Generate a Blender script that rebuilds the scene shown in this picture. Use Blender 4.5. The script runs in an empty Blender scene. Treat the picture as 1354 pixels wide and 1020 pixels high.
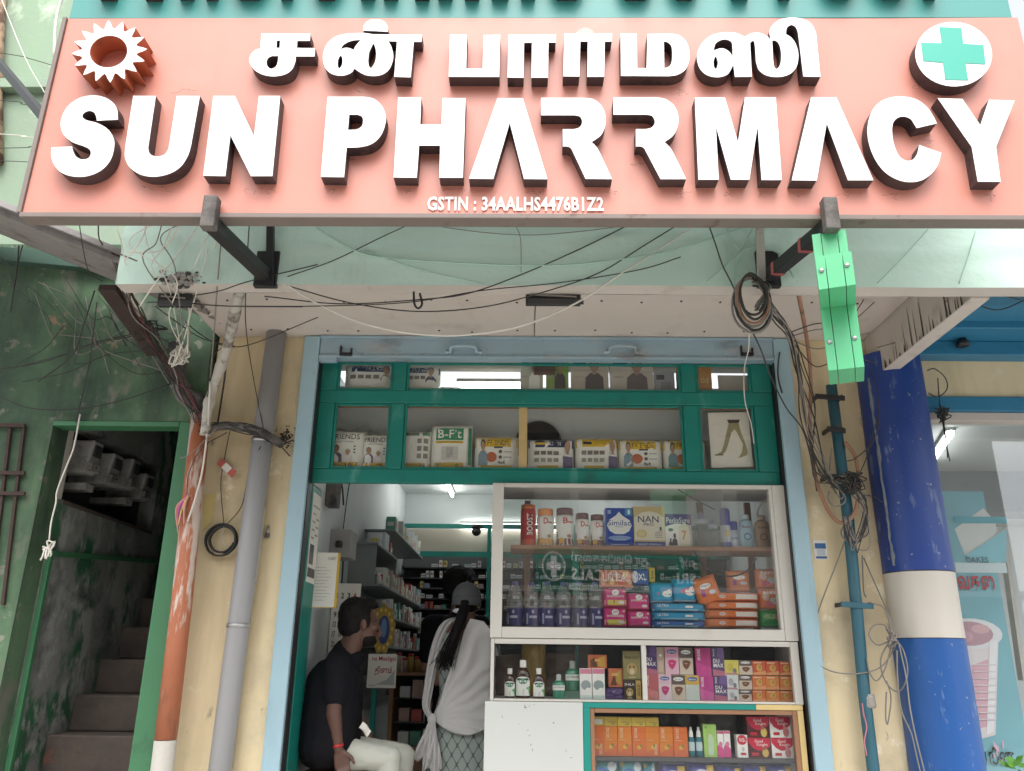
import bpy, bmesh, math, random
from mathutils import Vector, Matrix, noise as mnoise
rnd = random.Random(11)
S = bpy.context.scene
COL = S.collection
R = math.radians
# ------------------------------------------------------------------ camera
F_PX, IW, IH = 1075.0, 1354.0, 1020.0
CAM = Vector((0.0, -4.4, 1.55))
_p, _y, _r = R(18.9), R(-1.0), R(0.7)
FW = Vector((math.sin(_y) * math.cos(_p), math.cos(_y) * math.cos(_p), math.sin(_p)))
_rt = Vector((math.cos(_y), -math.sin(_y), 0)); _up = _rt.cross(FW)
RT = _rt * math.cos(_r) + _up * math.sin(_r); UP = _up * math.cos(_r) - _rt * math.sin(_r)
cd = bpy.data.cameras.new('camera'); cam = bpy.data.objects.new('camera', cd); COL.objects.link(cam)
m3 = Matrix((RT, UP, -FW)).transposed(); cam.matrix_world = Matrix.Translation(CAM) @ m3.to_4x4()
cd.sensor_width = 36.0; cd.lens = F_PX / IW * 36.0; cd.clip_start = 0.05; cd.clip_end = 500.0
S.camera = cam
# ------------------------------------------------------------------ sky, sun, exposure
world = bpy.data.worlds.new('World'); S.world = world; world.use_nodes = True
wn = world.node_tree.nodes; wl = world.node_tree.links; wn.clear()
sky = wn.new('ShaderNodeTexSky'); sky.sky_type = 'NISHITA'; sky.sun_disc = False
sky.sun_elevation = R(58); sky.sun_rotation = R(170); sky.air_density = 1.0; sky.dust_density = 4.0; sky.ozone_density = 1.0
hs = wn.new('ShaderNodeHueSaturation'); hs.inputs['Saturation'].default_value = 0.22   # cloud cover greys the sky
bg = wn.new('ShaderNodeBackground'); bg.inputs['Strength'].default_value = 0.15
wo = wn.new('ShaderNodeOutputWorld')
wl.new(sky.outputs[0], hs.inputs['Color']); wl.new(hs.outputs[0], bg.inputs['Color']); wl.new(bg.outputs[0], wo.inputs['Surface'])
sd = bpy.data.lights.new('sun', 'SUN'); sun = bpy.data.objects.new('sun', sd); COL.objects.link(sun)
sd.energy = 0.6; sd.angle = R(40); sd.color = (1.0, 0.97, 0.92)
sdir = Vector((0.17, 0.75, -1.0)).normalized()
sun.rotation_euler = sdir.to_track_quat('-Z', 'Y').to_euler(); sun.location = (0, -8, 12)
S.view_settings.view_transform = 'Standard'; S.view_settings.look = 'None'; S.view_settings.gamma = 1.0
S.view_settings.use_curve_mapping = False
S.view_settings.exposure = 1.42
S.cycles.max_bounces = 10; S.cycles.transparent_max_bounces = 24; S.cycles.diffuse_bounces = 5
S.cycles.sample_clamp_indirect = 4.0; S.cycles.caustics_reflective = False; S.cycles.caustics_refractive = False

# ------------------------------------------------------------------ measuring: a photo pixel at a chosen depth Y
def P(px, py, Y):
    d = FW + RT * ((px - IW / 2) / F_PX) - UP * ((py - IH / 2) / F_PX)
    return CAM + d * ((Y - CAM.y) / d.y)
def Q(px, py, X):
    d = FW + RT * ((px - IW / 2) / F_PX) - UP * ((py - IH / 2) / F_PX)
    return CAM + d * ((X - CAM.x) / d.x)
def RC(x0, y0, x1, y1, Y):
    ym, xm = (y0 + y1) / 2, (x0 + x1) / 2
    return P(x0, ym, Y).x, P(x1, ym, Y).x, P(xm, y1, Y).z, P(xm, y0, Y).z
def RX(y0, y1, X, Y0, Y1): pass

# ------------------------------------------------------------------ materials
MATS = {}
def _new(name):
    m = bpy.data.materials.new(name); m.use_nodes = True
    nt = m.node_tree; return m, nt, nt.nodes['Principled BSDF']
def _noise(nt, scale, detail=4, stretch=None, rough=.55):
    tc = nt.nodes.new('ShaderNodeTexCoord'); n = nt.nodes.new('ShaderNodeTexNoise')
    n.inputs['Scale'].default_value = scale; n.inputs['Detail'].default_value = detail; n.inputs['Roughness'].default_value = rough
    if stretch:
        mp = nt.nodes.new('ShaderNodeMapping'); mp.inputs['Scale'].default_value = stretch
        nt.links.new(tc.outputs['Object'], mp.inputs['Vector']); nt.links.new(mp.outputs[0], n.inputs['Vector'])
    else: nt.links.new(tc.outputs['Object'], n.inputs['Vector'])
    return n.outputs['Fac']
def _ramp(nt, fac, a, b, ca=(0, 0, 0, 1), cb=(1, 1, 1, 1)):
    r = nt.nodes.new('ShaderNodeValToRGB'); r.color_ramp.elements[0].position = a; r.color_ramp.elements[1].position = b
    r.color_ramp.elements[0].color = ca; r.color_ramp.elements[1].color = cb
    nt.links.new(fac, r.inputs[0]); return r.outputs[0]
def _mix(nt, fac, a, b):
    m = nt.nodes.new('ShaderNodeMix'); m.data_type = 'RGBA'
    for s, v in ((6, a), (7, b)):
        if isinstance(v, tuple): m.inputs[s].default_value = (*v[:3], 1)
        else: nt.links.new(v, m.inputs[s])
    if isinstance(fac, float): m.inputs[0].default_value = fac
    else: nt.links.new(fac, m.inputs[0])
    return m.outputs[2]
def mat(name, col, rough=.6, var=.12, scale=6, bump=0.0, bscale=None, metal=0.0, dirt=None, spec=.5, layers=(), coat=0.0):
    """layers: (colour, noise scale, low, high, stretch) painted-over wear with a shape of its own"""
    if name in MATS: return MATS[name]
    m, nt, b = _new(name); c = tuple(col)
    out = _mix(nt, _noise(nt, scale, 5), tuple(max(0, x * (1 - var)) for x in c), tuple(min(1, x * (1 + var)) for x in c))
    if dirt: layers = tuple(layers) + ((dirt[0], dirt[1], dirt[2], dirt[3], (1, 1, .18)),)
    for (lc, ls, lo, hi, st) in layers:
        f = _ramp(nt, _noise(nt, ls, 7, st, .62), lo - .045, hi - .04); out = _mix(nt, f, out, tuple(lc))
    nt.links.new(out, b.inputs['Base Color'])
    b.inputs['Roughness'].default_value = rough; b.inputs['Metallic'].default_value = metal
    b.inputs['Specular IOR Level'].default_value = spec; b.inputs['Coat Weight'].default_value = coat
    if bump:
        bn = nt.nodes.new('ShaderNodeBump'); bn.inputs['Strength'].default_value = bump; bn.inputs['Distance'].default_value = .01
        nt.links.new(_noise(nt, bscale or scale * 5, 6), bn.inputs['Height']); nt.links.new(bn.outputs[0], b.inputs['Normal'])
    MATS[name] = m; return m
def ink(col, rough=.38):
    k = 'print_%02x%02x%02x_%d' % (*[int(max(0, min(1, x)) * 255) for x in col], int(rough * 100))
    return mat(k, col, rough, var=.06, scale=14)
def emit(name, col, s):
    if name in MATS: return MATS[name]
    m, nt, b = _new(name); b.inputs['Base Color'].default_value = (.8, .8, .8, 1)
    b.inputs['Emission Color'].default_value = (*col, 1); b.inputs['Emission Strength'].default_value = s
    MATS[name] = m; return m
def glass(name, tint=(.93, .97, .95), dust=.035, ior=1.5, rough=.015):
    if name in MATS: return MATS[name]
    m = bpy.data.materials.new(name); m.use_nodes = True; nt = m.node_tree; nt.nodes.clear()
    o = nt.nodes.new('ShaderNodeOutputMaterial'); t = nt.nodes.new('ShaderNodeBsdfTransparent'); g = nt.nodes.new('ShaderNodeBsdfGlossy')
    d = nt.nodes.new('ShaderNodeBsdfDiffuse'); lw = nt.nodes.new('ShaderNodeLayerWeight'); pw = nt.nodes.new('ShaderNodeMath'); mr = nt.nodes.new('ShaderNodeMath'); mx = nt.nodes.new('ShaderNodeMixShader'); mx2 = nt.nodes.new('ShaderNodeMixShader')
    t.inputs[0].default_value = (*tint, 1); g.inputs[0].default_value = (1, 1, 1, 1); g.inputs['Roughness'].default_value = rough
    f0 = ((ior - 1) / (ior + 1)) ** 2; pw.operation = 'POWER'; pw.inputs[1].default_value = 5.0; mr.operation = 'MULTIPLY_ADD'; mr.inputs[1].default_value = .9 * (1 - f0); mr.inputs[2].default_value = f0   # same on both sides of the thin sheet
    nt.links.new(lw.outputs['Facing'], pw.inputs[0]); nt.links.new(pw.outputs[0], mr.inputs[0]); d.inputs[0].default_value = (.55, .55, .52, 1)
    nt.links.new(mr.outputs[0], mx.inputs[0]); nt.links.new(t.outputs[0], mx.inputs[1]); nt.links.new(g.outputs[0], mx.inputs[2])
    f = _ramp(nt, _noise(nt, 5, 6), .35, .8, (dust * .3,) * 3 + (1,), (dust * 1.8,) * 3 + (1,))
    nt.links.new(f, mx2.inputs[0]); nt.links.new(mx.outputs[0], mx2.inputs[1]); nt.links.new(d.outputs[0], mx2.inputs[2])
    nt.links.new(mx2.outputs[0], o.inputs[0]); MATS[name] = m; return m
def clear_plastic(name, tint, ior=1.4, body=.12):
    if name in MATS: return MATS[name]
    m = glass(name, tint, body, ior, .08); return m

# ------------------------------------------------------------------ mesh builder
ORG = {}
class B:
    def __init__(s): s.v = []; s.f = []; s.m = []; s.sm = []; s.mats = []
    def mi(s, mt):
        if mt not in s.mats: s.mats.append(mt)
        return s.mats.index(mt)
    def add(s, vs, fs, mt, smooth=False):
        o = len(s.v); s.v += [tuple(v) for v in vs]; k = s.mi(mt)
        for f in fs: s.f.append([i + o for i in f]); s.m.append(k); s.sm.append(smooth)
        return s
    def box(s, x0, x1, y0, y1, z0, z1, mt):
        return s.add([(x, y, z) for z in (z0, z1) for y in (y0, y1) for x in (x0, x1)],
                     [(0, 2, 3, 1), (4, 5, 7, 6), (0, 1, 5, 4), (2, 6, 7, 3), (0, 4, 6, 2), (1, 3, 7, 5)], mt)
    def hexa(s, c8, mt):   # c8: bottom 4 (ccw), top 4 (ccw)
        return s.add(c8, [(3, 2, 1, 0), (4, 5, 6, 7), (0, 1, 5, 4), (1, 2, 6, 5), (2, 3, 7, 6), (3, 0, 4, 7)], mt)
    def bar(s, a, b, w, h, mt, up=(0, 0, 1), ext=0):
        a, b = Vector(a), Vector(b); d = (b - a).normalized(); a = a - d * ext; b = b + d * ext
        x = d.cross(Vector(up)); x = x.normalized() if x.length > 1e-5 else Vector((1, 0, 0)); u = x.cross(d)
        c = [p + x * (i * w / 2) + u * (j * h / 2) for p in (a, b) for (i, j) in ((-1, -1), (1, -1), (1, 1), (-1, 1))]
        return s.add(c, [(0, 1, 2, 3), (7, 6, 5, 4), (0, 4, 5, 1), (1, 5, 6, 2), (2, 6, 7, 3), (3, 7, 4, 0)], mt)
    def tube(s, pts, r, mt, n=8, cap=True, smooth=True):
        pts = [Vector(p) for p in pts]; rs = r if isinstance(r, (list, tuple)) else [r] * len(pts)
        vs, fs = [], []; x = None
        for i, p in enumerate(pts):
            d = (pts[min(i + 1, len(pts) - 1)] - pts[max(i - 1, 0)])
            d = d.normalized() if d.length > 1e-9 else Vector((0, 0, 1))
            if x is None:
                x = d.cross(Vector((0.13, 0.2, 1)))
                if x.length < 1e-3: x = d.cross(Vector((1, 0, 0)))
            x = (x - d * x.dot(d)); x = x.normalized() if x.length > 1e-6 else d.orthogonal().normalized()
            u = d.cross(x)
            for k in range(n):
                a = 2 * math.pi * k / n; vs.append(p + (x * math.cos(a) + u * math.sin(a)) * rs[i])
        for i in range(len(pts) - 1):
            for k in range(n): fs.append((i * n + k, i * n + (k + 1) % n, (i + 1) * n + (k + 1) % n, (i + 1) * n + k))
        if cap: fs += [tuple(range(n - 1, -1, -1)), tuple((len(pts) - 1) * n + k for k in range(n))]
        return s.add(vs, fs, mt, smooth)
    def lathe(s, c, prof, mt, n=20, smooth=True, sx=1, sy=1):
        c = Vector(c); vs, fs = [], []
        for (r, z) in prof:
            for k in range(n):
                a = 2 * math.pi * k / n; vs.append(c + Vector((math.cos(a) * r * sx, math.sin(a) * r * sy, z)))
        for i in range(len(prof) - 1):
            for k in range(n): fs.append((i * n + k, i * n + (k + 1) % n, (i + 1) * n + (k + 1) % n, (i + 1) * n + k))
        fs += [tuple(range(n - 1, -1, -1)), tuple((len(prof) - 1) * n + k for k in range(n))]
        return s.add(vs, fs, mt, smooth)
    def grid(s, fn, nu, nv, mt, smooth=True, flip=False, wrap=False):
        vs = [fn(i / nu, j / nv) for j in range(nv + 1) for i in range(nu + 1)]; w = nu + 1
        fs = [(j * w + i, j * w + i + 1, (j + 1) * w + i + 1, (j + 1) * w + i) for j in range(nv) for i in range(nu)]
        if flip: fs = [f[::-1] for f in fs]
        return s.add(vs, fs, mt, smooth)
    def prism(s, pts, y0, y1, mt):    # polygon in XZ, simple convex or not
        n = len(pts); vs = [(x, y0, z) for x, z in pts] + [(x, y1, z) for x, z in pts]
        fs = [tuple(range(n)), tuple(range(2 * n - 1, n - 1, -1))] + [(i, i + n, (i + 1) % n + n, (i + 1) % n) for i in range(n)]
        return s.add(vs, fs, mt)
    def ball(s, c, r, mt, n=10, sx=1, sy=1, sz=1):
        prof = [(max(1e-4, math.sin(math.pi * i / n)) * r, -math.cos(math.pi * i / n) * r * sz) for i in range(n + 1)]
        return s.lathe(c, prof, mt, n + 2, True, sx, sy)
    def build(s, name, parent=None, label=None, cat=None, group=None, kind=None, bevel=0, seg=2, thick=0):
        o3 = ORG.get(parent.as_pointer(), Vector((0, 0, 0))) if parent else Vector((0, 0, 0))
        me = bpy.data.meshes.new(name)
        loc = Vector((0, 0, 0))
        if not parent:      # origin at the middle of the thing's base
            xs = [v[0] for v in s.v]; ys = [v[1] for v in s.v]; zs = [v[2] for v in s.v]
            loc = Vector(((min(xs) + max(xs)) / 2, (min(ys) + max(ys)) / 2, min(zs))); o3 = loc
        me.from_pydata([(v[0] - o3.x, v[1] - o3.y, v[2] - o3.z) for v in s.v], [], s.f)
        for mt in s.mats: me.materials.append(mt)
        me.polygons.foreach_set('material_index', s.m); me.polygons.foreach_set('use_smooth', s.sm); me.update()
        o = bpy.data.objects.new(name, me); COL.objects.link(o); o.location = loc
        ORG[o.as_pointer()] = o3
        if parent: o.parent = parent
        if bevel:
            md = o.modifiers.new('edge', 'BEVEL'); md.width = bevel; md.segments = seg; md.limit_method = 'ANGLE'; md.angle_limit = R(40)
        if thick:
            md = o.modifiers.new('thick', 'SOLIDIFY'); md.thickness = thick; md.offset = 0
        return tag(o, label, cat, group, kind)
def tag(o, label=None, cat=None, group=None, kind=None):
    for k, v in (('label', label), ('category', cat), ('group', group), ('kind', kind)):
        if v: o[k] = v
    return o
def thing(name, loc, label, cat, group=None):
    o = bpy.data.objects.new(name, None); COL.objects.link(o); o.location = loc; o.empty_display_size = .1
    ORG[o.as_pointer()] = Vector(loc); return tag(o, label, cat, group)
def bx(name, parent, r, y0, y1, mt, bevel=.003, **k):   # r = x0,x1,z0,z1
    return B().box(r[0], r[1], y0, y1, r[2], r[3], mt).build(name, parent, bevel=bevel, **k)
# ---- paths
def curve(pts, n=8, closed=False):
    """smooth path through 3D points (Catmull-Rom)"""
    pts = [Vector(p) for p in pts]; L = len(pts); out = []
    for i in range(L if closed else L - 1):
        p0 = pts[(i - 1) % L] if closed or i else pts[0] * 2 - pts[1]
        p1, p2 = pts[i], pts[(i + 1) % L]
        p3 = pts[(i + 2) % L] if closed or i + 2 < L else p2 * 2 - p1
        for k in range(n):
            t = k / n
            out.append(.5 * ((2 * p1) + (p2 - p0) * t + (2 * p0 - 5 * p1 + 4 * p2 - p3) * t * t + (3 * p1 - p0 - 3 * p2 + p3) * t ** 3))
    if not closed: out.append(pts[-1])
    return out
def outline(raw, n=5):
    """closed 2D outline; a point (x, y, 1) is smooth, (x, y) a corner"""
    L = len(raw); pt = lambda i: Vector((raw[i % L][0], raw[i % L][1])); sm = lambda i: len(raw[i % L]) > 2
    out = []
    for i in range(L):
        a, b = pt(i), pt(i + 1)
        if not (sm(i) or sm(i + 1)): out.append(a); continue
        p0 = pt(i - 1) if sm(i) else a * 2 - b
        p3 = pt(i + 2) if sm(i + 1) else b * 2 - a
        if not sm(i): p0 = a + (a - b) * .6
        if not sm(i + 1): p3 = b + (b - a) * .6
        for k in range(n):
            t = k / n
            out.append(.5 * ((2 * a) + (b - p0) * t + (2 * p0 - 5 * a + 4 * b - p3) * t * t + (3 * a - p0 - 3 * b + p3) * t ** 3))
    return out
def fill2d(loops, depth=0.0, bevel=0.0):
    """loops of (x, y) -> filled mesh verts, faces; extruded by depth towards +z and -z"""
    cu = bpy.data.curves.new('tmp', 'CURVE'); cu.dimensions = '2D'; cu.fill_mode = 'BOTH'; cu.extrude = depth / 2; cu.bevel_depth = bevel
    for lp in loops:
        sp = cu.splines.new('POLY'); sp.points.add(len(lp) - 1); sp.use_cyclic_u = True
        for i, p in enumerate(lp): sp.points[i].co = (p[0], p[1], 0, 1)
    return _eval(cu)
def _eval(cu):
    ob = bpy.data.objects.new('tmp', cu); COL.objects.link(ob); bpy.context.view_layer.update()
    dg = bpy.context.evaluated_depsgraph_get(); me = bpy.data.meshes.new_from_object(ob.evaluated_get(dg))
    vs = [v.co.copy() for v in me.vertices]; fs = [tuple(p.vertices) for p in me.polygons]; ns = [p.normal.z for p in me.polygons]
    bpy.data.objects.remove(ob); bpy.data.meshes.remove(me); bpy.data.curves.remove(cu)
    return vs, fs, ns
TXT = {}
def text2d(body, bold=0.0):
    k = (body, bold)
    if k not in TXT:
        cu = bpy.data.curves.new('tmp', 'FONT'); cu.body = body; cu.size = 1; cu.offset = bold; cu.resolution_u = 2; cu.fill_mode = 'FRONT'; cu.space_character = 1 + bold * 2.2
        vs, fs, ns = _eval(cu)
        if not vs: vs, fs = [Vector((0, 0, 0)), Vector((1, 0, 0)), Vector((1, 1, 0))], []
        x0 = min(v.x for v in vs); x1 = max(v.x for v in vs); y0 = min(v.y for v in vs); y1 = max(v.y for v in vs)
        TXT[k] = ([((v.x - x0) / max(1e-6, x1 - x0), (v.y - y0) / max(1e-6, y1 - y0)) for v in vs], fs)
    return TXT[k]
# ---- printed marks that follow a surface: mp(u, v, lift) -> point
def marks(b, mp, items, lift=.0008):
    k = 0
    for it in items:
        k += 1; off = lift * (1 + .35 * k); t = it[0]
        if t == 'r':
            _, u0, v0, u1, v1, c = it
            b.grid(lambda a, e: mp(u0 + (u1 - u0) * a, v0 + (v1 - v0) * e, off), 6, 4, ink(c), True)
        elif t == 'e':
            _, cu, cv, ru, rv, c = it; n = 18
            vs = [mp(cu, cv, off)] + [mp(cu + ru * math.cos(2 * math.pi * i / n), cv + rv * math.sin(2 * math.pi * i / n), off) for i in range(n)]
            b.add(vs, [(0, 1 + i, 1 + (i + 1) % n) for i in range(n)], ink(c), True)
        elif t == 'p':
            _, pts, c = it; vs, fs, ns = fill2d([pts]); b.add([mp(v.x, v.y, off) for v in vs], fs, ink(c), True)
        elif t in ('t', 'tv'):
            _, body, u0, v0, u1, v1, c = it[:7]; bold = it[7] if len(it) > 7 else .012
            pts, fs = text2d(body, bold)
            if t == 't': q = [mp(u0 + (u1 - u0) * x, v0 + (v1 - v0) * y, off) for x, y in pts]
            else: q = [mp(u0 + (u1 - u0) * (1 - y), v0 + (v1 - v0) * x, off) for x, y in pts]
            b.add(q, fs, ink(c), True)
        elif t == 'fig':     # a printed person: head, hair, torso
            _, cu, v0, v1, w, skin, shirt, hair = it; h = v1 - v0
            marks(b, mp, [('p', [(cu - w * .5, v0), (cu + w * .5, v0), (cu + w * .46, v0 + h * .42), (cu + w * .2, v0 + h * .56), (cu - w * .2, v0 + h * .56), (cu - w * .46, v0 + h * .42)], shirt),
                          ('e', cu, v0 + h * .80, w * .25, h * .20, hair), ('e', cu, v0 + h * .74, w * .21, h * .18, skin), ('r', cu - w * .09, v0 + h * .5, cu + w * .09, v0 + h * .62, skin)], off + .0006)
# ================================================================== palette of real surfaces
M_asph = mat('dusty_concrete_road', (.42, .40, .37), .9, .3, 3, .5, 60)
M_pave = mat('pavement_concrete', (.46, .44, .41), .9, .25, 2, .3, 40)
M_cream = mat('cream_wall_paint', (.72, .60, .385), .75, .10, 1.4, .2, 24, layers=(((.50, .40, .24), 3.6, .52, .80, (1, 1, .14)), ((.42, .36, .26), 1.6, .56, .80, None), ((.20, .17, .13), 11, .68, .76, (1, 1, .4)), ((.80, .72, .55), 6, .64, .72, None)))
M_mint = mat('mint_plaster', (.60, .78, .69), .95, .06, 2.2, .35, 26, layers=(((.36, .46, .40), 3, .60, .85, (1, 1, .25)), ((.66, .80, .73), 5, .62, .8, (.5, 1, 1))), spec=.15)
M_soff = mat('beige_soffit_sheet', (.60, .535, .48), .75, .05, 2, .05, 20, layers=(((.42, .36, .31), 4, .62, .9, None),))
M_beam = mat('pale_edge_beam', (0.528, 0.480, 0.432), .8, .08, 3, .15, 30, layers=(((.35, .31, .27), 5, .62, .8, None),))
M_drip = mat('black_mould_streak', (.06, .055, .05), .95, .3, 20)
M_bluef = mat('pale_blue_frame_paint', (.32, .47, .535), .5, .07, 3, .06, 30, layers=(((.25, .38, .44), 6, .62, .82, (1, 1, .3)), ((.30, .22, .16), 14, .72, .78, None)))
M_shut = mat('blue_grey_shutter_paint', (0.294, 0.408, 0.475), .5, .1, 4, .1, 40, layers=(((.40, .36, .32), 7, .60, .8, (.4, 1, 1)), ((.16, .20, .22), 5, .64, .8, (.6, 1, 1))))
M_teal = mat('teal_wood_paint', (0.007, 0.184, 0.149), .42, .12, 5, .12, 30, layers=(((.02, .10, .08), 6, .60, .82, None), ((.10, .32, .27), 9, .64, .8, (1, 1, .3))))
M_teal2 = mat('bright_teal_paint', (0.010, 0.256, 0.212), .4, .08, 5, .06, 30)
M_white = mat('white_aluminium', (.57, .55, .50), .45, .04, 4, layers=(((.50, .46, .40), 5, .64, .85, None),))
M_whitep = mat('white_laminate', (.56, .58, .555), .35, .03, 3, layers=(((.45, .44, .40), 22, .72, .78, None),))
M_brownw = mat('brown_wood_trim', (.30, .155, .085), .6, .2, 6, .1, 40)
M_salmon = mat('salmon_acrylic_panel', (.57, .222, .168), .42, .035, 1.2, layers=(((.46, .175, .128), 3.5, .54, .92, (1, 1, .12)), ((.60, .27, .21), 2, .55, .9, None),))
M_signteal = mat('teal_sign_panel', (0.047, 0.255, 0.234), .45, .06, 2)
M_letter = mat('white_letter_face', (.80, .81, .81), .45, .01, 2)
M_lside = mat('dark_letter_return', (0.068, 0.044, 0.044), .6, .25, 9, .1, 40, layers=(((.02, .018, .018), 14, .58, .72, None),))
M_gside = mat('rust_orange_return', (.42, .115, .055), .55, .2, 8, layers=(((.10, .045, .03), 9, .60, .8, None),))
M_lip = mat('sign_frame_metal', (0.195, 0.158, 0.139), .6, .15, 8, layers=(((.12, .07, .05), 8, .64, .74, None),))
M_black = mat('black_painted_steel', (.02, .02, .021), .5, .25, 10, .1, 40)
M_greenw = mat('weathered_green_wall', (.095, .170, .092), .85, .18, 2, .4, 22, layers=(((.035, .070, .042), 1.7, .46, .70, None), ((.15, .16, .12), 3.1, .60, .66, (1, 1, .5)), ((.20, .205, .16), 9, .655, .69, None), ((.020, .032, .024), 3.4, .50, .78, (1, 1, .18)), ((.26, .18, .11), 4.5, .70, .73, None)))
M_greenj = mat('green_jamb_paint', (0.045, 0.165, 0.075), .6, .12, 4, .15, 30, layers=(((.03, .09, .05), 5, .62, .8, None),))
M_peel = mat('peeling_stair_wall', (.030, .13, .06), .9, .15, 3, .6, 24, layers=(((.24, .24, .225), 2.2, .45, .51, (1, 1, .55)), ((.34, .34, .32), 5.5, .55, .61, (1, 1, .55)), ((.05, .055, .05), 3, .56, .74, None)))
M_pale = mat('pale_green_upper_wall', (.26, .335, .25), .85, .08, 1.8, .3, 20, layers=(((.25, .38, .24), 2.4, .58, .82, (1, 1, .2)), ((.56, .68, .50), 4, .62, .8, None)))
M_step = mat('grimy_stone_step', (.10, .078, .064), .85, .25, 6, .4, 30, layers=(((.06, .05, .045), 5, .5, .75, None), ((.20, .07, .05), 4, .66, .74, None)))
M_gpipe = mat('grey_pvc', (.31, .31, .315), .45, .06, 4, layers=(((.40, .39, .38), 5, .62, .8, (1, 1, .2)),))
M_opipe = mat('orange_painted_pipe', (0.416, 0.132, 0.060), .6, .15, 5, .15, 30, layers=(((.44, .16, .085), 3, .45, .7, None), ((.60, .50, .43), 7, .575, .61, (1, 1, .18)), ((.16, .08, .05), 6, .60, .76, (1, 1, .4))))
M_wpipe = mat('grimy_white_conduit', (0.493, 0.468, 0.416), .7, .15, 8, .3, 30, layers=(((.16, .13, .11), 8, .55, .66, None),))
M_grime = mat('grimy_cast_pipe', (.14, .125, .115), .85, .3, 9, .5, 40, layers=(((.04, .038, .035), 7, .5, .65, None),))
M_bpipe = mat('blue_green_pipe_paint', (0.030, 0.115, 0.157), .5, .2, 6, .15, 40, layers=(((.13, .10, .08), 9, .64, .74, None),))
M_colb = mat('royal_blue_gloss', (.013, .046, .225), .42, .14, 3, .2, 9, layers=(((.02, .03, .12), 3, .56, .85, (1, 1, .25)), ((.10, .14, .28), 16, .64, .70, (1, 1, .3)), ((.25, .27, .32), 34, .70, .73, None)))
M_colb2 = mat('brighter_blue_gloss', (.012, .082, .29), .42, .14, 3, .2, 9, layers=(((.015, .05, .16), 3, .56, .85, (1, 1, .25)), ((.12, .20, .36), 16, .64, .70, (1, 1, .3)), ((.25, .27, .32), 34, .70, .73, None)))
M_colw = mat('off_white_band', (0.528, 0.496, 0.440), .5, .05, 3, layers=(((.35, .33, .28), 5, .66, .85, None),))
M_conc = mat('broken_concrete', (.33, .31, .28), .95, .25, 9, .7, 30)
M_awn = mat('blue_awning_metal', (0.030, 0.187, 0.323), .45, .12, 3, layers=(((.02, .10, .16), 5, .6, .8, (.4, 1, 1)),))
M_rustb = mat('rusty_dark_beam', (.05, .03, .025), .85, .3, 8, .4, 40)
M_tin = mat('grey_corrugated_sheet', (.22, .20, .19), .7, .2, 5, .15, 30, layers=(((.10, .075, .06), 4, .55, .75, None),))
M_inwall = mat('shop_wall_emulsion', (0.558, 0.594, 0.594), .7, .05, 2, .08, 20, layers=(((.42, .44, .44), 3, .62, .9, (1, 1, .2)),))
M_inbeige = mat('shop_wall_beige', (.42, .38, .31), .75, .08, 2)
M_ceil = mat('shop_ceiling_board', (0.646, 0.674, 0.674), .75, .04, 2)
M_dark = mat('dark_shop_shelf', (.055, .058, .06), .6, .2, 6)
M_glassr = glass('reflective_showcase_glass', (.985, .992, .988), .004, 2.0)
M_glass = glass('showcase_glass', (.985, .992, .988), .004, 1.75)
M_glass2 = glass('dusty_transom_glass', (.985, .99, .98), .008)
M_glass3 = glass('neighbour_glass', (.96, .98, .985), .006, 1.7)
M_shelfg = glass('glass_shelf', (.75, .85, .82), .20, 1.5)
M_tube = emit('lit_tube', (1, .99, .96), 10.0)
M_galv = mat('galvanised_metal', (.42, .43, .43), .4, .15, 8, metal=.8)
M_paper = mat('printed_paper', (.72, .70, .64), .7, .05, 6)
# ================================================================== the setting
B().add([(-150, -150, 0), (150, -150, 0), (150, 150, 0), (-150, 150, 0)], [(0, 1, 2, 3)], M_asph).build('ground', kind='structure')
B().box(-9, 9, -2.3, -.06, .004, .16, M_pave).build('pavement', kind='structure', bevel=.012)
B().box(-1.79, 2.25, -.055, 4.2, .004, .45, M_pave).build('shop_floor', kind='structure')
XL, XR, YB = -1.22, 2.0, 3.85     # inside of the shop
B().box(XL - .10, XL, .30, YB + .1, .45, 3.33, M_inwall).build('wall_left', kind='structure')
B().box(XR, XR + .10, .32, YB + .1, .45, 3.33, M_inwall).build('wall_right', kind='structure')
B().box(XL + .002, XR - .002, YB, YB + .1, .45, 3.33, M_inwall).build('wall_back', kind='structure')
B().box(XL + .003, XR - .003, .60, YB - .003, 3.19, 3.25, M_ceil).build('shop_ceiling', kind='structure')
B().box(XL + .003, XR - .003, .09, .60, 3.355, 3.364, M_inbeige).build('shop_ceiling', kind='structure')
# ================================================================== pharmacy building: pilasters, canopy
bld = thing('shop_building', (0, .1, .0), 'cream pilastered shop building with a mint plaster canopy and beige soffit', 'building')
B().box(-1.80, -1.285, 0, .30, .16, 3.36, M_cream).build('pilaster', bld, bevel=.008)
B().box(1.515, 2.06, 0, .30, .16, 3.36, M_cream).build('pilaster', bld, bevel=.008)
B().box(-1.80, 4.6, .301, .42, 3.365, 5.6, M_pale).build('upper_wall', bld)
def wavy_fascia(u, v):   # uneven plaster
    x = -1.80 + 5.6 * u; z = 3.105 + 1.1 * v
    return (x, -1.2 - .012 * mnoise.noise((x * 1.3, z * 2.2, 3)) - .008 * mnoise.noise((x * 3, z * 9, 7)) - .02 * math.exp(-((z - 3.30 - .04 * math.sin(x * 3)) / .03) ** 2) * (.5 + .5 * mnoise.noise((x * 1.1, 0, 5))), z)
fb = B(); fb.grid(wavy_fascia, 120, 36, M_mint, True)
fb.grid(lambda u, v: (wavy_fascia(u, 0)[0], wavy_fascia(u, 0)[1] + (.09) * v, 3.105), 120, 1, M_beam, False, True)
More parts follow.
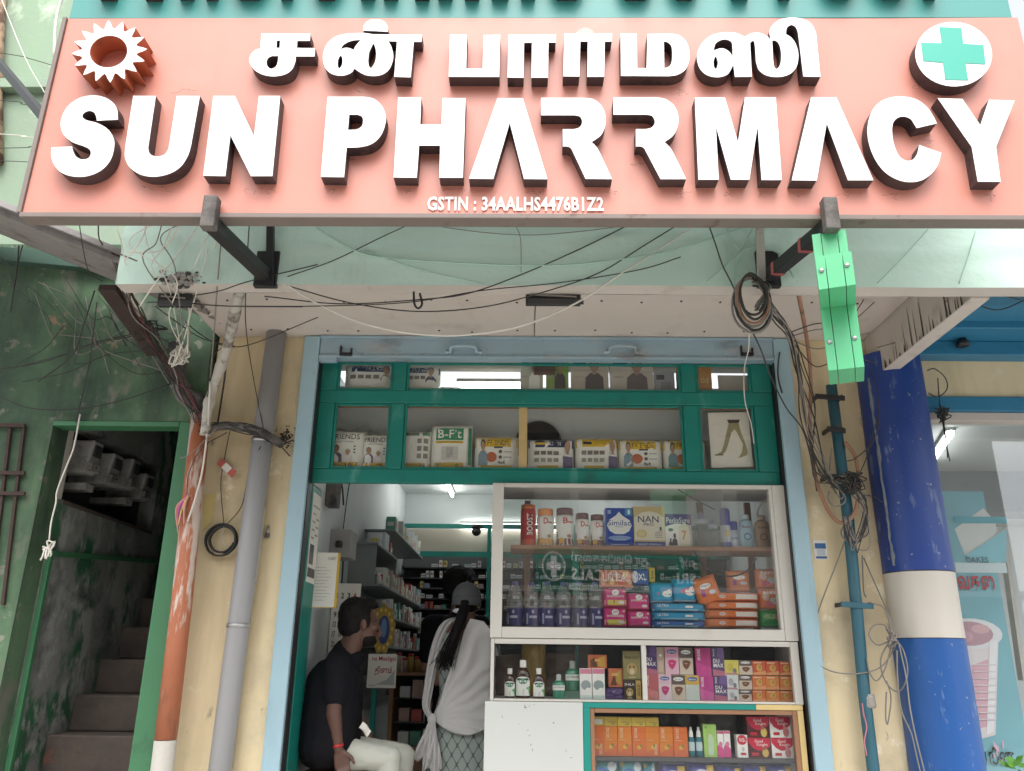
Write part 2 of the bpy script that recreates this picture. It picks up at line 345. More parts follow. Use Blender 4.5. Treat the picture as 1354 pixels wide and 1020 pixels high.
fb.grid(lambda u, v: (-1.80 + 5.6 * u, -1.11, 3.105 + 1.1 * v), 1, 1, M_beam, False, True)
fb.add([(-1.80, -1.2, 3.105), (-1.80, -1.11, 3.105), (-1.80, -1.11, 4.2), (-1.80, -1.2, 4.2)], [(3, 2, 1, 0)], M_mint)
fb.build('canopy_fascia', bld)
for (a, b_) in ((-1.80, .046), (.052, 1.955)):
    B().box(a, b_, -1.108, -.004, 3.345, 3.36, M_soff).build('soffit_panel', bld, bevel=.002)
B().box(-1.80, 4.6, -1.105, .30, 3.375, 3.50, M_beam).build('canopy_slab', bld)
ebm = B().box(1.96, 2.045, -1.107, -.004, 3.095, 3.372, M_beam).build('edge_beam', bld, bevel=.006)
dr = B()
for i in range(34):
    y = -1.05 + 1.0 * (i + rnd.random()) / 34; L = .02 + .24 * rnd.random() ** 2.2 * (1 if y > -.6 else .7); w = .002 + .007 * rnd.random() ** 1.5
    dr.add([(1.957, y - w, 3.096), (1.957, y + w, 3.096), (1.957, y + w * .2, 3.096 + L), (1.957, y - w * .2, 3.096 + L)], [(0, 1, 2, 3), (3, 2, 1, 0)][:1], M_drip)
dr.build('mould_streaks', bld, kind='stuff')
for i in range(16):
    x = -1.6 + i * .22 + rnd.uniform(-.03, .03)
    for yy in (-.12, -.52): B().lathe((x, yy + rnd.uniform(-.02, .02), 3.3405), [(.006, 0), (.006, .005)], M_black, 8).build('screw_head', bld)
# patched, broken plaster along the fascia foot
pb = B()
for i in range(120):
    c = P(240 + rnd.gauss(0, 13), 370 + rnd.gauss(0, 4.5), -1.203); r = rnd.uniform(.003, .011)
    pb.ball(c, r, M_conc if i % 3 else M_drip, 5, rnd.uniform(.6, 1.6), .5, rnd.uniform(.5, 1.2))
pb.build('broken_plaster', bld, kind='stuff')

# ================================================================== shutter housing and its side guides
sh = thing('shutter_housing', (0.1, 0, 3.2), 'pale blue-grey rolling shutter housing with side guide rails over the shop opening', 'shutter')
x0, x1 = -1.283, 1.513
srl = B().box(-1.19, 1.42, -.035, .05, 3.215, 3.338, M_shut); srl = srl.build('bottom_rail', sh, bevel=.004)
B().box(-1.19, 1.42, -.050, -.034, 3.325, 3.341, M_shut).build('top_flange', sh, bevel=.002)
B().box(-1.19, 1.42, -.046, -.034, 3.206, 3.222, M_shut).build('lower_flange', sh, bevel=.002)
for a, b_ in ((x0, -1.192), (1.422, x1)):
    B().box(a, b_, -.045, .06, .45, 3.339, M_bluef).build('guide_rail', sh, bevel=.006)
B().box(-1.20, -1.187, -.02, .058, .45, 3.2, M_black).build('guide_slot', sh)
B().box(1.417, 1.424, -.02, .058, .45, 3.2, M_black).build('guide_slot', sh)
for px in (613, 823):
    c = P(px, 463, -.04); h = B()
    h.tube(curve([c + Vector((-.105, .0, -.012)), c + Vector((-.075, -.003, -.012)), c + Vector((-.06, -.035, .008)), c + Vector((.06, -.035, .008)), c + Vector((.075, -.003, -.012)), c + Vector((.105, 0, -.012))], 4), .011, M_shut, 8)
    h.box(c.x - .13, c.x - .09, -.042, -.034, c.z - .03, c.z + .012, M_shut); h.box(c.x + .09, c.x + .13, -.042, -.034, c.z - .03, c.z + .012, M_shut)
    h.build('pull_handle', srl)
for px in (458, 987):
    c = P(px, 466, -.04); h = B()
    h.box(c.x - .035, c.x + .035, -.06, -.034, c.z - .025, c.z - .008, M_black); h.box(c.x - .035, c.x - .027, -.06, -.034, c.z - .02, c.z + .035, M_black); h.box(c.x + .027, c.x + .035, -.06, -.034, c.z - .02, c.z + .02, M_black)
    h.box(c.x - .05, c.x + .055, -.042, -.034, c.z - .03, c.z + .02, M_shut)
    h.build('lock_hasp', srl, bevel=.001)
for i in range(15):
    x = -1.12 + i * .175
    for z in (3.232, 3.322): B().ball((x, -.036, z), .006, M_shut, 5).build('rivet', srl)
B().box(-1.19, -1.09, -.04, -.0, 3.185, 3.21, M_shut).build('end_bracket', sh, bevel=.003)

# ================================================================== transom cabinet above the doorway
tc = thing('transom_cabinet', (0.1, .06, 2.5), 'teal painted timber display cabinet with six panes above the shop doorway', 'cabinet')
TY0, TY1 = .04, .085
ZT = [2.495, 2.574, 2.960, 3.038, 3.214]
def rail(z0, z1, a=-1.188, b=1.415, n='rail'): B().box(a, b, TY0 + .002, TY1 - .002, z0, z1, M_teal).build(n, tc, bevel=.005)
rail(ZT[0], ZT[1]); rail(ZT[2], ZT[3])
for a, b_ in ((-1.188, -1.095), (-.769, -.692), (.899, .984), (1.303, 1.415)):
    for z0, z1 in ((ZT[1], ZT[2]), (ZT[3], ZT[4])): B().box(a, b_, TY0, TY1, z0 + .001, z1 - .001, M_teal).build('stile', tc, bevel=.005)
for a, b_ in ((-1.095, -.769), (-.692, .899), (.984, 1.303)):
    for z0, z1 in ((ZT[1], ZT[2]), (ZT[3], ZT[4])):
        LASTP = B().box(a + .002, b_ - .002, .066, .070, z0 + .002, z1 - .002, M_glass2); LASTP = LASTP.build('pane', tc)
        pn = LASTP; bd = B()
        for q in ((a + .001, a + .016, z0 + .001, z1 - .001), (b_ - .016, b_ - .001, z0 + .001, z1 - .001)): bd.box(q[0], q[1], TY0 + .010, .064, q[2], q[3], M_teal)
        for q in ((a + .017, b_ - .017, z0 + .001, z0 + .015), (a + .017, b_ - .017, z1 - .015, z1 - .001)): bd.box(q[0], q[1], TY0 + .010, .064, q[2], q[3], M_teal)
        bd.build('glazing_bead', pn, bevel=.002)
TZ2, TZ1 = P(700, 621.5, .12).z, P(700, 517, .13).z
B().box(-1.185, 1.41, .088, .285, TZ2 - .014, TZ2, M_inbeige).build('shelf', tc)
sf = B(); sf.box(-1.185, 1.41, .090, .285, TZ1 - .02, TZ1, M_inbeige); sf.build('shelf', tc); B().box(-1.185, 1.41, .0875, .0895, TZ1 - .125, TZ1 - .021, M_brownw).build('shelf_edge', tc)
B().box(-1.185, 1.41, .286, .294, TZ2 - .014, TZ1 - .021, M_inwall).build('back_panel', tc)
B().box(-1.215, -1.19, .09, .375, 2.5, 3.33, M_inwall).build('side_panel', tc)
B().box(1.415, 1.44, .09, .375, 2.5, 3.33, M_inbeige).build('side_panel', tc)
ym = ink((.66, .48, .22)); r_ = RC(686, 536, 697, 622, .075); B().box(r_[0], r_[1], .074, .086, ZT[1] + .003, ZT[2] - .003, ym).build('yellow_divider', tc)
# disc behind row two: solid shape standing in for a dark round reflection
c = P(712, 588, .27); fan = B(); fan.lathe((0, 0, 0), [(.001, 0), (.10, .0), (.135, .01), (.14, .03), (.12, .04)], M_black, 28)
fan.v = [(c.x + v[0], .2855 - v[2], c.z + v[1]) for v in fan.v]; fan.build('reflection_disc', None, 'dark round disc standing in for a reflection behind the yellow divider of the transom', 'reflection')

# teal door reveal on the left with its door leaf edge
B().box(-1.219, -1.188, .086, .30, .45, 2.49, M_teal).build('door_reveal', bld, bevel=.003)
B().box(1.44, 1.50, .07, .30, .45, 3.3, M_teal).build('door_reveal', bld, bevel=.003)

# ================================================================== sign
sg = thing('shop_sign', (0, -1.72, 3.13), 'large salmon pink sign board with raised white bilingual lettering and a sun emblem', 'sign')
SY = -1.75
SX0, SX1, SZ0, SZ1 = -1.89, 1.975, 3.128, 4.04
def sag(u, v):
    x = SX0 + (SX1 - SX0) * u; z = SZ0 + (SZ1 - SZ0) * v
    return (x, SY - .004 * mnoise.noise((x * 1.1, z * 1.6, 2)), z)
sb = B(); sb.grid(sag, 60, 16, M_salmon); sb.box(SX0, SX1, SY + .012, SY + .045, SZ0, SZ1, M_lip); sb.build('panel', sg)
B().box(SX0 - .004, SX1 + .004, SY - .012, SY + .055, SZ0 - .022, SZ0 - .001, M_lip).build('bottom_frame', sg, bevel=.003)
B().box(SX0 - .018, SX0 - .002, SY - .010, SY + .05, SZ0, SZ1, M_lip).build('side_frame', sg)
LY = SY - .055
def letter(loops, ox, oy, sc, y0=SY - .001, y1=LY, side=None, face=None, name='letter'):
    W2 = []
    for lp in loops:
        o = outline(lp); W2.append([((lambda w: (w.x, w.z))(P(ox + p.x / sc, oy + p.y / sc, y1))) for p in o])
    dp = abs(y0 - y1); vs, fs, ns = fill2d(W2, dp); b = B(); yc = (y0 + y1) / 2
    w = [(v.x, yc - v.z, v.y) for v in vs]
    b.add(w, [f for f, n in zip(fs, ns) if n > .5], face or M_letter); b.v = []; bb = B()
    bb.v = list(w); bb.mats = [face or M_letter, side or M_lside]
    for f, n in zip(fs, ns): bb.f.append(list(f)); bb.m.append(0 if n > .5 else 1); bb.sm.append(False)
    return bb.build(name, sg)
z1 = (60, 110, 4.231)
letter([[(406, 205), (402, 150, 1), (378, 110, 1), (330, 80, 1), (265, 69, 1), (190, 84, 1), (125, 130, 1), (92, 190, 1), (86, 240, 1), (102, 288, 1), (150, 330, 1), (210, 352, 1), (246, 370, 1), (254, 395, 1), (240, 420, 1), (205, 427, 1), (170, 410, 1), (153, 375, 1), (150, 355), (35, 360), (32, 400, 1), (45, 450, 1), (85, 498, 1), (150, 522, 1), (230, 522, 1), (310, 490, 1), (365, 430, 1), (386, 350, 1), (378, 300, 1), (345, 255, 1), (290, 224, 1), (228, 207, 1), (207, 187, 1), (220, 165, 1), (250, 156, 1), (275, 168, 1), (286, 195, 1), (287, 211)]], *z1)
letter([[(492, 72), (618, 72), (575, 362), (580, 388, 1), (598, 406, 1), (630, 410, 1), (665, 400, 1), (686, 372, 1), (693, 345), (735, 72), (865, 72), (815, 350), (798, 405, 1), (760, 465, 1), (700, 505, 1), (620, 524, 1), (540, 515, 1), (475, 475, 1), (446, 420, 1), (446, 362)]], *z1)
letter([[(940, 72), (1060, 72), (1167, 297), (1195, 72), (1314, 72), (1270, 521), (1150, 521), (1035, 292), (1007, 521), (883, 519)]], *z1)
z2 = (410, 110, 4.231)
letter([[(98, 77), (300, 77), (355, 88, 1), (400, 125, 1), (424, 185, 1), (418, 240, 1), (395, 295, 1), (350, 338, 1), (285, 358, 1), (205, 362), (190, 527), (60, 525)], [(219, 177), (265, 177), (290, 188, 1), (297, 213, 1), (287, 245, 1), (258, 261), (212, 262)]], *z2)
letter([[(493, 80), (622, 80), (616, 231), (734, 232), (742, 84), (870, 85), (855, 530), (723, 530), (727, 350), (610, 350), (597, 530), (467, 528)]], *z2)
letter([[(1048, 85), (1190, 85), (1328, 538), (1197, 537), (1117, 222), (1025, 537), (889, 535)]], *z2)
z3 = (700, 110, 5.208)
letter([[(80, 102), (370, 102), (440, 112, 1), (495, 155, 1), (524, 225, 1), (520, 300, 1), (490, 362, 1), (428, 407), (462, 440, 1), (492, 495, 1), (570, 662), (387, 660), (303, 482, 1), (287, 452, 1), (265, 438, 1), (230, 437), (230, 318), (305, 318), (340, 308, 1), (360, 285, 1), (362, 255, 1), (345, 230, 1), (310, 222), (80, 222)]], *z3)
letter([[(578, 98), (870, 98), (940, 112, 1), (1000, 160, 1), (1026, 230, 1), (1020, 300, 1), (990, 362, 1), (930, 407), (967, 442, 1), (998, 495, 1), (1080, 662), (903, 662), (808, 482, 1), (790, 450, 1), (765, 437, 1), (733, 437), (733, 317), (805, 317), (840, 307, 1), (862, 280, 1), (860, 250, 1), (842, 226, 1), (805, 218), (578, 218)]], *z3)
z4 = (900, 110, 5.208)
letter([[(97, 100), (305, 100), (395, 408), (443, 99), (655, 99), (697, 668), (557, 668), (530, 297), (473, 666), (345, 666), (243, 297), (262, 666), (122, 666)]], *z4)
letter([[(898, 98), (1073, 98), (1328, 670), (1152, 670), (1006, 277), (937, 672), (765, 670)]], *z4)
z5 = (1100, 110, 5.331)
letter([[(740, 285), (710, 225, 1), (665, 165, 1), (600, 118, 1), (520, 97, 1), (440, 97, 1), (360, 120, 1), (300, 170, 1), (265, 240, 1), (250, 330, 1), (262, 430, 1), (300, 530, 1), (360, 615, 1), (440, 672, 1), (530, 698, 1), (620, 690, 1), (690, 650, 1), (745, 580, 1), (772, 493), (615, 437), (600, 500, 1), (570, 540, 1), (525, 547, 1), (475, 515, 1), (440, 440, 1), (425, 350, 1), (432, 280, 1), (465, 245, 1), (510, 237, 1), (555, 255, 1), (580, 290, 1), (597, 318)]], *z5, y1=LY - .0008)
letter([[(745, 107), (920, 112), (1046, 297), (1107, 118), (1288, 123), (1157, 450), (1190, 697), (1028, 695), (985, 450)]], *z5)
z6 = (320, 20, 5.416)
letter([[(140, 132), (490, 135), (486, 185), (396, 186), (393, 236), (524, 238), (520, 297), (386, 297), (380, 340, 1), (358, 390, 1), (310, 425, 1), (230, 440, 1), (150, 428, 1), (85, 390, 1), (53, 335, 1), (62, 285, 1), (95, 250, 1), (130, 240)], [(250, 183), (273, 183), (270, 236), (246, 236)], [(260, 294), (255, 340, 1), (240, 372, 1), (210, 385, 1), (185, 370, 1), (175, 340, 1), (188, 308, 1), (215, 294)]], *z6)
letter([[(1290, 142), (1285, 193), (1230, 193), (1208, 447), (1090, 443), (1110, 190), (1047, 188), (1068, 225, 1), (1083, 285, 1), (1075, 345, 1), (1045, 400, 1), (990, 432, 1), (920, 437, 1), (860, 420, 1), (805, 383), (780, 415, 1), (720, 435, 1), (650, 425, 1), (600, 385, 1), (580, 320, 1), (585, 260, 1), (610, 205, 1), (660, 160, 1), (730, 137, 1), (820, 130, 1), (890, 131, 1), (940, 138)],
        [(852, 178), (815, 220, 1), (800, 250), (770, 238, 1), (740, 235, 1), (705, 245), (732, 210, 1), (785, 185, 1)], [(707, 290, 1), (720, 320, 1), (715, 360, 1), (697, 382, 1), (686, 365, 1), (688, 320, 1)], [(943, 207, 1), (960, 260, 1), (955, 330, 1), (925, 380, 1), (905, 350, 1), (908, 280, 1), (925, 235, 1)]], *z6)
letter([[(868, 112), (872, 75, 1), (905, 40, 1), (955, 30, 1), (1010, 42, 1), (1043, 80, 1), (1045, 120)]], *z6)
z7 = (580, 20, 5.416)
letter([[(82, 142), (203, 142), (197, 384), (315, 384), (323, 144), (441, 142), (434, 444), (72, 443)]], *z7)
letter([[(500, 142), (840, 140), (838, 198), (787, 198), (783, 449), (665, 449), (668, 198), (612, 200), (608, 450), (493, 448)]], *z7)
letter([[(900, 134), (1242, 132), (1240, 190), (1190, 191), (1185, 443), (1065, 443), (1068, 190), (1015, 190), (1008, 441), (892, 440)]], *z7)
letter([[(975, 140), (1005, 105, 1), (1050, 90, 1), (1095, 105, 1), (1120, 140)]], *z7, y1=SY - .012, face=ink((.42, .42, .40), .6))
z8 = (800, 20, 4.368)
letter([[(90, 107), (183, 108), (186, 307), (240, 307), (245, 110), (380, 108), (430, 118, 1), (470, 155, 1), (488, 215, 1), (485, 265, 1), (465, 315, 1), (420, 345, 1), (370, 354), (92, 352)], [(340, 153), (365, 160, 1), (385, 185, 1), (388, 230, 1), (385, 270, 1), (370, 298, 1), (342, 308)]], *z8)
letter([[(530, 250, 1), (540, 200, 1), (570, 150, 1), (620, 115, 1), (690, 100, 1), (760, 105, 1), (808, 127), (840, 107, 1), (890, 103, 1), (935, 122, 1), (957, 145), (950, 95, 1), (970, 55, 1), (1015, 25, 1), (1080, 15, 1), (1150, 25, 1), (1195, 55, 1), (1218, 100), (1245, 358), (1145, 355), (1118, 130), (1113, 98, 1), (1100, 70, 1), (1075, 58, 1), (1050, 75, 1), (1045, 110), (1085, 140, 1), (1110, 190, 1), (1117, 245, 1), (1105, 300, 1), (1070, 340, 1), (1010, 358, 1), (940, 352, 1), (890, 320, 1), (872, 270), (864, 165, 1), (850, 151, 1), (838, 162), (848, 357), (750, 358), (741, 285), (732, 305, 1), (705, 345, 1), (650, 360, 1), (590, 348, 1), (548, 310, 1)],
        [(628, 205), (637, 168, 1), (665, 147, 1), (700, 142, 1), (728, 155, 1), (736, 180, 1), (737, 240), (715, 210, 1), (675, 192, 1)], [(640, 240, 1), (652, 275, 1), (643, 310, 1), (630, 300, 1), (627, 265, 1)], [(965, 147), (987, 150, 1), (1006, 172, 1), (1017, 220, 1), (1013, 282, 1), (992, 312, 1), (976, 295, 1), (971, 250)]], *z8)
cw = B()
for (px, py) in ((190, 247), (215, 246), (330, 250), (355, 249), (440, 249), (468, 205), (540, 250), (600, 250), (700, 252), (720, 250), (758, 210), (845, 215), (805, 252), (910, 253), (960, 254), (1008, 255), (1060, 256), (1110, 256), (1180, 257), (1225, 185), (1305, 257), (1295, 190), (250, 118), (470, 118), (900, 118), (1220, 110)):
    for k in range(2):
        q = Vector((px, py)); pts_ = [P(q.x + rnd.gauss(0, 3), q.y + 1, SY - .03)]
        for _ in range(4): q = q + Vector((rnd.gauss(0, 4), rnd.uniform(-1, 4))); pts_.append(P(q.x, q.y, SY - rnd.uniform(.008, .035)))
        cw.tube(curve(pts_, 3), .0005, M_drip, 4)
cw.build('cobwebs', sg, kind='stuff')
# sun emblem: toothed ring
zA = (0, 0, 2.821); ring = []; hole = []
for i in range(16):
    for f, rr in ((0, 1.0), (.16, .90), (.34, .77), (.5, .72), (.66, .77), (.84, .90)):
        a = 2 * math.pi * (i + f + .12) / 16; ring.append((408 + 141 * rr * math.cos(a) + 10 * rr * math.sin(a), 192 + 116 * rr * math.sin(a) - 14 * rr * math.cos(a)))
for i in range(30):
    a = 2 * math.pi * i / 30; hole.append((405 + 70 * math.cos(a) + 5 * math.sin(a), 193 + 59 * math.sin(a) - 8 * math.cos(a)))
letter([ring, hole], *zA, y1=SY - .085, side=M_gside, name='sun_emblem')
disc = []
zB = (870, 0, 2.798)
for i in range(44):
    a = 2 * math.pi * i / 44; disc.append((1094 + 142 * math.cos(a) - 8 * math.sin(a), 201 + 119 * math.sin(a) + 9 * math.cos(a)))
dk = letter([disc], *zB, name='cross_disc')
M_cross = mat('green_cross_vinyl', (.03, .36, .27), .4, .05, 3)
letter([[(1042, 100), (1123, 104), (1130, 162), (1205, 167), (1212, 238), (1138, 234), (1148, 297), (1063, 295), (1055, 232), (982, 226), (974, 158), (1050, 160)]], *zB, y0=LY - .0005, y1=LY - .002, side=M_cross, face=M_cross, name='green_cross_print')
pts, fs = text2d('GSTIN : 34AALHS4476B1Z2', .026)
a, b_, c0, d0 = RC(565, 260, 798, 279, SY - .006)
B().add([(a + (b_ - a) * x, SY - .006, c0 + (d0 - c0) * y) for x, y in pts], fs, ink((.83, .80, .76))).build('tax_number_lettering', sg)
# upper teal board (only its foot is in the picture)
ts = thing('upper_sign', (0, -1.72, 4.05), 'teal sign board above the salmon board with dark raised letter feet', 'sign')
B().box(SX0 + .002, SX1 - .02, SY + .002, SY + .045, SZ1 + .004, SZ1 + .75, M_signteal).build('panel', ts)
rr = random.Random(5); x = SX0 + .12
while x < SX1 - .35:
    w = rr.choice((.05, .06, .14, .16, .07))
    b = B(); z0 = SZ1 + .092 + rr.uniform(-.004, .004)
    if w > .1:
        prof = [(x, z0 + .16), (x + .01, z0 + .05), (x + .04, z0), (x + w - .04, z0), (x + w - .01, z0 + .05), (x + w, z0 + .16), (x + w, z0 + .36), (x, z0 + .36)]
    else: prof = [(x, z0), (x + w, z0), (x + w, z0 + .36), (x, z0 + .36)]
    b.prism(prof, SY - .06, SY + .001, M_lside); b.build('letter', ts)
    x += w + rr.choice((.035, .05, .12, .07))
# sign brackets
def bracket(px, py, px2, py2, label, tape=None, yb=-1.205):
    a = P(px, py, SY - .03); b_ = P(px2, py2, yb); t = thing('sign_bracket', (a.x, -1.5, 3.08), label, 'bracket', 'black bars carrying the sign')
    a2 = Vector((a.x, SY - .03, SZ0 - .055)); br = B().bar(a2, b_, .05, .05, M_black).build('bar', t, bevel=.003)
    B().box(a.x - .026, a.x + .026, SY - .058, SY - .014, SZ0 - .085, SZ0 + .045, M_grime).build('end_plate', t, bevel=.004)
    for k in (tape or ()):
        c = a2.lerp(b_, k); d = (b_ - a2).normalized(); B().bar(c - d * .012, c + d * .012, .053, .053, ink((.42, .10, .10))).build('red_tape', br)
    B().box(b_.x - .05, b_.x + .05, yb - .012, yb + .02, b_.z - .05, b_.z + .12, M_black).build('wall_plate', t, bevel=.003)
bracket(280, 278, 352, 366, 'black square bar holding the sign near the white conduit')
bracket(1097, 288, 1016, 366, 'black square bar with red tape bands holding the sign above the cable coil', (.36, .82))
# rear strut seen left of the sign
B().bar(P(-12, 70, -1.0), P(62, 160, -1.69), .035, .035, M_black).build('sign_strut', None, 'dark steel strut behind the left end of the salmon sign', 'strut', bevel=.003)
# ================================================================== green cross box hung edge-on
gx = P(1113, 340, -1.9)
M_gc = mat('bright_green_acrylic', (.10, .46, .22), .35, .04, 3)
M_gcd = mat('green_box_gap', (.01, .10, .04), .6)
cr = thing('cross_lightbox', (1.13, -1.78, 2.53), 'bright green three-dimensional pharmacy cross box hanging edge-on below the sign', 'sign')
yA, yB2, yC, yD = -1.93, -1.765, -1.605, -1.44      # arm front, stem front, stem back, arm back
zc = P(1115, 377, yA).z; zt = P(1113, 333, yA).z; zb = P(1120, 487, yB2).z; ztop = P(1105, 306, yB2).z
th = R(-21); cxr, cyr = P(1115, 380, -1.9).x + .062, -1.685; wX = .118
def rotc(x, y, z): return (cxr + x * math.cos(th) - y * math.sin(th), cyr + x * math.sin(th) + y * math.cos(th), z)
n3 = [-wX / 2, -wX / 2 + wX * .27, -wX / 2 + wX * .74, wX / 2]; hA, hS = .245, .08
pl = [(-hS, zb), (hS, zb), (hS, zc), (hA, zc), (hA, zt), (hS, zt), (hS, ztop), (-hS, ztop), (-hS, zt), (-hA, zt), (-hA, zc), (-hS, zc)]
for i in range(3):
    vs, fs, ns = fill2d([pl], n3[i + 1] - n3[i] - .0024); xc = (n3[i] + n3[i + 1]) / 2
    b = B(); b.add([rotc(xc + v.z, v.x, v.y) for v in vs], fs, M_gc); b.build('side_shell' if i != 1 else 'middle_band', cr, bevel=.0015)
for sx, zz, yy in ((-.36, zt - .055, -hA), (.33, zt - .05, -hA), (-.36, zb + .105, -hS), (.33, zb + .108, -hS), (.33, zt + .012, -hS)):
    s_ = B(); s_.lathe((0, 0, 0), [(.009, 0), (.008, .003), (.003, .005)], M_galv, 10); s_.v = [rotc(sx * wX + v[0], yy - v[2] - .001, zz + v[1]) for v in s_.v]; s_.build('screw', cr)
B().bar((cxr, cyr, ztop + .001), (cxr, cyr, SZ0 - .03), .025, .025, M_black).build('hanger', cr)

# ================================================================== green stair building on the left
gb = thing('stair_building', (-2.6, .4, 0), 'weathered green building with a dark stair doorway and pale green upper storey', 'building')
OX0, OX1, OZ = -2.64, -1.925, 2.81
B().box(-6.0, OX0, -.06, .10, .0, 3.92, M_greenw).build('front_wall', gb)
B().box(OX0 + .001, -1.812, -.061, .10, OZ, 3.92, M_greenw).build('lintel_wall', gb)
B().box(OX1, -1.812, -.072, .06, .0, OZ - .001, M_greenj).build('door_jamb', gb, bevel=.008)
B().box(OX0 + .002, OX1 - .002, -.068, .04, OZ - .03, OZ - .002, M_greenj).build('door_head', gb, bevel=.004)
B().box(-6.0, -1.84, .05, .25, 3.925, 6.5, M_pale).build('upper_wall', gb)
B().box(-6.0, -1.84, -.02, .049, P(30, 118, 0).z, P(30, 106, 0).z, M_pale).build('ledge', gb, bevel=.004)
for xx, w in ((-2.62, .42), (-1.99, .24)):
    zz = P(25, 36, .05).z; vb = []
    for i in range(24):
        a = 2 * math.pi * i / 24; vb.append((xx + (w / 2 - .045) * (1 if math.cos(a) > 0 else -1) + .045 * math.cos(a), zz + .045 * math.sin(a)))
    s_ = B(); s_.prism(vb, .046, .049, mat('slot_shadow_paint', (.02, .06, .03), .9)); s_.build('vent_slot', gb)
# stairwell
B().box(OX0 - .11, OX0 + -.001, .101, 3.6, .0, 2.405, M_peel).build('stair_wall', gb)
B().box(OX0 - .11, OX0 - .001, 1.33, 3.6, 2.406, 3.4, M_peel).build('stair_wall', gb)
B().box(OX0 - .11, OX0 - .001, .101, 1.329, 2.86, 3.4, M_peel).build('stair_wall', gb)
B().box(OX0 - .11, OX0 - .001, .101, .16, 2.406, 2.859, M_beam).build('niche_cheek', gb)
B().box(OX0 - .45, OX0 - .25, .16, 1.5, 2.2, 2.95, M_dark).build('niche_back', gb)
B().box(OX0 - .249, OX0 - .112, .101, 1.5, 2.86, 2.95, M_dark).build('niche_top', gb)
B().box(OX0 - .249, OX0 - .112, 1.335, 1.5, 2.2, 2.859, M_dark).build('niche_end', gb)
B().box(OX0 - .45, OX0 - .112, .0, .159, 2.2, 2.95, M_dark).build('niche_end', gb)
B().box(OX0 - .249, OX0 + .012, .161, 1.328, 2.385, 2.4045, M_step).build('niche_sill', gb)
B().box(-1.86, -1.812, .101, 3.6, .0, 3.4, M_peel).build('stair_wall', gb)
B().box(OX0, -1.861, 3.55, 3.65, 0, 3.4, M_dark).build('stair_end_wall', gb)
B().box(OX0, -1.861, .101, 3.55, 3.30, 3.4, M_peel).build('stair_soffit', gb)
stair = thing('stairs', (-2.25, .5, 0), 'grimy stone steps climbing inside the green doorway', 'stairs')
for i in range(-4, 11):
    y = .45 + .225 * (i - 1 + .0); z = 1.15 + .2 * (i - 1)
    if y < .06: y0_ = .06 - .0
    B().box(OX0 + .001, -1.862, max(y, .02), max(y, .02) + .245 if i > -2 else .3, z - .2 + .001 if i > -4 else 0, z, M_step).build('step', stair, bevel=.012) if y > -.1 else None
B().box(OX0 + .001, -1.862, .05, .2245, 0, .949, M_step).build('step', stair, bevel=.012)
# handrail groove / moulding strip on the stair wall
B().bar((OX0 + .012, .13, 2.10), (OX0 + .012, 1.55, 2.22), .03, .03, M_greenj, ).build('wall_moulding', gb, bevel=.004)
B().bar((OX0 + .012, .13, 2.09), (OX0 + .012, .13, 0.9), .03, .03, M_greenj, (0, 1, 0)).build('wall_moulding', gb, bevel=.004)
# electricity meters on the niche back
M_meter = mat('grey_meter_plastic', (.40, .39, .37), .55, .12, 8, layers=(((.16, .15, .13), 6, .58, .75, None),))
def meter(px, py, h, w, label, tilt=0):
    c = Q(px, py, OX0 - .02); t = thing('electricity_meter', (OX0 - .2, c.y, c.z - h / 2), label, 'meter', 'electricity meters in the stair niche')
    b = B(); x0, x1 = OX0 - .248, OX0 + .03
    b.hexa([(x0, c.y - w / 2, c.z - h / 2), (x1 - .03, c.y - w / 2, c.z - h / 2), (x1 - .03, c.y + w / 2, c.z - h / 2), (x0, c.y + w / 2, c.z - h / 2), (x0, c.y - w / 2, c.z + h / 2), (x1, c.y - w / 2, c.z + h / 2), (x1, c.y + w / 2, c.z + h / 2), (x0, c.y + w / 2, c.z + h / 2)], M_meter)
    t = b.build('case', t, bevel=.012)
    B().box(x1 - .015, x1 + .004, c.y - w * .32, c.y + w * .32, c.z + h * .02, c.z + h * .36, M_dark).build('display_window', t, bevel=.003)
    B().box(x1 - .03, x1 + .002, c.y - w * .42, c.y + w * .42, c.z - h * .44, c.z - h * .18, M_meter).build('terminal_cover', t, bevel=.006)
    B().lathe((x1 + .002, c.y, c.z - h * .3), [(.008, -.004), (.008, .004)], M_dark, 8).build('seal_screw', t)
for a in ((118, 606, .20, .12, 'front grey electricity meter with dark window in the stair niche'), (145, 622, .20, .13, 'second grey electricity meter beside the front one in the niche'), (170, 628, .20, .12, 'third grey electricity meter deep in the stair niche'), (188, 645, .18, .12, 'rearmost grey electricity meter at the niche end')): meter(*a)
for px, py in ((112, 645), (165, 664)):
    c = Q(px, py, OX0 - .03); B().box(OX0 - .245, OX0 - .0, c.y - .05, c.y + .05, c.z - .022, c.z + .022, M_meter).build('meter_fuse', None, 'small grey fuse block under the electricity meters', 'fuse', 'fuse blocks under the meters', bevel=.006)
# window grill at far left
wg = thing('window_grill', (-2.86, -.08, 2.0), 'dark steel window grill on the green wall left of the stair doorway', 'grill')
for px in (12, 30): B().bar(P(px + 2, 562, -.075), P(px - 26, 800, -.075), .016, .016, M_rustb).build('bar', wg)
for y in (562, 625, 652): B().bar(P(-30, y, -.085), P(33, y + 1, -.085), .016, .02, M_rustb).build('bar', wg)
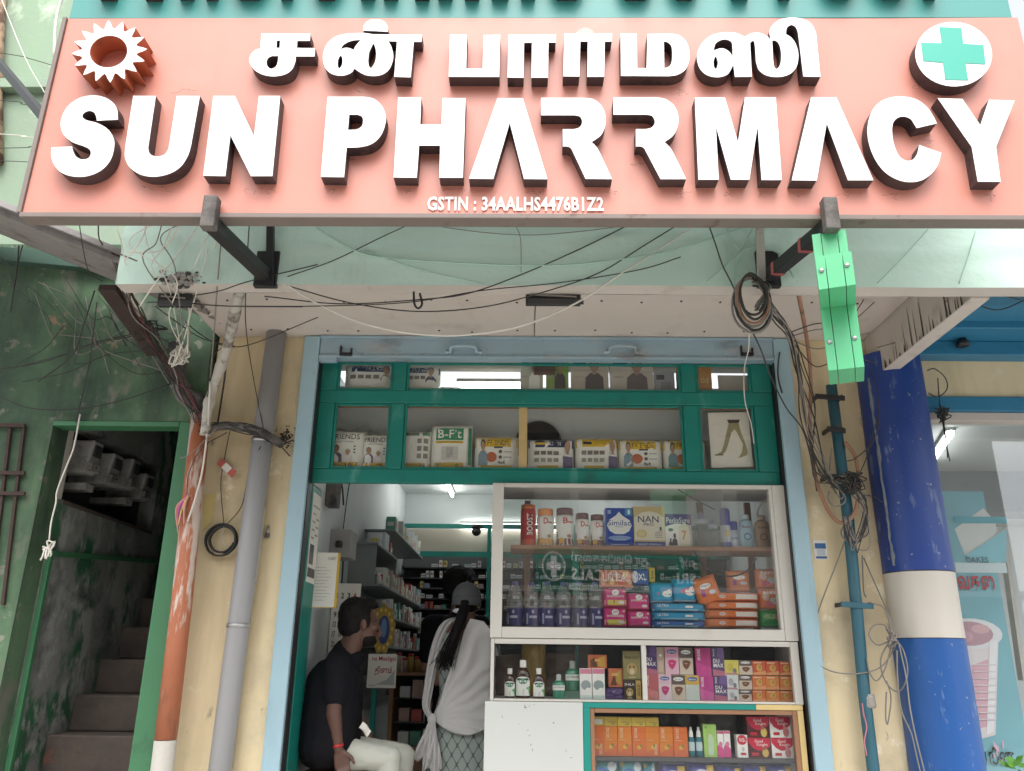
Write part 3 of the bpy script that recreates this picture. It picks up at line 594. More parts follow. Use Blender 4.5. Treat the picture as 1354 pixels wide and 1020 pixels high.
# corrugated lean-to roof
rf = B()
def corr(u, v):
    a = P(-14, 262, -1.2); b_ = P(182, 341, -1.2); a = a + (a - b_) * 1.6; p = a.lerp(b_, v)
    y = -1.2 + 1.0 * u; wob = .018 * math.sin(y * 2 * math.pi / .09)
    return (p.x - .10 * (1 - u) * 0, y, p.z + .13 * u + wob)
rf.grid(corr, 110, 6, M_tin); rf.build('corrugated_roof', None, 'grey corrugated lean-to roof sheet sloping down to the sign corner', 'roof', thick=.006)
B().bar(P(-14, 276, -1.14), P(176, 352, -1.14), .02, .025, M_tin).build('roof_batten', None, 'dark batten under the edge of the corrugated roof', 'batten')
B().bar(P(-10, 318, -.10) + Vector((-1, 0, .0)), P(160, 352, -.10), .06, .09, mat('dark_green_rafter', (.03, .07, .05), .8, .2, 5)).build('roof_rafter', None, 'dark green rafter below the corrugated roof', 'rafter', bevel=.004)
B().bar(P(142, 380, -.75), P(205, 468, -.12), .09, .035, M_rustb).build('rusty_plate', None, 'rusty dark brown plank slanting down under the canopy corner', 'plank', bevel=.004)
# rusty post end at far left
pp = B(); pp.tube([P(-5, 215, .0), P(-6, 130, .0), P(-4, 60, .0), P(2, -60, .0)], .042, mat('flaking_post', (.35, .24, .16), .8, .3, 9, .3, 40, layers=(((.10, .05, .03), 7, .5, .6, None),)), 12)
pp.build('flaking_post', None, 'flaking brown and white post at the picture edge left of the sign', 'post')

# ================================================================== pipes and conduit on the left pilaster
def pipe(name, pts, r, mt, label, cat, n=14, sub=6, **k):
    return B().tube(curve(pts, sub), r, mt, n).build(name, None, label, cat, **k)
gp = thing('grey_drain_pipe', (-1.45, -.06, .16), 'straight grey drain pipe running down the cream pilaster', 'pipe')
B().tube([(-1.44, -.068, 3.35), (-1.465, -.068, 1.75), (-1.485, -.068, .161)], .056, M_gpipe, 20).build('pipe_run', gp)
for z in (2.70, 1.72): 
    xx = -1.44 - .045 * (3.35 - z) / 3.19 - .0; B().lathe((xx - .003, -.068, z), [(.059, -.01), (.060, 0), (.059, .01)], M_galv, 20).build('clamp', gp)
B().prism([(-1.53, 3.30), (-1.36, 3.30), (-1.39, 3.339), (-1.50, 3.339)], -.16, -.13, M_black).build('top_gap', gp) if False else None
op = thing('orange_pipe', (-1.83, -.12, .16), 'flaking orange painted pipe between green jamb and cream pilaster', 'pipe')
B().tube([P(266, 548, -.125), P(240, 800, -.125), P(219, 978, -.125)], .052, M_opipe, 18).build('pipe_run', op)
B().tube([P(219, 979, -.125), (P(219, 979, -.125).x + .02, -.125, .161)], .053, M_wpipe, 18).build('white_foot', op)
eb = thing('grimy_elbow', (-1.9, -.1, 2.8), 'grimy cast pipe elbow above the orange pipe', 'pipe')
B().tube(curve([P(232, 455, -.10), P(236, 495, -.10), P(243, 522, -.115), P(262, 533, -.125), P(268, 552, -.125)], 6), [.042] * 12 + [.05] * 13, M_grime, 14).build('elbow', eb)
B().lathe(P(240, 512, -.11), [(.05, -.018), (.056, 0), (.05, .018)], M_grime, 14).build('collar', eb)
wc = B(); pts = curve([P(340, 283, -1.12), P(337, 320, -1.14), P(326, 372, -1.10), P(316, 390, -.95), P(300, 460, -.45), P(285, 505, -.19), P(274, 545, -.185), P(272, 575, -.185)], 8)
rw = [.026 + .008 * rnd.random() if i % 9 < 3 else .026 for i in range(len(pts))]
wc.tube(pts, rw, M_wpipe, 12); wc.build('wrapped_conduit', None, 'grimy white tape-wrapped conduit dropping from the canopy to the pilaster', 'conduit')
wb = B(); pts = curve([P(268, 570, -.16), P(300, 563, -.13), P(330, 568, -.14), P(352, 575, -.15), P(372, 588, -.05)], 8)
wb.tube(pts, [.018 + .007 * rnd.random() for _ in pts], M_grime, 10)
for k in range(9):
    o = Vector((rnd.uniform(-.02, .02), rnd.uniform(-.02, .0), rnd.uniform(-.02, .02)))
    wb.tube(curve([p + o + Vector((0, 0, .012 * math.sin(i + k))) for i, p in enumerate(pts[::4])] + [P(378 + rnd.uniform(-6, 10), 580 + rnd.uniform(-12, 24), -.02)], 4), .0035, M_black, 5)
wb.build('cable_bundle', None, 'thick grimy bundle of taped cables crossing the cream pilaster', 'cable bundle')
mf = B()
for k in range(60):
    a = rnd.uniform(0, 6.28); r = rnd.uniform(.0, .075); c = P(376, 578, -.002); mf.lathe((0, 0, 0), [(rnd.uniform(.002, .007), 0), (.001, .0015)], M_drip, 6)
    n_ = 12; mf.v[-n_:] = [(c.x + r * math.cos(a) + v[0], -.0005 - v[2], c.z + r * math.sin(a) + v[1]) for v in mf.v[-n_:]]
mf.build('cable_hole_stain', bld, kind='stuff')
tube2 = B().tube(curve([P(360, 575, -.045), P(358, 590, -.03), P(352, 640, -.025), P(338, 760, -.02), P(318, 880, -.02), P(309, 940, -.02)], 6), .010, M_wpipe, 8)
tube2.build('white_hose', None, 'thin white hose hanging beside the grey drain pipe', 'hose')
# black coil of cable hanging
ck = thing('cable_coil', P(294, 740, -.03), 'neat black cable coil hanging on the cream pilaster', 'cable coil')
cb = B(); cc = P(294, 714, -.035)
pts = []
for i in range(6 * 28): a = 2 * math.pi * i / 28; r = .076 + .011 * math.sin(i * .11) + rnd.uniform(-.001, .001); pts.append((cc.x + r * math.cos(a), cc.y - .006 + .012 * math.sin(i * .37), cc.z + r * 1.0 * math.sin(a)))
cb.tube(pts, .0055, M_black, 6); cb.build('loops', ck)
B().tube(curve([P(296, 694, -.03), P(292, 640, -.02), P(298, 600, -.02), P(304, 570, -.06)], 5), .0025, M_black, 5).build('hanging_wire', ck)
B().tube(curve([P(300, 694, -.04), P(320, 668, -.04), P(330, 620, -.09), P(345, 590, -.13)], 5), .0025, M_black, 5).build('hanging_wire', ck)
B().tube(curve([P(296, 697, -.045), P(293, 712, -.045), P(297, 722, -.045), P(302, 722, -.045)], 5), .002, M_wpipe, 5).build('white_tie', ck)
tg = B(); c = P(300, 619, -.03); d1 = (P(310, 628, -.03) - P(290, 610, -.03)).normalized(); n1 = Vector((d1.z, 0, -d1.x))
tg.add([c + d1 * a + n1 * e + Vector((0, yy, 0)) for yy in (-.003, .003) for (a, e) in ((-.058, -.02), (.058, -.02), (.058, .02), (-.058, .02))], [(0, 1, 2, 3), (7, 6, 5, 4), (0, 4, 5, 1), (1, 5, 6, 2), (2, 6, 7, 3), (3, 7, 4, 0)], ink((.50, .11, .08), .6))
tg.add([c + d1 * a + n1 * e + Vector((0, -.0045, 0)) for (a, e) in ((-.024, -.019), (.024, -.019), (.024, .019), (-.024, .019))], [(0, 1, 2, 3)], M_paper)
tg.build('paper_tag', None, 'small red and white folded tag hanging above the black coil', 'tag')
bo = B(); c = P(354, 704, -.01); bo.lathe(c, [(.007, -.035), (.007, .035)], M_galv, 8); bo.lathe(c + Vector((0, -.004, -.018)), [(.014, -.012), (.015, 0), (.012, .012)], M_grime, 6); bo.build('wall_bolt', None, 'rusty steel bolt fixed to the cream pilaster beside the grey pipe', 'bolt')
rb = B()
for k in range(5):
    a0 = P(247 + k, 655, -.19); rb.tube(curve([a0, P(243 - k * 2 + rnd.uniform(-3, 3), 672, -.20), P(240 + rnd.uniform(-6, 8), 690 + 4 * k, -.195)], 5), [.006, .007, .007, .006, .007, .006, .005, .004, .004, .003, .002], ink(((.55, .10, .25), (.62, .30, .22), (.60, .50, .16), (.5, .12, .35), (.6, .25, .2))[k], .7), 5)
rb.build('ribbon_scrap', None, 'pink and yellow ribbon scraps tied round the orange pipe', 'ribbon')
yp = B(); yp.add([P(271, 655, -.002) + Vector((0, -.002, 0)), P(285, 652, -.004), P(280, 690, -.003), P(268, 702, -.004)], [(3, 2, 1, 0)], ink((.62, .50, .20), .8)); yp.build('torn_poster', None, 'torn yellow paper scrap on the cream pilaster beside the orange pipe', 'paper', thick=.001)

# ================================================================== right pilaster, blue column, neighbour
bp = thing('blue_pipe', (1.68, -.08, .16), 'thin blue-green metal pipe clamped to the right cream pilaster', 'pipe')
B().tube([P(1099, 510, -.075), P(1122, 690, -.075), P(1143, 920, -.075), P(1155, 1020, -.075), (P(1155, 1020, -.075).x, -.075, .161)], .030, M_bpipe, 14).build('pipe_run', bp)
for (a, b_, y) in ((1078, 1117, 526), (1094, 1118, 569), (1092, 1136, 632), (1112, 1155, 801)):
    q0, q1 = P(a, y - 2, -.105), P(b_, y + 1, -.105); cp = B().bar(q0, q1, .012, .028, M_black if y < 700 else M_bpipe); cp = cp.build('clamp', bp, bevel=.002)
    for xx in (q0.x + .012, q1.x - .012): B().box(xx - .006, xx + .006, -.1, .0, q0.z - .01, q0.z + .01, M_black).build('clamp_foot', cp)
B().lathe(P(1148, 928, -.075), [(.03, -.03), (.036, -.02), (.034, .02), (.031, .035)], M_conc, 12).build('cement_joint', bp)
cl = thing('round_column', (2.055, -.02, 0), 'round gloss blue column with an off-white band beside the pharmacy', 'column')
CXC, CYC, CR = 2.055, -.04, .172
zb0 = P(1225, 843, -.2).z; zb1 = P(1215, 755, -.2).z
def ring_(z0, z1, mt, n, r=CR):    # hand-trowelled, slightly uneven round
    def f(u, v):
        a = 2 * math.pi * u; z = z0 + (z1 - z0) * v; q = r + .0035 * mnoise.noise((math.cos(a) * 2.2, math.sin(a) * 2.2, z * 2.5)) + .0012 * mnoise.noise((math.cos(a) * 7, math.sin(a) * 7, z * 9)); return (CXC + q * math.cos(a), CYC + q * math.sin(a), z)
    B().grid(f, 72, max(2, int((z1 - z0) / .03)), mt).build(n, cl)
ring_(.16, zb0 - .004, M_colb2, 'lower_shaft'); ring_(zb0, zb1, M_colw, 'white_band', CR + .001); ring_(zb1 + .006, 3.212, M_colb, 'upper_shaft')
ring_(zb1, zb1 + .0055, M_black, 'band_line', CR + .0005); ring_(zb0 - .0045, zb0 - .0005, M_black, 'band_line', CR + .0005)
tr = B()
def smear(u, v):
    z = 3.07 - 1.02 * v; w = .007 + .008 * mnoise.noise((z * 7, 1, 0)) + .008 * mnoise.noise((z * 25, 2, 0)); a = R(208) + (u - .5) * w / CR * 2 + .05 * mnoise.noise((z * 3, 5, 0))
    r = CR + .001 + .010 * math.sin(math.pi * u) * (1 + .8 * mnoise.noise((z * 30, u * 6, 0))); return (CXC + r * math.cos(a), CYC + r * math.sin(a), z)
tr.grid(smear, 10, 150, mat('grey_cement_smear', (.16, .18, .20), .9, .4, 14, .6, 40), True, True)
tr.build('cement_smear', cl)
# neighbour shop
nb = thing('neighbour_shop', (3.3, .2, 0), 'glass fronted juice shop next door with cream beam and blue frame', 'shop')
B().box(2.225, 5.5, -.01, .25, 3.0, 3.36, M_cream).build('beam', nb, bevel=.006)
B().box(2.225, 5.5, -.03, .10, 2.915, 2.999, M_awn).build('blue_head', nb, bevel=.004)
B().box(2.225, 5.5, -.005, .09, 2.868, 2.914, M_beam).build('window_head', nb, bevel=.003)
B().box(2.225, 2.26, .0, .09, .3, 2.867, M_lip).build('window_jamb', nb)
B().box(2.261, 5.5, .055, .061, .45, 2.867, M_glass3).build('window_pane', nb)
B().box(2.225, 5.5, .0, 4.2, .0, .448, M_pave).build('floor', nb)
M_nceil = mat('neighbour_ceiling', (.40, .42, .41), .7, .06, 2)
B().box(2.2, 5.5, .26, 4.2, 2.95, 3.05, M_nceil).build('ceiling', nb)
B().box(2.2, 5.5, 4.1, 4.2, .45, 2.949, M_inwall).build('back_wall', nb)
B().box(2.105, 2.195, .31, 4.2, .45, 2.949, M_inwall).build('side_wall', nb)
B().box(2.2, 5.5, 1.6, 1.9, 2.65, 2.949, mat('neighbour_beam', (.22, .24, .25), .7)).build('ceiling_beam', nb)
nt_ = thing('tube_light', (2.75, .8, 2.92), 'lit tube light on the ceiling of the shop next door', 'light')
B().tube([(2.60, .42, 2.915), (2.86, 1.25, 2.915)], .016, M_tube, 10).build('tube', nt_); B().bar((2.60, .42, 2.938), (2.86, 1.25, 2.938), .05, .02, M_whitep).build('batten', nt_)
aw = B(); aw.box(2.06, 5.5, -.62, -.02, 3.375, 3.45, M_awn); aw.box(2.06, 5.5, -.10, -.02, 3.22, 3.374, M_awn); aw.box(2.06, 5.5, -.62, -.60, 3.33, 3.374, M_awn)
aw = None
al = thing('blue_awning', (3.2, -.3, 3.2), 'blue painted metal awning box over the shop next door', 'awning')
B().box(2.10, 5.5, -.30, -.015, 3.30, 3.372, M_awn).build('soffit_box', al, bevel=.005)
B().box(2.10, 5.5, -.12, -.012, 3.215, 3.299, M_awn).build('drop_rail', al, bevel=.005)
B().box(2.10, 5.5, -1.10, -.301, 3.34, 3.373, M_awn).build('canopy_sheet', al, bevel=.003)
lm = thing('awning_lamp', P(1272, 455, -.15), 'small dark spotlight under the blue awning', 'lamp')
B().bar(P(1268, 428, -.13), P(1268, 444, -.13), .016, .016, M_black).build('stem', lm); lb = B(); c = P(1273, 454, -.15); lb.lathe(c, [(.016, .03), (.032, .005), (.034, -.018), (.028, -.02)], M_black, 14); lb.build('lamp_head', lm)
# poster of a pink shake inside the neighbour window
po = thing('shake_poster', (2.6, .12, .5), 'pale blue window poster with a tall pink shake and red lettering', 'poster')
X0p, X1p = 2.262, P(1330, 820, .10).x; Z0p, Z1p = .55, P(1290, 650, .10).z
def pm(u, v, off): return (X0p + (X1p - X0p) * u, .10 - off, Z0p + (Z1p - Z0p) * v)
pbm = B(); pbm.box(X0p, X1p, .10, .106, Z0p, Z1p, mat('poster_blue', (.20, .42, .47), .5, .15, 3))
def puv(px, py):
    w = P(px, py, .10); return ((w.x - X0p) / (X1p - X0p), (w.z - Z0p) / (Z1p - Z0p))
def pr(a, b_, c_, d_, col): u0, v1 = puv(a, b_); u1, v0 = puv(c_, d_); return ('r', u0, v0, u1, v1, col)
it = []
u, v = puv(1285, 832); ru = puv(1326, 832)[0] - u
it.append(('p', [puv(*q) for q in ((1275, 690), (1300, 672), (1316, 690), (1318, 705), (1296, 728), (1276, 735), (1262, 700))], (.62, .62, .58)))
it.append(pr(1262, 744, 1332, 758, (.58, .66, .66)))
it.append(('p', [puv(*q) for q in ((1276, 842), (1320, 842), (1316, 972), (1288, 980))], (.74, .66, .66)))
it.append(('p', [puv(*q) for q in ((1284, 880), (1306, 872), (1308, 960), (1290, 965))], (.70, .42, .48)))
it.append(('e', *puv(1284, 838), ru * 1.0, .040, (.74, .72, .72)))
it.append(('e', *puv(1280, 838), ru * .80, .032, (.50, .30, .34)))
it += [('e', *puv(1296, 832), ru * .3, .012, (.66, .40, .42)), ('e', *puv(1272, 842), ru * .35, .016, (.60, .36, .40)), ('p', [puv(*q) for q in ((1308, 850), (1318, 846), (1313, 968), (1304, 972))], (.80, .76, .76)), ('r', *puv(1262, 692), *puv(1330, 684), (.10, .36, .42)), ('p', [puv(*q) for q in ((1276, 735), (1330, 700), (1330, 744), (1290, 744))], (.24, .52, .58))] + [('r', *puv(1286, 880 + 9 * k), *puv(1316, 878.6 + 9 * k), (.72, .60, .62)) for k in range(9)]
u0, v0 = puv(1267, 780); u1, v1 = puv(1312, 762)
it.append(('t', 'வகை', u0, v0, u1, v1, (.45, .03, .04), .02))
u0, v0 = puv(1300, 1012); u1, v1 = puv(1338, 988); it.append(('t', 'யூனு', u0, v0, u1, v1, (.03, .03, .03), .015))
u0, v0 = puv(1276, 744); u1, v1 = puv(1305, 737); it.append(('t', 'CAKES', u0, v0, u1, v1, (.08, .16, .18), .01))
for k in range(9): it.append(('e', *puv(1316 + rnd.uniform(-8, 10), 985 + rnd.uniform(-15, 25)), .012, .008, (.75, .45, .52)))
marks(pbm, pm, it, .0012); pbm.build('printed_sheet', po)
wsm = B(); wsm.bar(P(1325, 707, .2), P(1352, 900, .2), .05, .02, M_beam); wsm.build('window_mullion', nb)
lf = B()
for k in range(9):
    a = P(1338 + rnd.uniform(-3, 12), 1012 + rnd.uniform(-6, 14), -.1); d = Vector((rnd.uniform(-.09, .05), rnd.uniform(-.04, .04), rnd.uniform(0.0, .06))); n_ = Vector((d.z, .01, -d.x)).normalized() * .014
    lf.add([a, a + d * .5 + n_, a + d, a + d * .5 - n_], [(0, 1, 2, 3)], mat('fresh_leaf', (.09, .26, .03), .5, .3, 6))
lf.tube([P(1348, 1018, -.1), (P(1348, 1018, -.1).x, -.1, .165)], .006, mat('leaf_stem', (.10, .14, .04), .7), 6)
lf.build('leafy_sprig', None, 'green leafy sprig in front of the neighbouring shop window', 'plant')
st = thing('wall_sticker', P(1085, 740, -.002), 'small white and blue payment sticker on the cream pilaster', 'sticker')
a, b_, c0, d0 = RC(1076, 714, 1094, 740, -.003); sk = B().box(a, b_, -.004, -.0005, c0, d0, M_paper)
marks(sk, lambda u, v, o: (a + (b_ - a) * u, -.004 - o, c0 + (d0 - c0) * v), [('r', .1, .55, .9, .82, (.04, .12, .28)), ('r', .1, .04, .9, .16, (.04, .12, .28)), ('r', .2, .2, .8, .5, (.45, .5, .55))]); sk.build('printed_card', st)
# ================================================================== loose cables
M_cblk = mat('black_cable_sheath', (.040, .037, .034), .7, .4, 9)
M_cgry = mat('grey_cable_sheath', (.22, .20, .18), .6, .25, 12)
M_cwht = mat('white_cable_sheath', (.68, .65, .58), .5, .1, 12)
M_cmint = mat('mint_painted_cable', (.40, .58, .49), .6, .1, 10)
M_cbrn = mat('brown_hose_rubber', (.30, .15, .09), .6, .2, 10, layers=(((.10, .07, .05), 8, .58, .7, None),))
def cable(label, mt, r, pts, group='loose cables round the canopy', n=6, sub=7):
    B().tube(curve([P(*p) for p in pts], sub), r * (.78 if mt is M_cblk else .9), mt, n).build('cable', None, label, 'cable', group)
F = -1.225
L1 = 'thin dark cable sagging across the mint canopy fascia'
cable('thin dark cable rising from the left bracket to the sign foot', M_cblk, .003, [(380, 366, F), (440, 345, F), (500, 316, F), (560, 288, F)])
cable('dark cable swinging up from soffit to the sign between the bar brackets', M_cblk, .0035, [(350, 392, -1.1), (450, 402, -1.15), (560, 396, F), (620, 388, F), (690, 363, F), (770, 328, F), (850, 288, F)])
cable('dark cable with the deepest sag across the canopy edge', M_cblk, .0035, [(380, 378, F), (460, 400, F), (550, 412, F), (640, 406, F), (720, 386, F), (790, 362, F), (850, 326, F), (905, 292, F)])
cable('dark cable running nearly level past the open junction box', M_cblk, .003, [(300, 405, -1.1), (420, 405, F), (540, 400, F), (640, 384, F), (740, 374, F), (845, 357, F), (900, 340, F)])
cable('thin grey wire hanging in a shallow curve under the sign number', M_cgry, .0022, [(530, 290, F), (610, 304, F), (690, 311, F), (760, 307, F), (850, 296, F)])
cable('short grey wire dropping straight down the middle of the fascia', M_cgry, .002, [(678, 292, F), (688, 315, F), (689, 360, F)])
L2 = 'mint painted cable fixed across the canopy fascia'
cable('long mint painted cable looping across the whole fascia', M_cmint, .005, [(405, 290, F), (440, 315, F), (485, 337, F), (560, 345, F), (650, 350, F), (740, 351, F), (830, 342, F), (900, 328, F), (985, 300, F)], 'mint painted cables')
cable('short mint painted cable branching off towards the soffit', M_cmint, .004, [(480, 332, F), (560, 358, F), (640, 376, F)], 'mint painted cables')
cable('mint painted hose arching over the bracket coil', M_cmint, .006, [(975, 395, F), (970, 365, F), (980, 335, F), (1000, 328, F), (1030, 335, F), (1050, 368, F)], 'mint painted cables')
cable('long white cable drooping below the canopy edge', M_cwht, .0042, [(378, 376, F), (420, 402, F), (480, 428, F), (550, 442, -1.2), (620, 443, -1.2), (690, 431, F), (760, 402, F), (820, 363, F), (880, 325, F), (930, 290, F)])
# left knot of cables
L3 = 'pale cable dropping from the sign into the tangle at the canopy corner'
for pts in ([(150, 290, -1.3), (160, 320, -1.3), (166, 350, -1.2), (172, 372, -1.1)], [(198, 288, -1.3), (185, 320, -1.3), (165, 345, -1.25)], [(240, 292, -1.3), (215, 330, -1.25), (168, 334, -1.25)],
            [(232, 405, -1.0), (248, 375, -1.1), (262, 340, -1.25), (285, 292, -1.3)], [(248, 470, -.6), (250, 420, -.9), (262, 380, -1.15), (275, 330, -1.25)], [(185, 405, -1.1), (205, 375, -1.2), (240, 330, -1.25), (268, 290, -1.3)],
            [(232, 480, -.5), (246, 440, -.8), (256, 400, -1.0), (290, 310, -1.25)]):
    cable(L3, M_cwht, .0035, pts, 'pale cables at the canopy corner')
L4 = 'dark cable hanging in the tangle under the corrugated roof'
for pts in ([(0, 488, -.2), (60, 478, -.2), (120, 455, -.2), (175, 442, -.15)], [(0, 492, -.2), (80, 470, -.25), (140, 452, -.3), (178, 444, -.2)], [(30, 505, -.12), (90, 492, -.12), (140, 470, -.12), (190, 464, -.12)],
            [(0, 525, -.1), (40, 540, -.1), (100, 541, -.1), (160, 530, -.1), (225, 508, -.1)], [(125, 385, -.6), (110, 430, -.5), (95, 470, -.4), (50, 505, -.3)], [(100, 560, -.12), (118, 480, -.2), (128, 400, -.5)],
            [(104, 290, -1.3), (110, 330, -1.2), (118, 360, -1.0), (135, 372, -.9)], [(130, 292, -1.3), (132, 318, -1.2), (150, 335, -1.1)], [(85, 430, -.3), (60, 460, -.3), (22, 482, -.3)], [(0, 340, -.4), (20, 352, -.4), (30, 325, -.5)], [(25, 325, -.6), (22, 360, -.6), (18, 385, -.6), (14, 412, -.6)]):
    cable(L4, M_cblk, rnd.choice((.003, .004, .005)), pts, 'dark cables under the lean-to roof')
L5 = 'cable running down from the canopy corner to the grimy elbow'
for k in range(11):
    j = lambda s: rnd.uniform(-s, s)
    cable(L5, rnd.choice((M_cblk, M_cgry, M_cblk, mat('maroon_cable', (.16, .05, .05), .6))), rnd.choice((.003, .0035, .0045)),
          [(152 + j(6), 335 + j(6), -1.15), (165 + j(5), 375 + j(5), -1.0), (182 + j(8), 415 + j(6), -.75), (205 + j(10), 450 + j(6), -.45), (228 + j(8), 490 + j(8), -.2), (245 + j(12), 520 + j(10), -.18), (262 + j(8), 552 + j(8), -.20)], 'cables down to the elbow')
L6 = 'dark cable strung from the canopy corner along the soffit'
for pts in ([(195, 400, -1.0), (235, 400, -1.05), (300, 405, -1.1), (400, 406, -1.0)], [(240, 420, -.9), (262, 440, -.7), (292, 456, -.5), (330, 456, -.35), (420, 420, -.8)], [(205, 405, -1.0), (232, 425, -.9), (268, 448, -.6), (310, 458, -.4)],
            [(250, 392, -1.05), (290, 385, F), (330, 372, F), (420, 350, F)], [(300, 455, -.4), (280, 475, -.25), (275, 520, -.2), (262, 560, -.2)]):
    cable(L6, M_cblk, .0035, pts, 'dark cables along the soffit')
cable('long dark cable hanging straight down past the wrapped conduit', M_cblk, .0035, [(330, 290, -1.3), (326, 360, -1.15), (325, 430, -.7), (335, 500, -.15), (350, 575, -.14)])
cable('long grey cable hanging straight from sign to white conduit', M_cgry, .004, [(295, 290, -1.3), (288, 370, -1.2), (283, 440, -.9), (278, 500, -.25)])
cable('stiff black cable curving up beside the white conduit', M_cblk, .007, [(300, 470, -.16), (297, 500, -.1), (291, 540, -.09), (287, 565, -.12)])
# pale strip running down over the orange pipe
cable('long pale cable lying down over the orange pipe', M_cwht, .006, [(278, 505, -.22), (275, 560, -.20), (268, 620, -.195), (258, 660, -.19), (248, 690, -.185)], None or 'pale cables at the orange pipe')
cable('thin dark cable hooked off the pipe towards the green jamb', M_cgry, .003, [(288, 565, -.2), (268, 585, -.21), (250, 602, -.2), (238, 606, -.19)], 'thin cables at the orange pipe')
cable('thin dark cable hooked off the pipe towards the green jamb', M_cblk, .003, [(300, 572, -.16), (268, 592, -.2), (250, 625, -.2), (247, 655, -.19)], 'thin cables at the orange pipe')
cable('pale cable with a knotted end hanging in the stair doorway', M_cwht, .005, [(106, 548, -.09), (98, 590, -.08), (90, 612, -.08), (76, 648, -.07), (74, 665, -.07), (68, 690, -.07), (65, 715, -.07)])
kn = B(); c = P(65, 726, -.07); pts = [c + Vector((rnd.gauss(0, .012), rnd.gauss(0, .008), rnd.uniform(-.055, .04))) for _ in range(26)]; kn.tube(curve(pts, 4), .005, M_cwht, 5); kn.build('cable_knot', None, 'pale knotted cable end against the peeling stair wall', 'cable knot')
kn = B(); c = P(239, 470, -.42); pts = [c + Vector((rnd.gauss(0, .022), rnd.gauss(0, .015), rnd.uniform(-.06, .06))) for _ in range(60)]; kn.tube(curve(pts, 4), .004, M_cwht, 5); kn.build('cable_knot', None, 'pale taped ball of wires below the canopy corner', 'cable knot')
kn = B(); c = P(195, 440, -.35); pts = [c + Vector((rnd.gauss(0, .05), rnd.gauss(0, .03), rnd.uniform(-.09, .07))) for _ in range(36)]; kn.tube(curve(pts, 5), .0035, M_cblk, 5); kn.build('cable_knot', None, 'dark snarl of cable on the rusty plank', 'cable knot')
# junction boxes on the soffit
def jbox(a, b_, c_, d_, Y, label, dp=.05):
    r_ = RC(a, b_, c_, d_, Y); t = thing('junction_box', ((r_[0] + r_[1]) / 2, Y, r_[2]), label, 'junction box')
    B().box(r_[0], r_[1], Y, Y + dp, r_[2], r_[3] - .0, M_black).build('base', t, bevel=.004); zm = (r_[2] + r_[3]) / 2
    B().box(r_[0] + .01, r_[1] + .012, Y - .006, Y - .001, r_[2] - .004, zm - .005, mat('dark_grey_plastic', (.05, .05, .05), .5)).build('loose_cover', t, bevel=.002)
    B().bar((r_[0] + .02, Y - .012, zm + .01), (r_[1] - .02, Y - .012, zm), .006, .006, M_cgry).build('clip_wire', t)
jbox(695, 386, 768, 402, -1.112, 'open black junction box on the soffit above the pharmacy door', .03)
jbox(208, 388, 252, 404, -1.112, 'open black junction box near the left corner of the canopy', .03)
hk = B(); hk.tube(curve([P(547, 386, F), P(548, 402, F), P(553, 408, F), P(558, 402, F), P(555, 388, F)], 5), .005, M_black, 6); hk.build('cable_hook', None, 'small black cable hook at the middle of the canopy edge', 'hook')
# right bracket coil
cb = B(); cc = P(994, 392, -1.27)
for k in range(6):
    pts = []; ph = rnd.uniform(0, 6); rx, rz = .052 + .006 * k, .095 + .006 * k
    for i in range(25): a = 2 * math.pi * i / 24; pts.append((cc.x + rx * math.cos(a) + rnd.uniform(-.002, .002), cc.y - .02 + .01 * math.sin(a * 2 + ph) + .006 * k, cc.z + rz * math.sin(a) - .008 * k))
    cb.tube(pts, .0055, (M_cblk, M_cblk, M_cbrn, M_cgry, M_cblk, M_cgry)[k], 6, cap=False)
for k in range(8): cb.tube(curve([P(1003 + rnd.uniform(-10, 4), 372 + rnd.uniform(-6, 6), -1.27), P(1015 + rnd.uniform(-5, 5), 385 + rnd.uniform(-8, 8), -1.28), P(1000 + rnd.uniform(-8, 12), 402 + rnd.uniform(-8, 12), -1.27)], 4), .005, rnd.choice((M_cblk, M_cgry)), 5)
cb.build('cable_coil', None, 'coil of black and grey cables hanging on the taped sign bracket', 'cable coil')
cable('thin cable rising from the bracket coil to the sign', M_cblk, .004, [(978, 398, -1.26), (965, 370, -1.25), (955, 350, -1.25), (945, 320, -1.25), (935, 292, -1.3)])
vp_ = B().bar(P(1004, 292, -1.23), P(1007, 372, -1.23), .03, .03, M_wpipe); vp_.build('flaking_post', None, 'flaking white upright bar on the fascia behind the taped bracket', 'post')
vp_ = B().bar(P(358, 285, -1.225), P(357, 380, -1.225), .026, .03, M_black); vp_.build('black_upright', None, 'black upright bar on the fascia behind the left bracket', 'post')
cable('thin pale cable hanging from the coil down past the cabinet glass', M_cwht, .003, [(990, 428, -1.26), (990, 460, -.9), (984, 490, -.5), (985, 530, -.2), (993, 560, -.1), (997, 587, -.08)])
cable('black cable running from the coil down the blue guide rail', M_cblk, .005, [(990, 430, -1.26), (1005, 460, -.9), (1020, 500, -.5), (1040, 540, -.2), (1062, 570, -.08), (1075, 620, -.05), (1080, 650, -.04)])
cable('black cable stub on the blue guide rail', M_cblk, .006, [(1031, 466, -.06), (1029, 480, -.06), (1029, 500, -.055), (1034, 520, -.06)])
L7 = 'dark cable in the fan of wires between coil and right pilaster'
for k in range(12):
    j = lambda s: rnd.uniform(-s, s)
    cable(L7, rnd.choice((M_cblk, M_cgry, M_cblk)), rnd.choice((.0035, .005, .004)), [(1012 + j(6), 398 + j(8), -1.25), (1030 + j(8), 422 + j(6), -1.0), (1046 + j(5), 445 + j(5), -.7), (1056 + j(7), 490 + j(10), -.35), (1068 + j(10), 550 + j(12), -.15), (1085 + j(16), 620 + j(14), -.12), (1112 + j(14), 650 + j(14), -.13)], 'wires between coil and right pilaster')
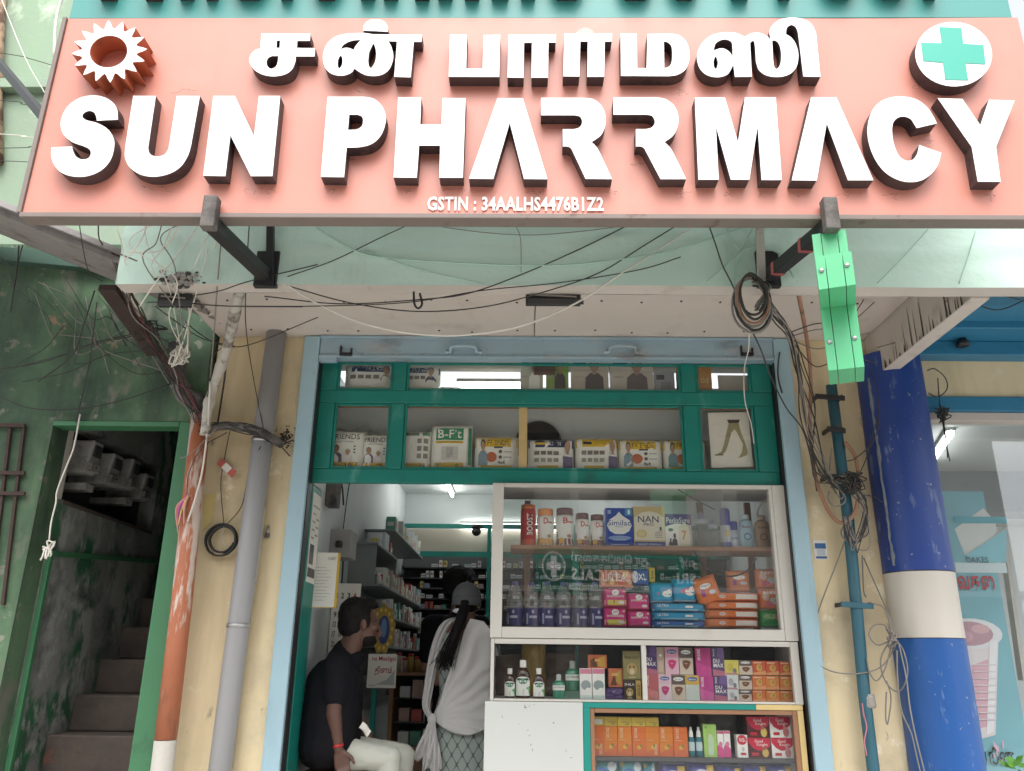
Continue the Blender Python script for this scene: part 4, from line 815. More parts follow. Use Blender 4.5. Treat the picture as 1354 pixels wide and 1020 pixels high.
for k in range(4):
    y = 398 + k * 27 + rnd.uniform(-9, 9); cable('thin dark cable crossing behind the green cross to the edge beam', rnd.choice((M_cblk, M_cgry)), .0035, [(1044 + k * 2, 440 + k * 5, -.72 + k * .04), (1075, y + 24 - 4 * k, -.75), (1095, y + 22 - 4 * k, -.75), (1122, y + rnd.uniform(-2, 22), -.7), (1150 + rnd.uniform(-10, 12), y + rnd.uniform(-22, 18), -.5)], 'cables behind the green cross')
cable('thick brown hose looping down the right pilaster', M_cbrn, .011, [(1051, 372, -1.2), (1058, 400, -1.0), (1067, 450, -.55), (1072, 500, -.2), (1071, 560, -.1), (1076, 620, -.1), (1090, 665, -.1), (1105, 688, -.12), (1120, 690, -.13), (1132, 672, -.13), (1135, 640, -.12), (1131, 605, -.11), (1117, 585, -.11)], None or 'hoses on the right pilaster', 8)
for k in range(14):
    j = lambda s: rnd.uniform(-s, s)
    cable('dark cable in the knot beside the blue-green pipe', rnd.choice((M_cblk, M_cgry)), .0035, [(1112 + j(6), 632 + j(8), -.13), (1128 + j(8), 645 + j(10), -.15), (1140 + j(8), 668 + j(12), -.14), (1142 + j(8), 705 + j(20), -.13), (1128 + j(8), 720 + j(10), -.13), (1120 + j(6), 690 + j(14), -.14)], 'knot of cables on the blue-green pipe')
kn = B(); c = P(1125, 638, -.14); pts = [c + Vector((rnd.gauss(0, .028), rnd.gauss(-.01, .015), rnd.gauss(0, .035))) for _ in range(70)]; kn.tube(curve(pts, 4), .004, M_cblk, 5); kn.build('cable_knot', None, 'black ball of tangled cable on the blue-green pipe clamp', 'cable knot')
cable('dark cable crossing from the blue-green pipe to the column', M_cblk, .0035, [(1120, 610, -.12), (1130, 607, -.13), (1150, 590, -.15), (1160, 570, -.2), (1162, 545, -.22), (1158, 510, -.2), (1150, 490, -.15)], 'cables at the column')
cable('dark cable crossing from the blue-green pipe to the column', M_cblk, .0035, [(1135, 630, -.13), (1148, 600, -.14), (1155, 570, -.17), (1163, 550, -.21)], 'cables at the column')
cable('dark cable crossing from the blue-green pipe to the column', M_cblk, .004, [(1142, 655, -.13), (1155, 657, -.16), (1166, 664, -.2)], 'cables at the column')
L8 = 'grey cable looping beside the blue-green pipe'
for pts in ([(1126, 690, -.12), (1108, 740, -.05), (1085, 800, -.04), (1070, 850, -.04), (1075, 872, -.04), (1100, 888, -.05), (1135, 891, -.1), (1165, 882, -.12), (1182, 858, -.14), (1185, 838, -.15)],
            [(1140, 735, -.04), (1142, 780, -.06), (1145, 790, -.1)], [(1142, 738, -.04), (1165, 790, -.06), (1176, 815, -.1), (1180, 842, -.15)], [(1155, 798, -.12), (1170, 805, -.12), (1178, 830, -.14), (1180, 845, -.15)],
            [(1176, 848, -.16), (1160, 853, -.13), (1149, 840, -.12), (1156, 827, -.12), (1170, 827, -.13), (1177, 840, -.15)], [(1178, 845, -.16), (1165, 870, -.13), (1168, 895, -.13), (1180, 912, -.14), (1192, 912, -.18), (1200, 890, -.22), (1195, 862, -.2), (1184, 845, -.16)],
            [(1180, 845, -.16), (1172, 880, -.13), (1160, 900, -.12), (1150, 890, -.12), (1146, 870, -.11)], [(1172, 900, -.13), (1178, 920, -.13), (1176, 945, -.12), (1173, 958, -.12), (1171, 945, -.12), (1172, 915, -.12)],
            [(1186, 860, -.2), (1187, 900, -.21), (1192, 940, -.21), (1205, 970, -.23), (1212, 1000, -.24), (1220, 1035, -.24)], [(1188, 850, -.2), (1198, 895, -.23), (1203, 935, -.24), (1211, 975, -.25), (1226, 1035, -.25)], [(1118, 690, -.12), (1112, 705, -.11), (1120, 715, -.11), (1130, 712, -.12), (1124, 695, -.12)],
            [(1100, 592, -.1), (1097, 620, -.09), (1098, 635, -.09), (1112, 660, -.11), (1120, 640, -.12)], [(1096, 650, -.1), (1095, 660, -.1), (1104, 670, -.11), (1118, 662, -.12), (1110, 643, -.11), (1098, 645, -.1)]):
    cable(L8, M_cgry, .0042, pts, 'grey cable loops on the right pilaster')
kn = B(); c = P(1180, 845, -.17); pts = [c + Vector((rnd.gauss(0, .016), rnd.gauss(0, .012), rnd.gauss(0, .024))) for _ in range(40)]; kn.tube(curve(pts, 4), .004, M_cgry, 5); kn.build('cable_knot', None, 'grey tied knot of cable loops beside the blue column', 'cable knot')
cable('pink string tied to the lower blue-green pipe', ink((.50, .18, .22), .8), .004, [(1140, 930, -.11), (1142, 945, -.11), (1146, 962, -.11), (1143, 980, -.11), (1146, 1000, -.11)], 'strings on pipes')
L9 = 'dark cable tangle hanging off the neighbouring cream beam'
for pts in ([(1226, 490, -.1), (1236, 488, -.09), (1250, 500, -.08), (1252, 515, -.08), (1240, 525, -.08), (1228, 520, -.1)], [(1240, 500, -.09), (1242, 530, -.06), (1245, 550, -.05), (1250, 580, -.04), (1256, 610, -.04)], [(1243, 535, -.06), (1248, 560, -.05), (1252, 590, -.05), (1253, 606, -.05)], [(1236, 540, -.06), (1245, 545, -.06), (1252, 555, -.06)], [(1264, 400, -.3), (1275, 420, -.2), (1268, 440, -.12), (1258, 448, -.1)], [(1290, 385, -.8), (1330, 392, -.7), (1360, 400, -.6)], [(1285, 400, -.6), (1320, 410, -.6), (1360, 395, -.6)]):
    cable(L9, M_cblk, .004, pts, 'cables on the shop next door')
kn = B(); c = P(1246, 549, -.06); pts = [c + Vector((rnd.gauss(0, .018), rnd.gauss(0, .01), rnd.gauss(0, .024))) for _ in range(30)]; kn.tube(curve(pts, 4), .0035, M_cblk, 5); kn.build('cable_knot', None, 'black cable snarl hanging before the juice shop window', 'cable knot')
# wires against the pale green wall, top left
for pts in ([(-260, 30, .04), (0, 70, -.1), (40, 78, -.2), (80, 90, -.2)], [(-260, 120, .04), (0, 133, -.1), (30, 138, -.2), (70, 142, -.2)], [(-260, 160, .04), (8, 178, -.1), (30, 181, -.2), (70, 184, -.2)], [(-260, 200, .04), (8, 196, -.1), (40, 194, -.2), (70, 190, -.2)], [(-20, -60, .04), (10, 20, -.2), (35, 80, -.3), (62, 128, -.3)], [(-260, 210, .04), (0, 213, -.1), (60, 217, -.2)]):
    cable('thin wire strung before the pale green upper wall', rnd.choice((M_cblk, M_cwht)), .003, pts, 'wires by the pale upper wall')
cable('thick white cable curving behind the top left of the sign', M_cwht, .008, [(86, -10, -1.6), (78, 10, -1.6), (73, 40, -1.6), (72, 75, -1.6)])
for pts in ([(1000, 292, F), (985, 320, F), (960, 350, F), (935, 372, F)], [(1230, 300, F), (1190, 345, F), (1160, 375, F)], [(1290, 305, F), (1280, 340, F), (1268, 375, F)], [(960, 300, F), (975, 330, F), (990, 360, F)], [(1160, 460, -.3), (1220, 440, -.5), (1250, 400, -.9), (1255, 385, -1.1)]):
    cable('thin pale cable on the fascia behind the green cross', M_cgry if pts[0][1] > 400 else M_cmint, .0035, pts, 'cables on the right of the fascia')

for k in range(16):
    j = lambda q: rnd.uniform(-q, q); x0 = rnd.uniform(-10, 150); y0 = 345 + .3 * x0 + j(30)
    cable(L4, rnd.choice((M_cblk, M_cgry, M_cblk)), rnd.choice((.002, .003, .004)), [(x0, y0, -.075), (x0 + 30 + j(20), y0 + 45 + j(25), -.2), (x0 + 55 + j(30), y0 + 70 + j(40), -.14), (min(235, x0 + 95 + j(40)), y0 + 90 + j(40), -.066)], 'dark cables under the lean-to roof')
for k in range(5):
    j = lambda q: rnd.uniform(-q, q)
    cable(L3, rnd.choice((M_cwht, M_cgry)), .003, [(170 + 130 * rnd.random(), 291, -1.3), (190 + j(30), 325 + j(12), -1.26), (215 + j(40), 360 + j(12), -1.24), (235 + j(15), 420 + j(25), -1.0), (240 + j(8), 462 + j(10), -.5)], 'pale cables at the canopy corner')
# ================================================================== display cases
dc = thing('upper_showcase', (.63, .03, 1.675), 'white framed glass showcase with a brown shelf full of tins, bottles and packs', 'showcase')
FY0, FY1, BKY = .012, .045, .46
cx0, cx1, cz0, cz1 = -.176, 1.436, 1.678, 2.494
for r_ in ((cx0, -.115, cz0, cz1), (1.352, cx1, cz0, cz1)): bx('frame_stile', dc, r_, FY0, FY1, M_white)
for r_ in ((-.114, 1.351, cz0, 1.733), (-.114, 1.351, 2.472, cz1)): bx('frame_rail', dc, r_, FY0 + .002, FY1 - .001, M_white)
bx('frame_bead', dc, (1.335, 1.3515, 1.734, 2.471), FY0 + .004, FY1 + .02, M_white, .002)
xm = P(760, 700, .03).x
B().box(-.113, xm + .02, .026, .030, 1.735, 2.470, M_glassr).build('sliding_pane', dc)
B().box(xm - .02, 1.333, .034, .038, 1.735, 2.470, M_glassr).build('sliding_pane', dc)
B().box(cx0 + .004, cx0 + .02, FY1 + .001, BKY, cz0, cz1, M_white).build('side_panel', dc)
B().box(cx1 - .02, cx1 - .004, FY1 + .001, BKY, cz0, cz1, M_white).build('side_panel', dc)
B().box(cx0 + .021, cx1 - .021, FY1 + .001, BKY, cz0 + .001, 1.729, M_white).build('floor_board', dc)
B().box(cx0 + .021, cx1 - .021, FY1 + .001, BKY, 2.488, cz1 - .001, M_white).build('top_board', dc)
SH1 = P(850, 723, .13).z
B().box(cx0 + .1, cx1 - .022, .10, .36, SH1 - .022, SH1, M_brownw).build('shelf', dc, bevel=.003)
for x in (.0, 1.02, 1.30): B().box(x, x + .035, .40, .425, 1.735, 2.47, M_brownw).build('back_post', dc)
ms = thing('middle_showcase', (.63, .03, 1.37), 'low white framed glass case of small cartons below the upper showcase', 'showcase')
mx0, mx1, mz0, mz1 = -.170, 1.412, 1.372, 1.674
for r_ in ((mx0, -.152, mz0, mz1), (1.372, mx1, mz0, mz1), (.606, .630, mz0 + .012, 1.648)): bx('frame_stile', ms, r_, FY0, FY1, M_white, .002)
bx('frame_rail', ms, (-.151, 1.371, 1.649, mz1), FY0 + .002, FY1 - .001, M_white, .002); bx('frame_rail', ms, (-.151, 1.371, mz0, mz0 + .011), FY0 + .002, FY1 - .001, M_white, .002)
B().box(-.150, .605, .028, .032, mz0 + .012, 1.648, M_glass).build('pane', ms); B().box(.631, 1.371, .028, .032, mz0 + .012, 1.648, M_glass).build('pane', ms)
B().box(mx0, mx1, FY1 + .001, BKY, mz0, mz0 + .010, M_white).build('floor_board', ms)
B().box(mx0, mx0 + .012, FY1 + .001, BKY, mz0 + .011, mz1, M_white).build('side_panel', ms); B().box(mx1 - .012, mx1, FY1 + .001, BKY, mz0 + .011, mz1, M_white).build('side_panel', ms)
MZ = mz0 + .0105
ct = thing('counter', (.6, .05, .45), 'shop counter with white panel and teal framed glass case', 'counter')
wp = bx('white_panel', ct, (-.195, .300, .45, 1.370), FY0 - .004, .50, M_whitep)
for (px, py, w, h) in ((695, 936, .012, .003), (694, 934, .003, .012), (700, 934, .004, .003), (706, 932, .004, .002), (732, 956, .005, .005), (698, 966, .004, .003), (700, 973, .003, .006), (702, 985, .003, .008), (704, 992, .002, .012), (686, 958, .003, .003), (755, 1002, .010, .002), (664, 948, .002, .010)):
    q = P(px, py, FY0 - .0045); B().box(q.x - w / 2, q.x + w / 2, FY0 - .0052, FY0 - .0042, q.z - h / 2, q.z + h / 2, M_drip).build('scuff_mark', wp)
tx0, tx1 = .302, 1.405
bx('teal_rail', ct, (tx0, 1.17, 1.345, 1.370), FY0 - .002, FY1, M_teal2, .002); bx('yellow_rail', ct, (1.171, tx1, 1.345, 1.370), FY0 - .002, FY1, ink((.66, .50, .22)), .002)
bx('teal_stile', ct, (tx0, .336, .45, 1.344), FY0 - .002, FY1, M_teal2, .002); bx('yellow_stile', ct, (1.376, tx1, .45, 1.344), FY0 - .002, FY1, ink((.66, .50, .22)), .002)
for r_ in ((.337, .358, .45, 1.344), (1.352, 1.375, .45, 1.344), (.359, 1.351, 1.322, 1.344)): bx('wood_bead', ct, r_, FY0 + .004, FY1 + .004, M_brownw, .002)
B().box(.359, 1.351, .030, .034, .45, 1.321, M_glass).build('pane', ct)
LSH = P(900, 1001, .10).z
B().box(.302, 1.404, .055, .40, LSH - .018, LSH, M_dark).build('shelf', ct); B().box(.302, 1.404, FY1 + .006, .50, .80, .82, M_dark).build('shelf', ct); B().box(.302, 1.404, .50, .51, .45, 1.37, M_dark).build('back_panel', ct)

# ================================================================== goods
W_ = (.84, .83, .78); K_ = (.03, .03, .035)
def fm(x0, x1, z0, z1, y): return lambda u, v, o: (x0 + (x1 - x0) * u, y - o, z0 + (z1 - z0) * v)
def carton(label, a, b_, top, zb, Y, col, items=(), dp=.07, cat='box', group=None, name='carton', side=None, parent=None, gap=.0008):
    ym = (top + 10); x0, x1 = P(a, ym + 15, Y).x + gap, P(b_, ym + 15, Y).x - gap; z1 = P((a + b_) / 2, top, Y).z
    b = B().box(x0, x1, Y, Y + dp, zb + .0005, z1, ink(side or col)); marks(b, fm(x0, x1, zb, z1, Y), [('r', .004, .004, .996, .996, col)] + list(items) if side else list(items))
    o = b.build(name, parent, label, cat, group); o.rotation_euler = (0, 0, rnd.uniform(-.022, .022)); o.location.y += rnd.uniform(-.004, .005); return o, (x0, x1, zb, z1)
def pouch(label, a, b_, top, zb, Y, col, items=(), dp=.10, cat='pack', group=None, name='pack', crumple=.006, sd=0, wrap=0, bot=None, tilt=0):
    ym = top + 18; x0, x1 = P(a, ym, Y).x, P(b_, ym, Y).x; z1 = P((a + b_) / 2, top, Y).z; z0 = zb if bot is None else P((a + b_) / 2, bot, Y).z
    w, h = x1 - x0, z1 - z0; ca, sa = math.cos(tilt), math.sin(tilt); sd = sd or rnd.uniform(0, 99)
    def srf(u, v, o, s=-1):
        e = (1 - abs(2 * u - 1) ** 5) * (1 - abs(2 * v - 1) ** 6); e = max(0, e) ** .5
        n_ = crumple * mnoise.noise((u * 4 + sd, v * 4, s)) + crumple * .5 * mnoise.noise((u * 11 + sd, v * 9, s))
        x = w * (u - .5) * (1 - .03 * math.sin(v * 3.1) * 0) + .25 * n_; z = h * v + .35 * crumple * mnoise.noise((u * 3 + sd, 1.5, 0)) * (v > .7)
        if tilt: x, z = x * ca - (z - h / 2) * sa, x * sa + (z - h / 2) * ca + h / 2
        return ((x0 + x1) / 2 + x, Y + dp / 2 + s * (dp / 2 * e + n_ * min(1, e * 3) + o), z0 + max(0.001, z))
    b = B(); m_ = ink(col, .3); b.grid(lambda u, v: srf(u, v, 0), 16, 16, m_); b.grid(lambda u, v: srf(u, v, 0, 1), 16, 16, m_, True, True)
    marks(b, lambda u, v, o: srf(u, v, o), items, .0012)
    if wrap: b.grid(lambda u, v: ((x0 + x1) / 2 + w * (u - .5) * (1 - .25 * v), Y + dp * (.15 + .5 * v) + .008 * math.sin(u * 9 + sd), z1 - .012 + wrap * .6 * v * (.75 + .25 * math.sin(u * 5 + sd)) + .005 * math.sin(u * 17 + sd)), 14, 5, clear_plastic('clear_film', (.90, .92, .92), 1.6, .25))
    return b.build(name, None, label, cat, group)
def jar(label, a, b_, top, zb, Y, prof, cat='bottle', name='bottle', items=(), sy=1.0, group=None, parts=()):
    """prof: (radius fraction, height fraction, colour)"""
    ym = top + 18; x0, x1 = P(a, ym, Y).x, P(b_, ym, Y).x; z1 = P((a + b_) / 2, top, Y).z; R0 = (x1 - x0) / 2; h = z1 - zb; c = Vector(((x0 + x1) / 2, Y + R0 * sy, zb + .0005))
    segs = []
    for r, z, col in prof:
        if not segs or segs[-1][0] != col: segs.append((col, [])); 
        if len(segs) > 1 and len(segs[-1][1]) == 0: segs[-1][1].append(segs[-2][1][-1])
        segs[-1][1].append((max(.0005, r * R0), z * h))
    rs = [(z * h, r * R0) for r, z, col in prof]
    def rad(z):
        for (za, ra), (zb_, rb_) in zip(rs, rs[1:]):
            if za <= z <= zb_: return ra + (rb_ - ra) * ((z - za) / max(1e-6, zb_ - za))
        return rs[-1][1]
    def mp(u, v, o):
        t = (u - .5) * math.pi * .96; r = rad(v * h) + o; return (c.x + r * math.sin(t), c.y - r * math.cos(t) * sy, c.z + v * h)
    t = thing(name, c, label, cat, group)
    nm = {0: 'body'}
    for i, (col, pr_) in enumerate(segs):
        m_ = col if not isinstance(col, tuple) else ink(col, .3)
        b = B().lathe(c, pr_, m_, 22, True, 1, sy)
        if i == 0: marks(b, mp, items)
        b.build('body' if i == 0 else ('cap' if i == len(segs) - 1 else 'neck'), t)
    return t
# ---- transom row two
Z2 = TZ2 + .0005; YG = .12
GR, YL, NV, GN = (.10, .10, .10), (.72, .47, .03), (.02, .03, .10), (.02, .24, .12)
skin, hairw, purp = (.42, .25, .17), (.5, .48, .46), (.16, .09, .22)
def couple(a, b_, top, lab): pouch(lab, a, b_, top, Z2, YG, W_, [('r', .02, .0, .98, .16, YL), ('fig', .24, .16, .60, .34, skin, purp, (.28, .18, .13)), ('fig', .56, .16, .50, .30, skin, (.70, .66, .64), hairw), ('t', 'FRIENDS', .08, .74, .86, .88, (.04, .04, .04), .006), ('t', 'ADULT DIAPERS', .2, .66, .7, .70, GR, 0), ('t', '10', .5, .03, .68, .13, GR, .01)] + [('e', .74, y, .03, .02, (.12, .12, .12)) for y in (.56, .48, .40)], .11, 'diaper pack', 'diaper packs behind the transom glass', wrap=.09)
couple(434, 482, 568, 'white diaper pack with couple picture in the corner pane of the transom')
couple(478, 519, 573, 'white diaper pack with couple picture pressed beside the teal mullion')
pouch('white diaper pack with small diagrams next to the green-lettered pack', 531, 569, 568, Z2, YG, W_, [('r', .02, 0, .98, .15, YL), ('t', '10', .55, .03, .8, .12, GR), ('r', .04, .84, .6, .92, (.16, .22, .16)), ('r', .72, .84, .96, .93, (.05, .26, .14))] + [('r', .55 + .22 * i, .26 + .19 * j, .7 + .22 * i, .38 + .19 * j, (.28, .26, .24)) for i in range(2) for j in range(3)], .11, 'diaper pack', 'diaper packs behind the transom glass', wrap=.05)
pouch('tall white pack with large white letters on green behind the transom glass', 569, 624, 559, Z2, YG, W_, [('r', .14, .62, .80, .88, GN), ('t', 'B-Fit', .19, .66, .75, .85, W_, .016), ('r', .14, .55, .80, .60, YL), ('t', 'ADULT DIAPERS', .2, .56, .74, .59, GR, 0), ('r', .28, .20, .68, .48, (.62, .60, .56)), ('r', .40, .24, .56, .46, (.44, .42, .40)), ('r', .12, .01, .80, .14, YL), ('t', 'XL', .15, .03, .32, .12, GN, .02), ('t', '10', .56, .03, .7, .12, GN, .02), ('r', .92, .1, .985, .9, GN)], .12, 'diaper pack', 'diaper packs behind the transom glass')
def yellowp(a, b_, top, lab, v): 
    items = [('r', .01, .66, .99, .99, YL), ('r', .01, 0, .99, .12, YL), ('t', 'FRIENDS', .30, .70, .78, .86, (.05, .05, .05), .004), ('r', .45, .62, .65, .67, NV), ('fig', .20, .12, .88, .22, skin, (.20, .30, .36), (.03, .03, .03)), ('e', .40, .36, .12, .15, (.50, .13, .05)), ('t', '4x4', .54, .16, .70, .26, GR, .02), ('e', .60, .52, .04, .05, GR), ('e', .60, .36, .04, .05, GR), ('r', .67, .5, .85, .53, (.4, .4, .4)), ('r', .67, .34, .85, .37, (.4, .4, .4))]
    if v: items = [('r', .01, .70, .99, .99, v), ('t', 'FRIENDS', .42, .76, .72, .88, W_ if v == NV else (.4, .25, .03), .012), ('r', .18, .78, .38, .86, (.62, .40, .03) if v == NV else NV), ('r', .2, .04, .66, .14, YL), ('fig', .86, .05, .90, .26, skin, (.62, .60, .6), skin), ('r', .76, .05, .97, .42, (.10, .07, .18))] + [('r', .14 + .14 * i, .46 + .0 * i, .25 + .14 * i, .58, (.22, .18, .16)) for i in range(4)] + [('r', .14 + .14 * i, .24, .24 + .14 * i, .36, (.30, .27, .25)) for i in range(4)]
    pouch(lab, a, b_, top, Z2, YG, W_, items, .11, 'diaper pack', 'diaper packs behind the transom glass', wrap=.035)
yellowp(627, 685, 576, 'yellow topped diaper pack with standing man beside the green-lettered pack', 0)
yellowp(698, 759, 579, 'navy topped diaper pack right of the yellow divider strip', NV)
yellowp(761, 818, 578, 'yellow topped diaper pack between the navy pack and its look-alikes', YL)
yellowp(819, 877, 580, 'yellow diaper pack with orange medallion and clear view of its picture', 0)
yellowp(878, 936, 580, 'yellow diaper pack half hidden by the right teal mullion', 0)
lp = thing('leg_poster', P(965, 619, .09), 'cream card with a drawing of two walking legs in the right transom pane', 'poster')
pb = B(); c4 = [P(*q, .088) for q in ((941, 619), (996, 617), (989, 545), (936, 546))]
def lm_(u, v, o): p = (c4[0].lerp(c4[1], u)).lerp(c4[3].lerp(c4[2], u), v); return (p.x, .088 - o, p.z)
pb.grid(lambda u, v: lm_(u, v, 0), 2, 2, ink((.70, .67, .60), .6)); lg = (.30, .27, .14)
marks(pb, lm_, [('p', [(.46, .86), (.78, .86), (.72, .76), (.62, .80), (.52, .76)], (.05, .04, .035)), ('p', [(.50, .80), (.66, .80), (.68, .72), (.54, .62), (.46, .45), (.38, .30), (.28, .22), (.10, .22), (.26, .28), (.33, .40), (.42, .62)], lg), ('p', [(.60, .80), (.74, .80), (.78, .62), (.86, .42), (.90, .25), (.86, .20), (.66, .16), (.76, .26), (.80, .40), (.68, .62), (.60, .72)], lg), ('r', .10, .215, .30, .235, (.08, .07, .05))], .001)
pb.build('printed_card', lp)
bc = RC(950, 536, 1006, 622, .14); bx('cardboard_sheet', None, (bc[0], 1.38, Z2 + .0005, TZ1 - .13), .14, .145, ink((.56, .52, .46), .8), label='plain beige cardboard sheet standing behind the leg card', cat='cardboard')
# ---- transom row one
Z1 = TZ1 + .0005
def womanbox(lab, a, b_, col, fcol, dk=None):
    carton(lab, a, b_, 474, Z1, .13, col, [('fig', .62, .0, .98, .5, (.38, .24, .17), fcol, (.05, .03, .03)), ('r', .06, .80, .40, .95, dk or NV), ('r', .08, .4, .3, .46, (.4, .36, .32))], .06, 'support garment box', 'garment boxes on the top transom shelf')
pouch('dark navy topped diaper pack in the first top transom pane', 454, 518, 481, Z1, .13, W_, [('r', .01, .68, .99, .99, NV), ('t', 'FRIENDS', .46, .74, .84, .9, W_), ('fig', .88, .05, .96, .24, skin, NV, K_)] + [('r', .14 + .16 * i, .42, .26 + .16 * i, .56, (.2, .17, .15)) for i in range(4)] + [('r', .2, .0, .8, .1, YL)], .12, 'diaper pack', 'diaper packs on the top transom shelf')
pouch('dark navy topped diaper pack right of the first teal mullion', 524, 581, 483, Z1, .13, W_, [('r', .01, .68, .99, .99, NV), ('t', 'FRIENDS', .36, .74, .74, .9, W_), ('fig', .80, .05, .96, .26, skin, NV, K_)] + [('r', .14 + .14 * i, .42, .25 + .14 * i, .56, (.2, .17, .15)) for i in range(4)] + [('r', .15, .0, .6, .1, YL)], .12, 'diaper pack', 'diaper packs on the top transom shelf')
womanbox('pale garment box with dark-haired figure left of the hanging brown card', 688, 718, (.50, .48, .40), W_, (.05, .2, .12))
womanbox('lime green garment box with woman in black top', 722, 752, (.22, .36, .06), K_)
womanbox('beige garment box with woman in a dark abdominal belt', 755, 805, (.52, .45, .38), (.06, .05, .06))
womanbox('wide beige garment box with woman wearing a grey belt', 807, 864, (.54, .48, .42), (.10, .08, .09))
carton('grey garment box near the right teal mullion on the top shelf', 866, 893, 492, Z1, .13, (.30, .31, .34), [('r', .1, .6, .5, .85, K_), ('r', .3, .1, .8, .5, (.20, .2, .23))], .06, 'support garment box', 'garment boxes on the top transom shelf')
pouch('mustard yellow pouch behind the top right teal mullion', 895, 916, 480, Z1, .13, (.50, .30, .05), [], .05)
pouch('orange pouch standing right of the top right teal mullion', 920, 942, 479, Z1, .13, (.58, .26, .05), [('t', 'DS', .3, .3, .75, .45, (.75, .6, .3))], .05)
bx('cardboard_sheet', None, (P(949, 500, .15).x, 1.38, Z1 + .0005, 3.182), .15, .155, ink((.52, .47, .41), .8), label='plain cardboard sheet on the top transom shelf at the right end', cat='cardboard')
bx('hanging_card', None, RC(706, 478, 734, 496, .10), .10, .104, ink((.10, .045, .03), .6), label='dark brown card hanging inside the top transom pane', cat='card')
# ---- upper showcase, shelf
YS = .14
ORG_, RED, MAR = (.72, .24, .02), (.52, .03, .02), (.10, .015, .02)
jar('red health drink jar with slanted white lettering at the shelf end', 688, 709, 667, SH1, YS, [(.93, 0, RED), (.97, .03, RED), (.97, .86, RED), (.90, .90, RED), (.92, .905, (.62, .16, .03)), (.92, 1.0, (.62, .16, .03))], 'jar', 'jar', [('r', .2, .0, .8, .16, (.70, .12, .06)), ('p', [(.42, .22), (.64, .26), (.86, .82), (.60, .78)], (.14, .01, .02)), ('tv', 'BOOST', .44, .26, .70, .78, W_, .02)])
def hjar(lab, a, b_, top, lid, acc, t):
    jar(lab, a, b_, top, SH1, YS, [(.94, 0, W_), (.98, .04, W_), (.86, .28, W_), (.98, .52, W_), (.99, .76, W_), (.80, .82, W_), (.90, .825, lid), (.92, .97, lid), (.85, 1.0, lid)], 'jar', 'jar', [('r', .0, .0, 1, .20, acc), ('p', [(.1, .2), (.95, .2), (.7, .36), (.4, .44), (.1, .40)], acc), ('t', t, .42, .58, .60, .74, (.55, .05, .03), .02), ('r', .60, .60, .80, .64, (.5, .1, .06)), ('e', .35, .14, .12, .08, (.75, .42, .05)), ('e', .66, .26, .10, .05, (.40, .22, .10))])
hjar('tall white and orange jar with an orange lid', 710, 733, 672, ORG_, (.74, .36, .03), 'D')
hjar('tall white and maroon jar with a dark red lid', 735, 760, 671, MAR, (.22, .03, .03), 'B')
hjar('small white jar with maroon lid next to the tall maroon jar', 761, 780, 678, MAR, (.30, .12, .08), 'D')
hjar('small white jar with maroon lid touching the blue carton', 781, 800, 680, MAR, (.20, .08, .06), 'D')
BL = (.015, .06, .36)
carton('blue infant formula carton with a large white drop', 800.5, 837, 672, SH1, YS, BL, [('p', [(.5, .90), (.62, .80), (.88, .68), (.95, .54), (.86, .40), (.66, .32), (.34, .32), (.14, .40), (.05, .54), (.12, .68), (.38, .80)], W_), ('t', 'Similac', .08, .54, .92, .68, (.015, .05, .26), .006), ('r', .35, .50, .65, .515, (.3, .35, .5)), ('r', .72, .80, .98, .98, (.05, .30, .52)), ('t', '1', .82, .84, .90, .95, W_, .02), ('e', .5, .22, .42, .06, (.25, .36, .62)), ('t', 'NUTRITION FOR INFANTS', .25, .155, .75, .18, W_, 0), ('r', .18, .04, .82, .06, (.4, .5, .7)), ('r', .08, .84, .2, .94, (.35, .42, .6))], .09)
carton('cream and gold infant formula carton beside the blue one', 837.5, 879.5, 670, SH1, YS, (.60, .47, .22), [('p', [(.02, .16), (.98, .16), (.98, .72), (.75, .84), (.5, .88), (.25, .84), (.02, .72)], (.76, .70, .55)), ('t', 'NAN', .14, .60, .80, .76, (.02, .05, .14), .006), ('t', 'PRO', .32, .51, .64, .585, (.02, .05, .14), .004), ('t', '1', .82, .40, .88, .49, (.02, .05, .14), .01), ('r', .02, .01, .98, .12, (.06, .10, .34)), ('t', 'INFANT FORMULA', .12, .04, .86, .085, W_, 0), ('e', .24, .32, .17, .10, (.66, .54, .22)), ('e', .24, .32, .10, .055, (.72, .62, .36))] + [('r', .66, .22 + .045 * i, .9, .235 + .045 * i, (.35, .34, .3)) for i in range(4)], .09)
carton('purple topped white nutrition carton next to the wrapped feeding bottles', 880, 915, 680, SH1, YS, W_, [('p', [(0, .62), (.4, .72), (1, .66), (1, 1), (0, 1)], (.12, .04, .24)), ('t', 'PediaSure', .05, .72, .95, .90, W_, .005), ('p', [(.50, .02), (.97, .02), (.97, .62), (.72, .74), (.50, .60)], (.74, .68, .54)), ('t', '7', .62, .22, .8, .5, (.5, .25, .06), .02), ('fig', .34, .05, .42, .2, K_, K_, K_), ('fig', .18, .05, .26, .14, K_, K_, K_), ('e', .2, .52, .1, .05, (.15, .15, .15))], .09)
M_clr = clear_plastic('milky_clear_plastic', (.72, .80, .86), 1.35, .22)
for lab, a, b_, top in (('larger wrapped feeding bottle with lilac cap', 920, 938, 677), ('smaller wrapped feeding bottle leaning at the hanging net', 938, 951, 686)):
    jar(lab, a, b_, top, SH1, YS + .02, [(.9, 0, M_clr), (1, .04, M_clr), (.95, .35, M_clr), (1, .62, M_clr), (.8, .68, M_clr), (.95, .69, (.62, .66, .72)), (.95, .80, (.62, .66, .72)), (.55, .82, (.30, .28, .52)), (.45, .95, (.30, .28, .52)), (.2, 1, (.30, .28, .52))], 'feeding bottle', 'feeding_bottle', group='feeding bottles')
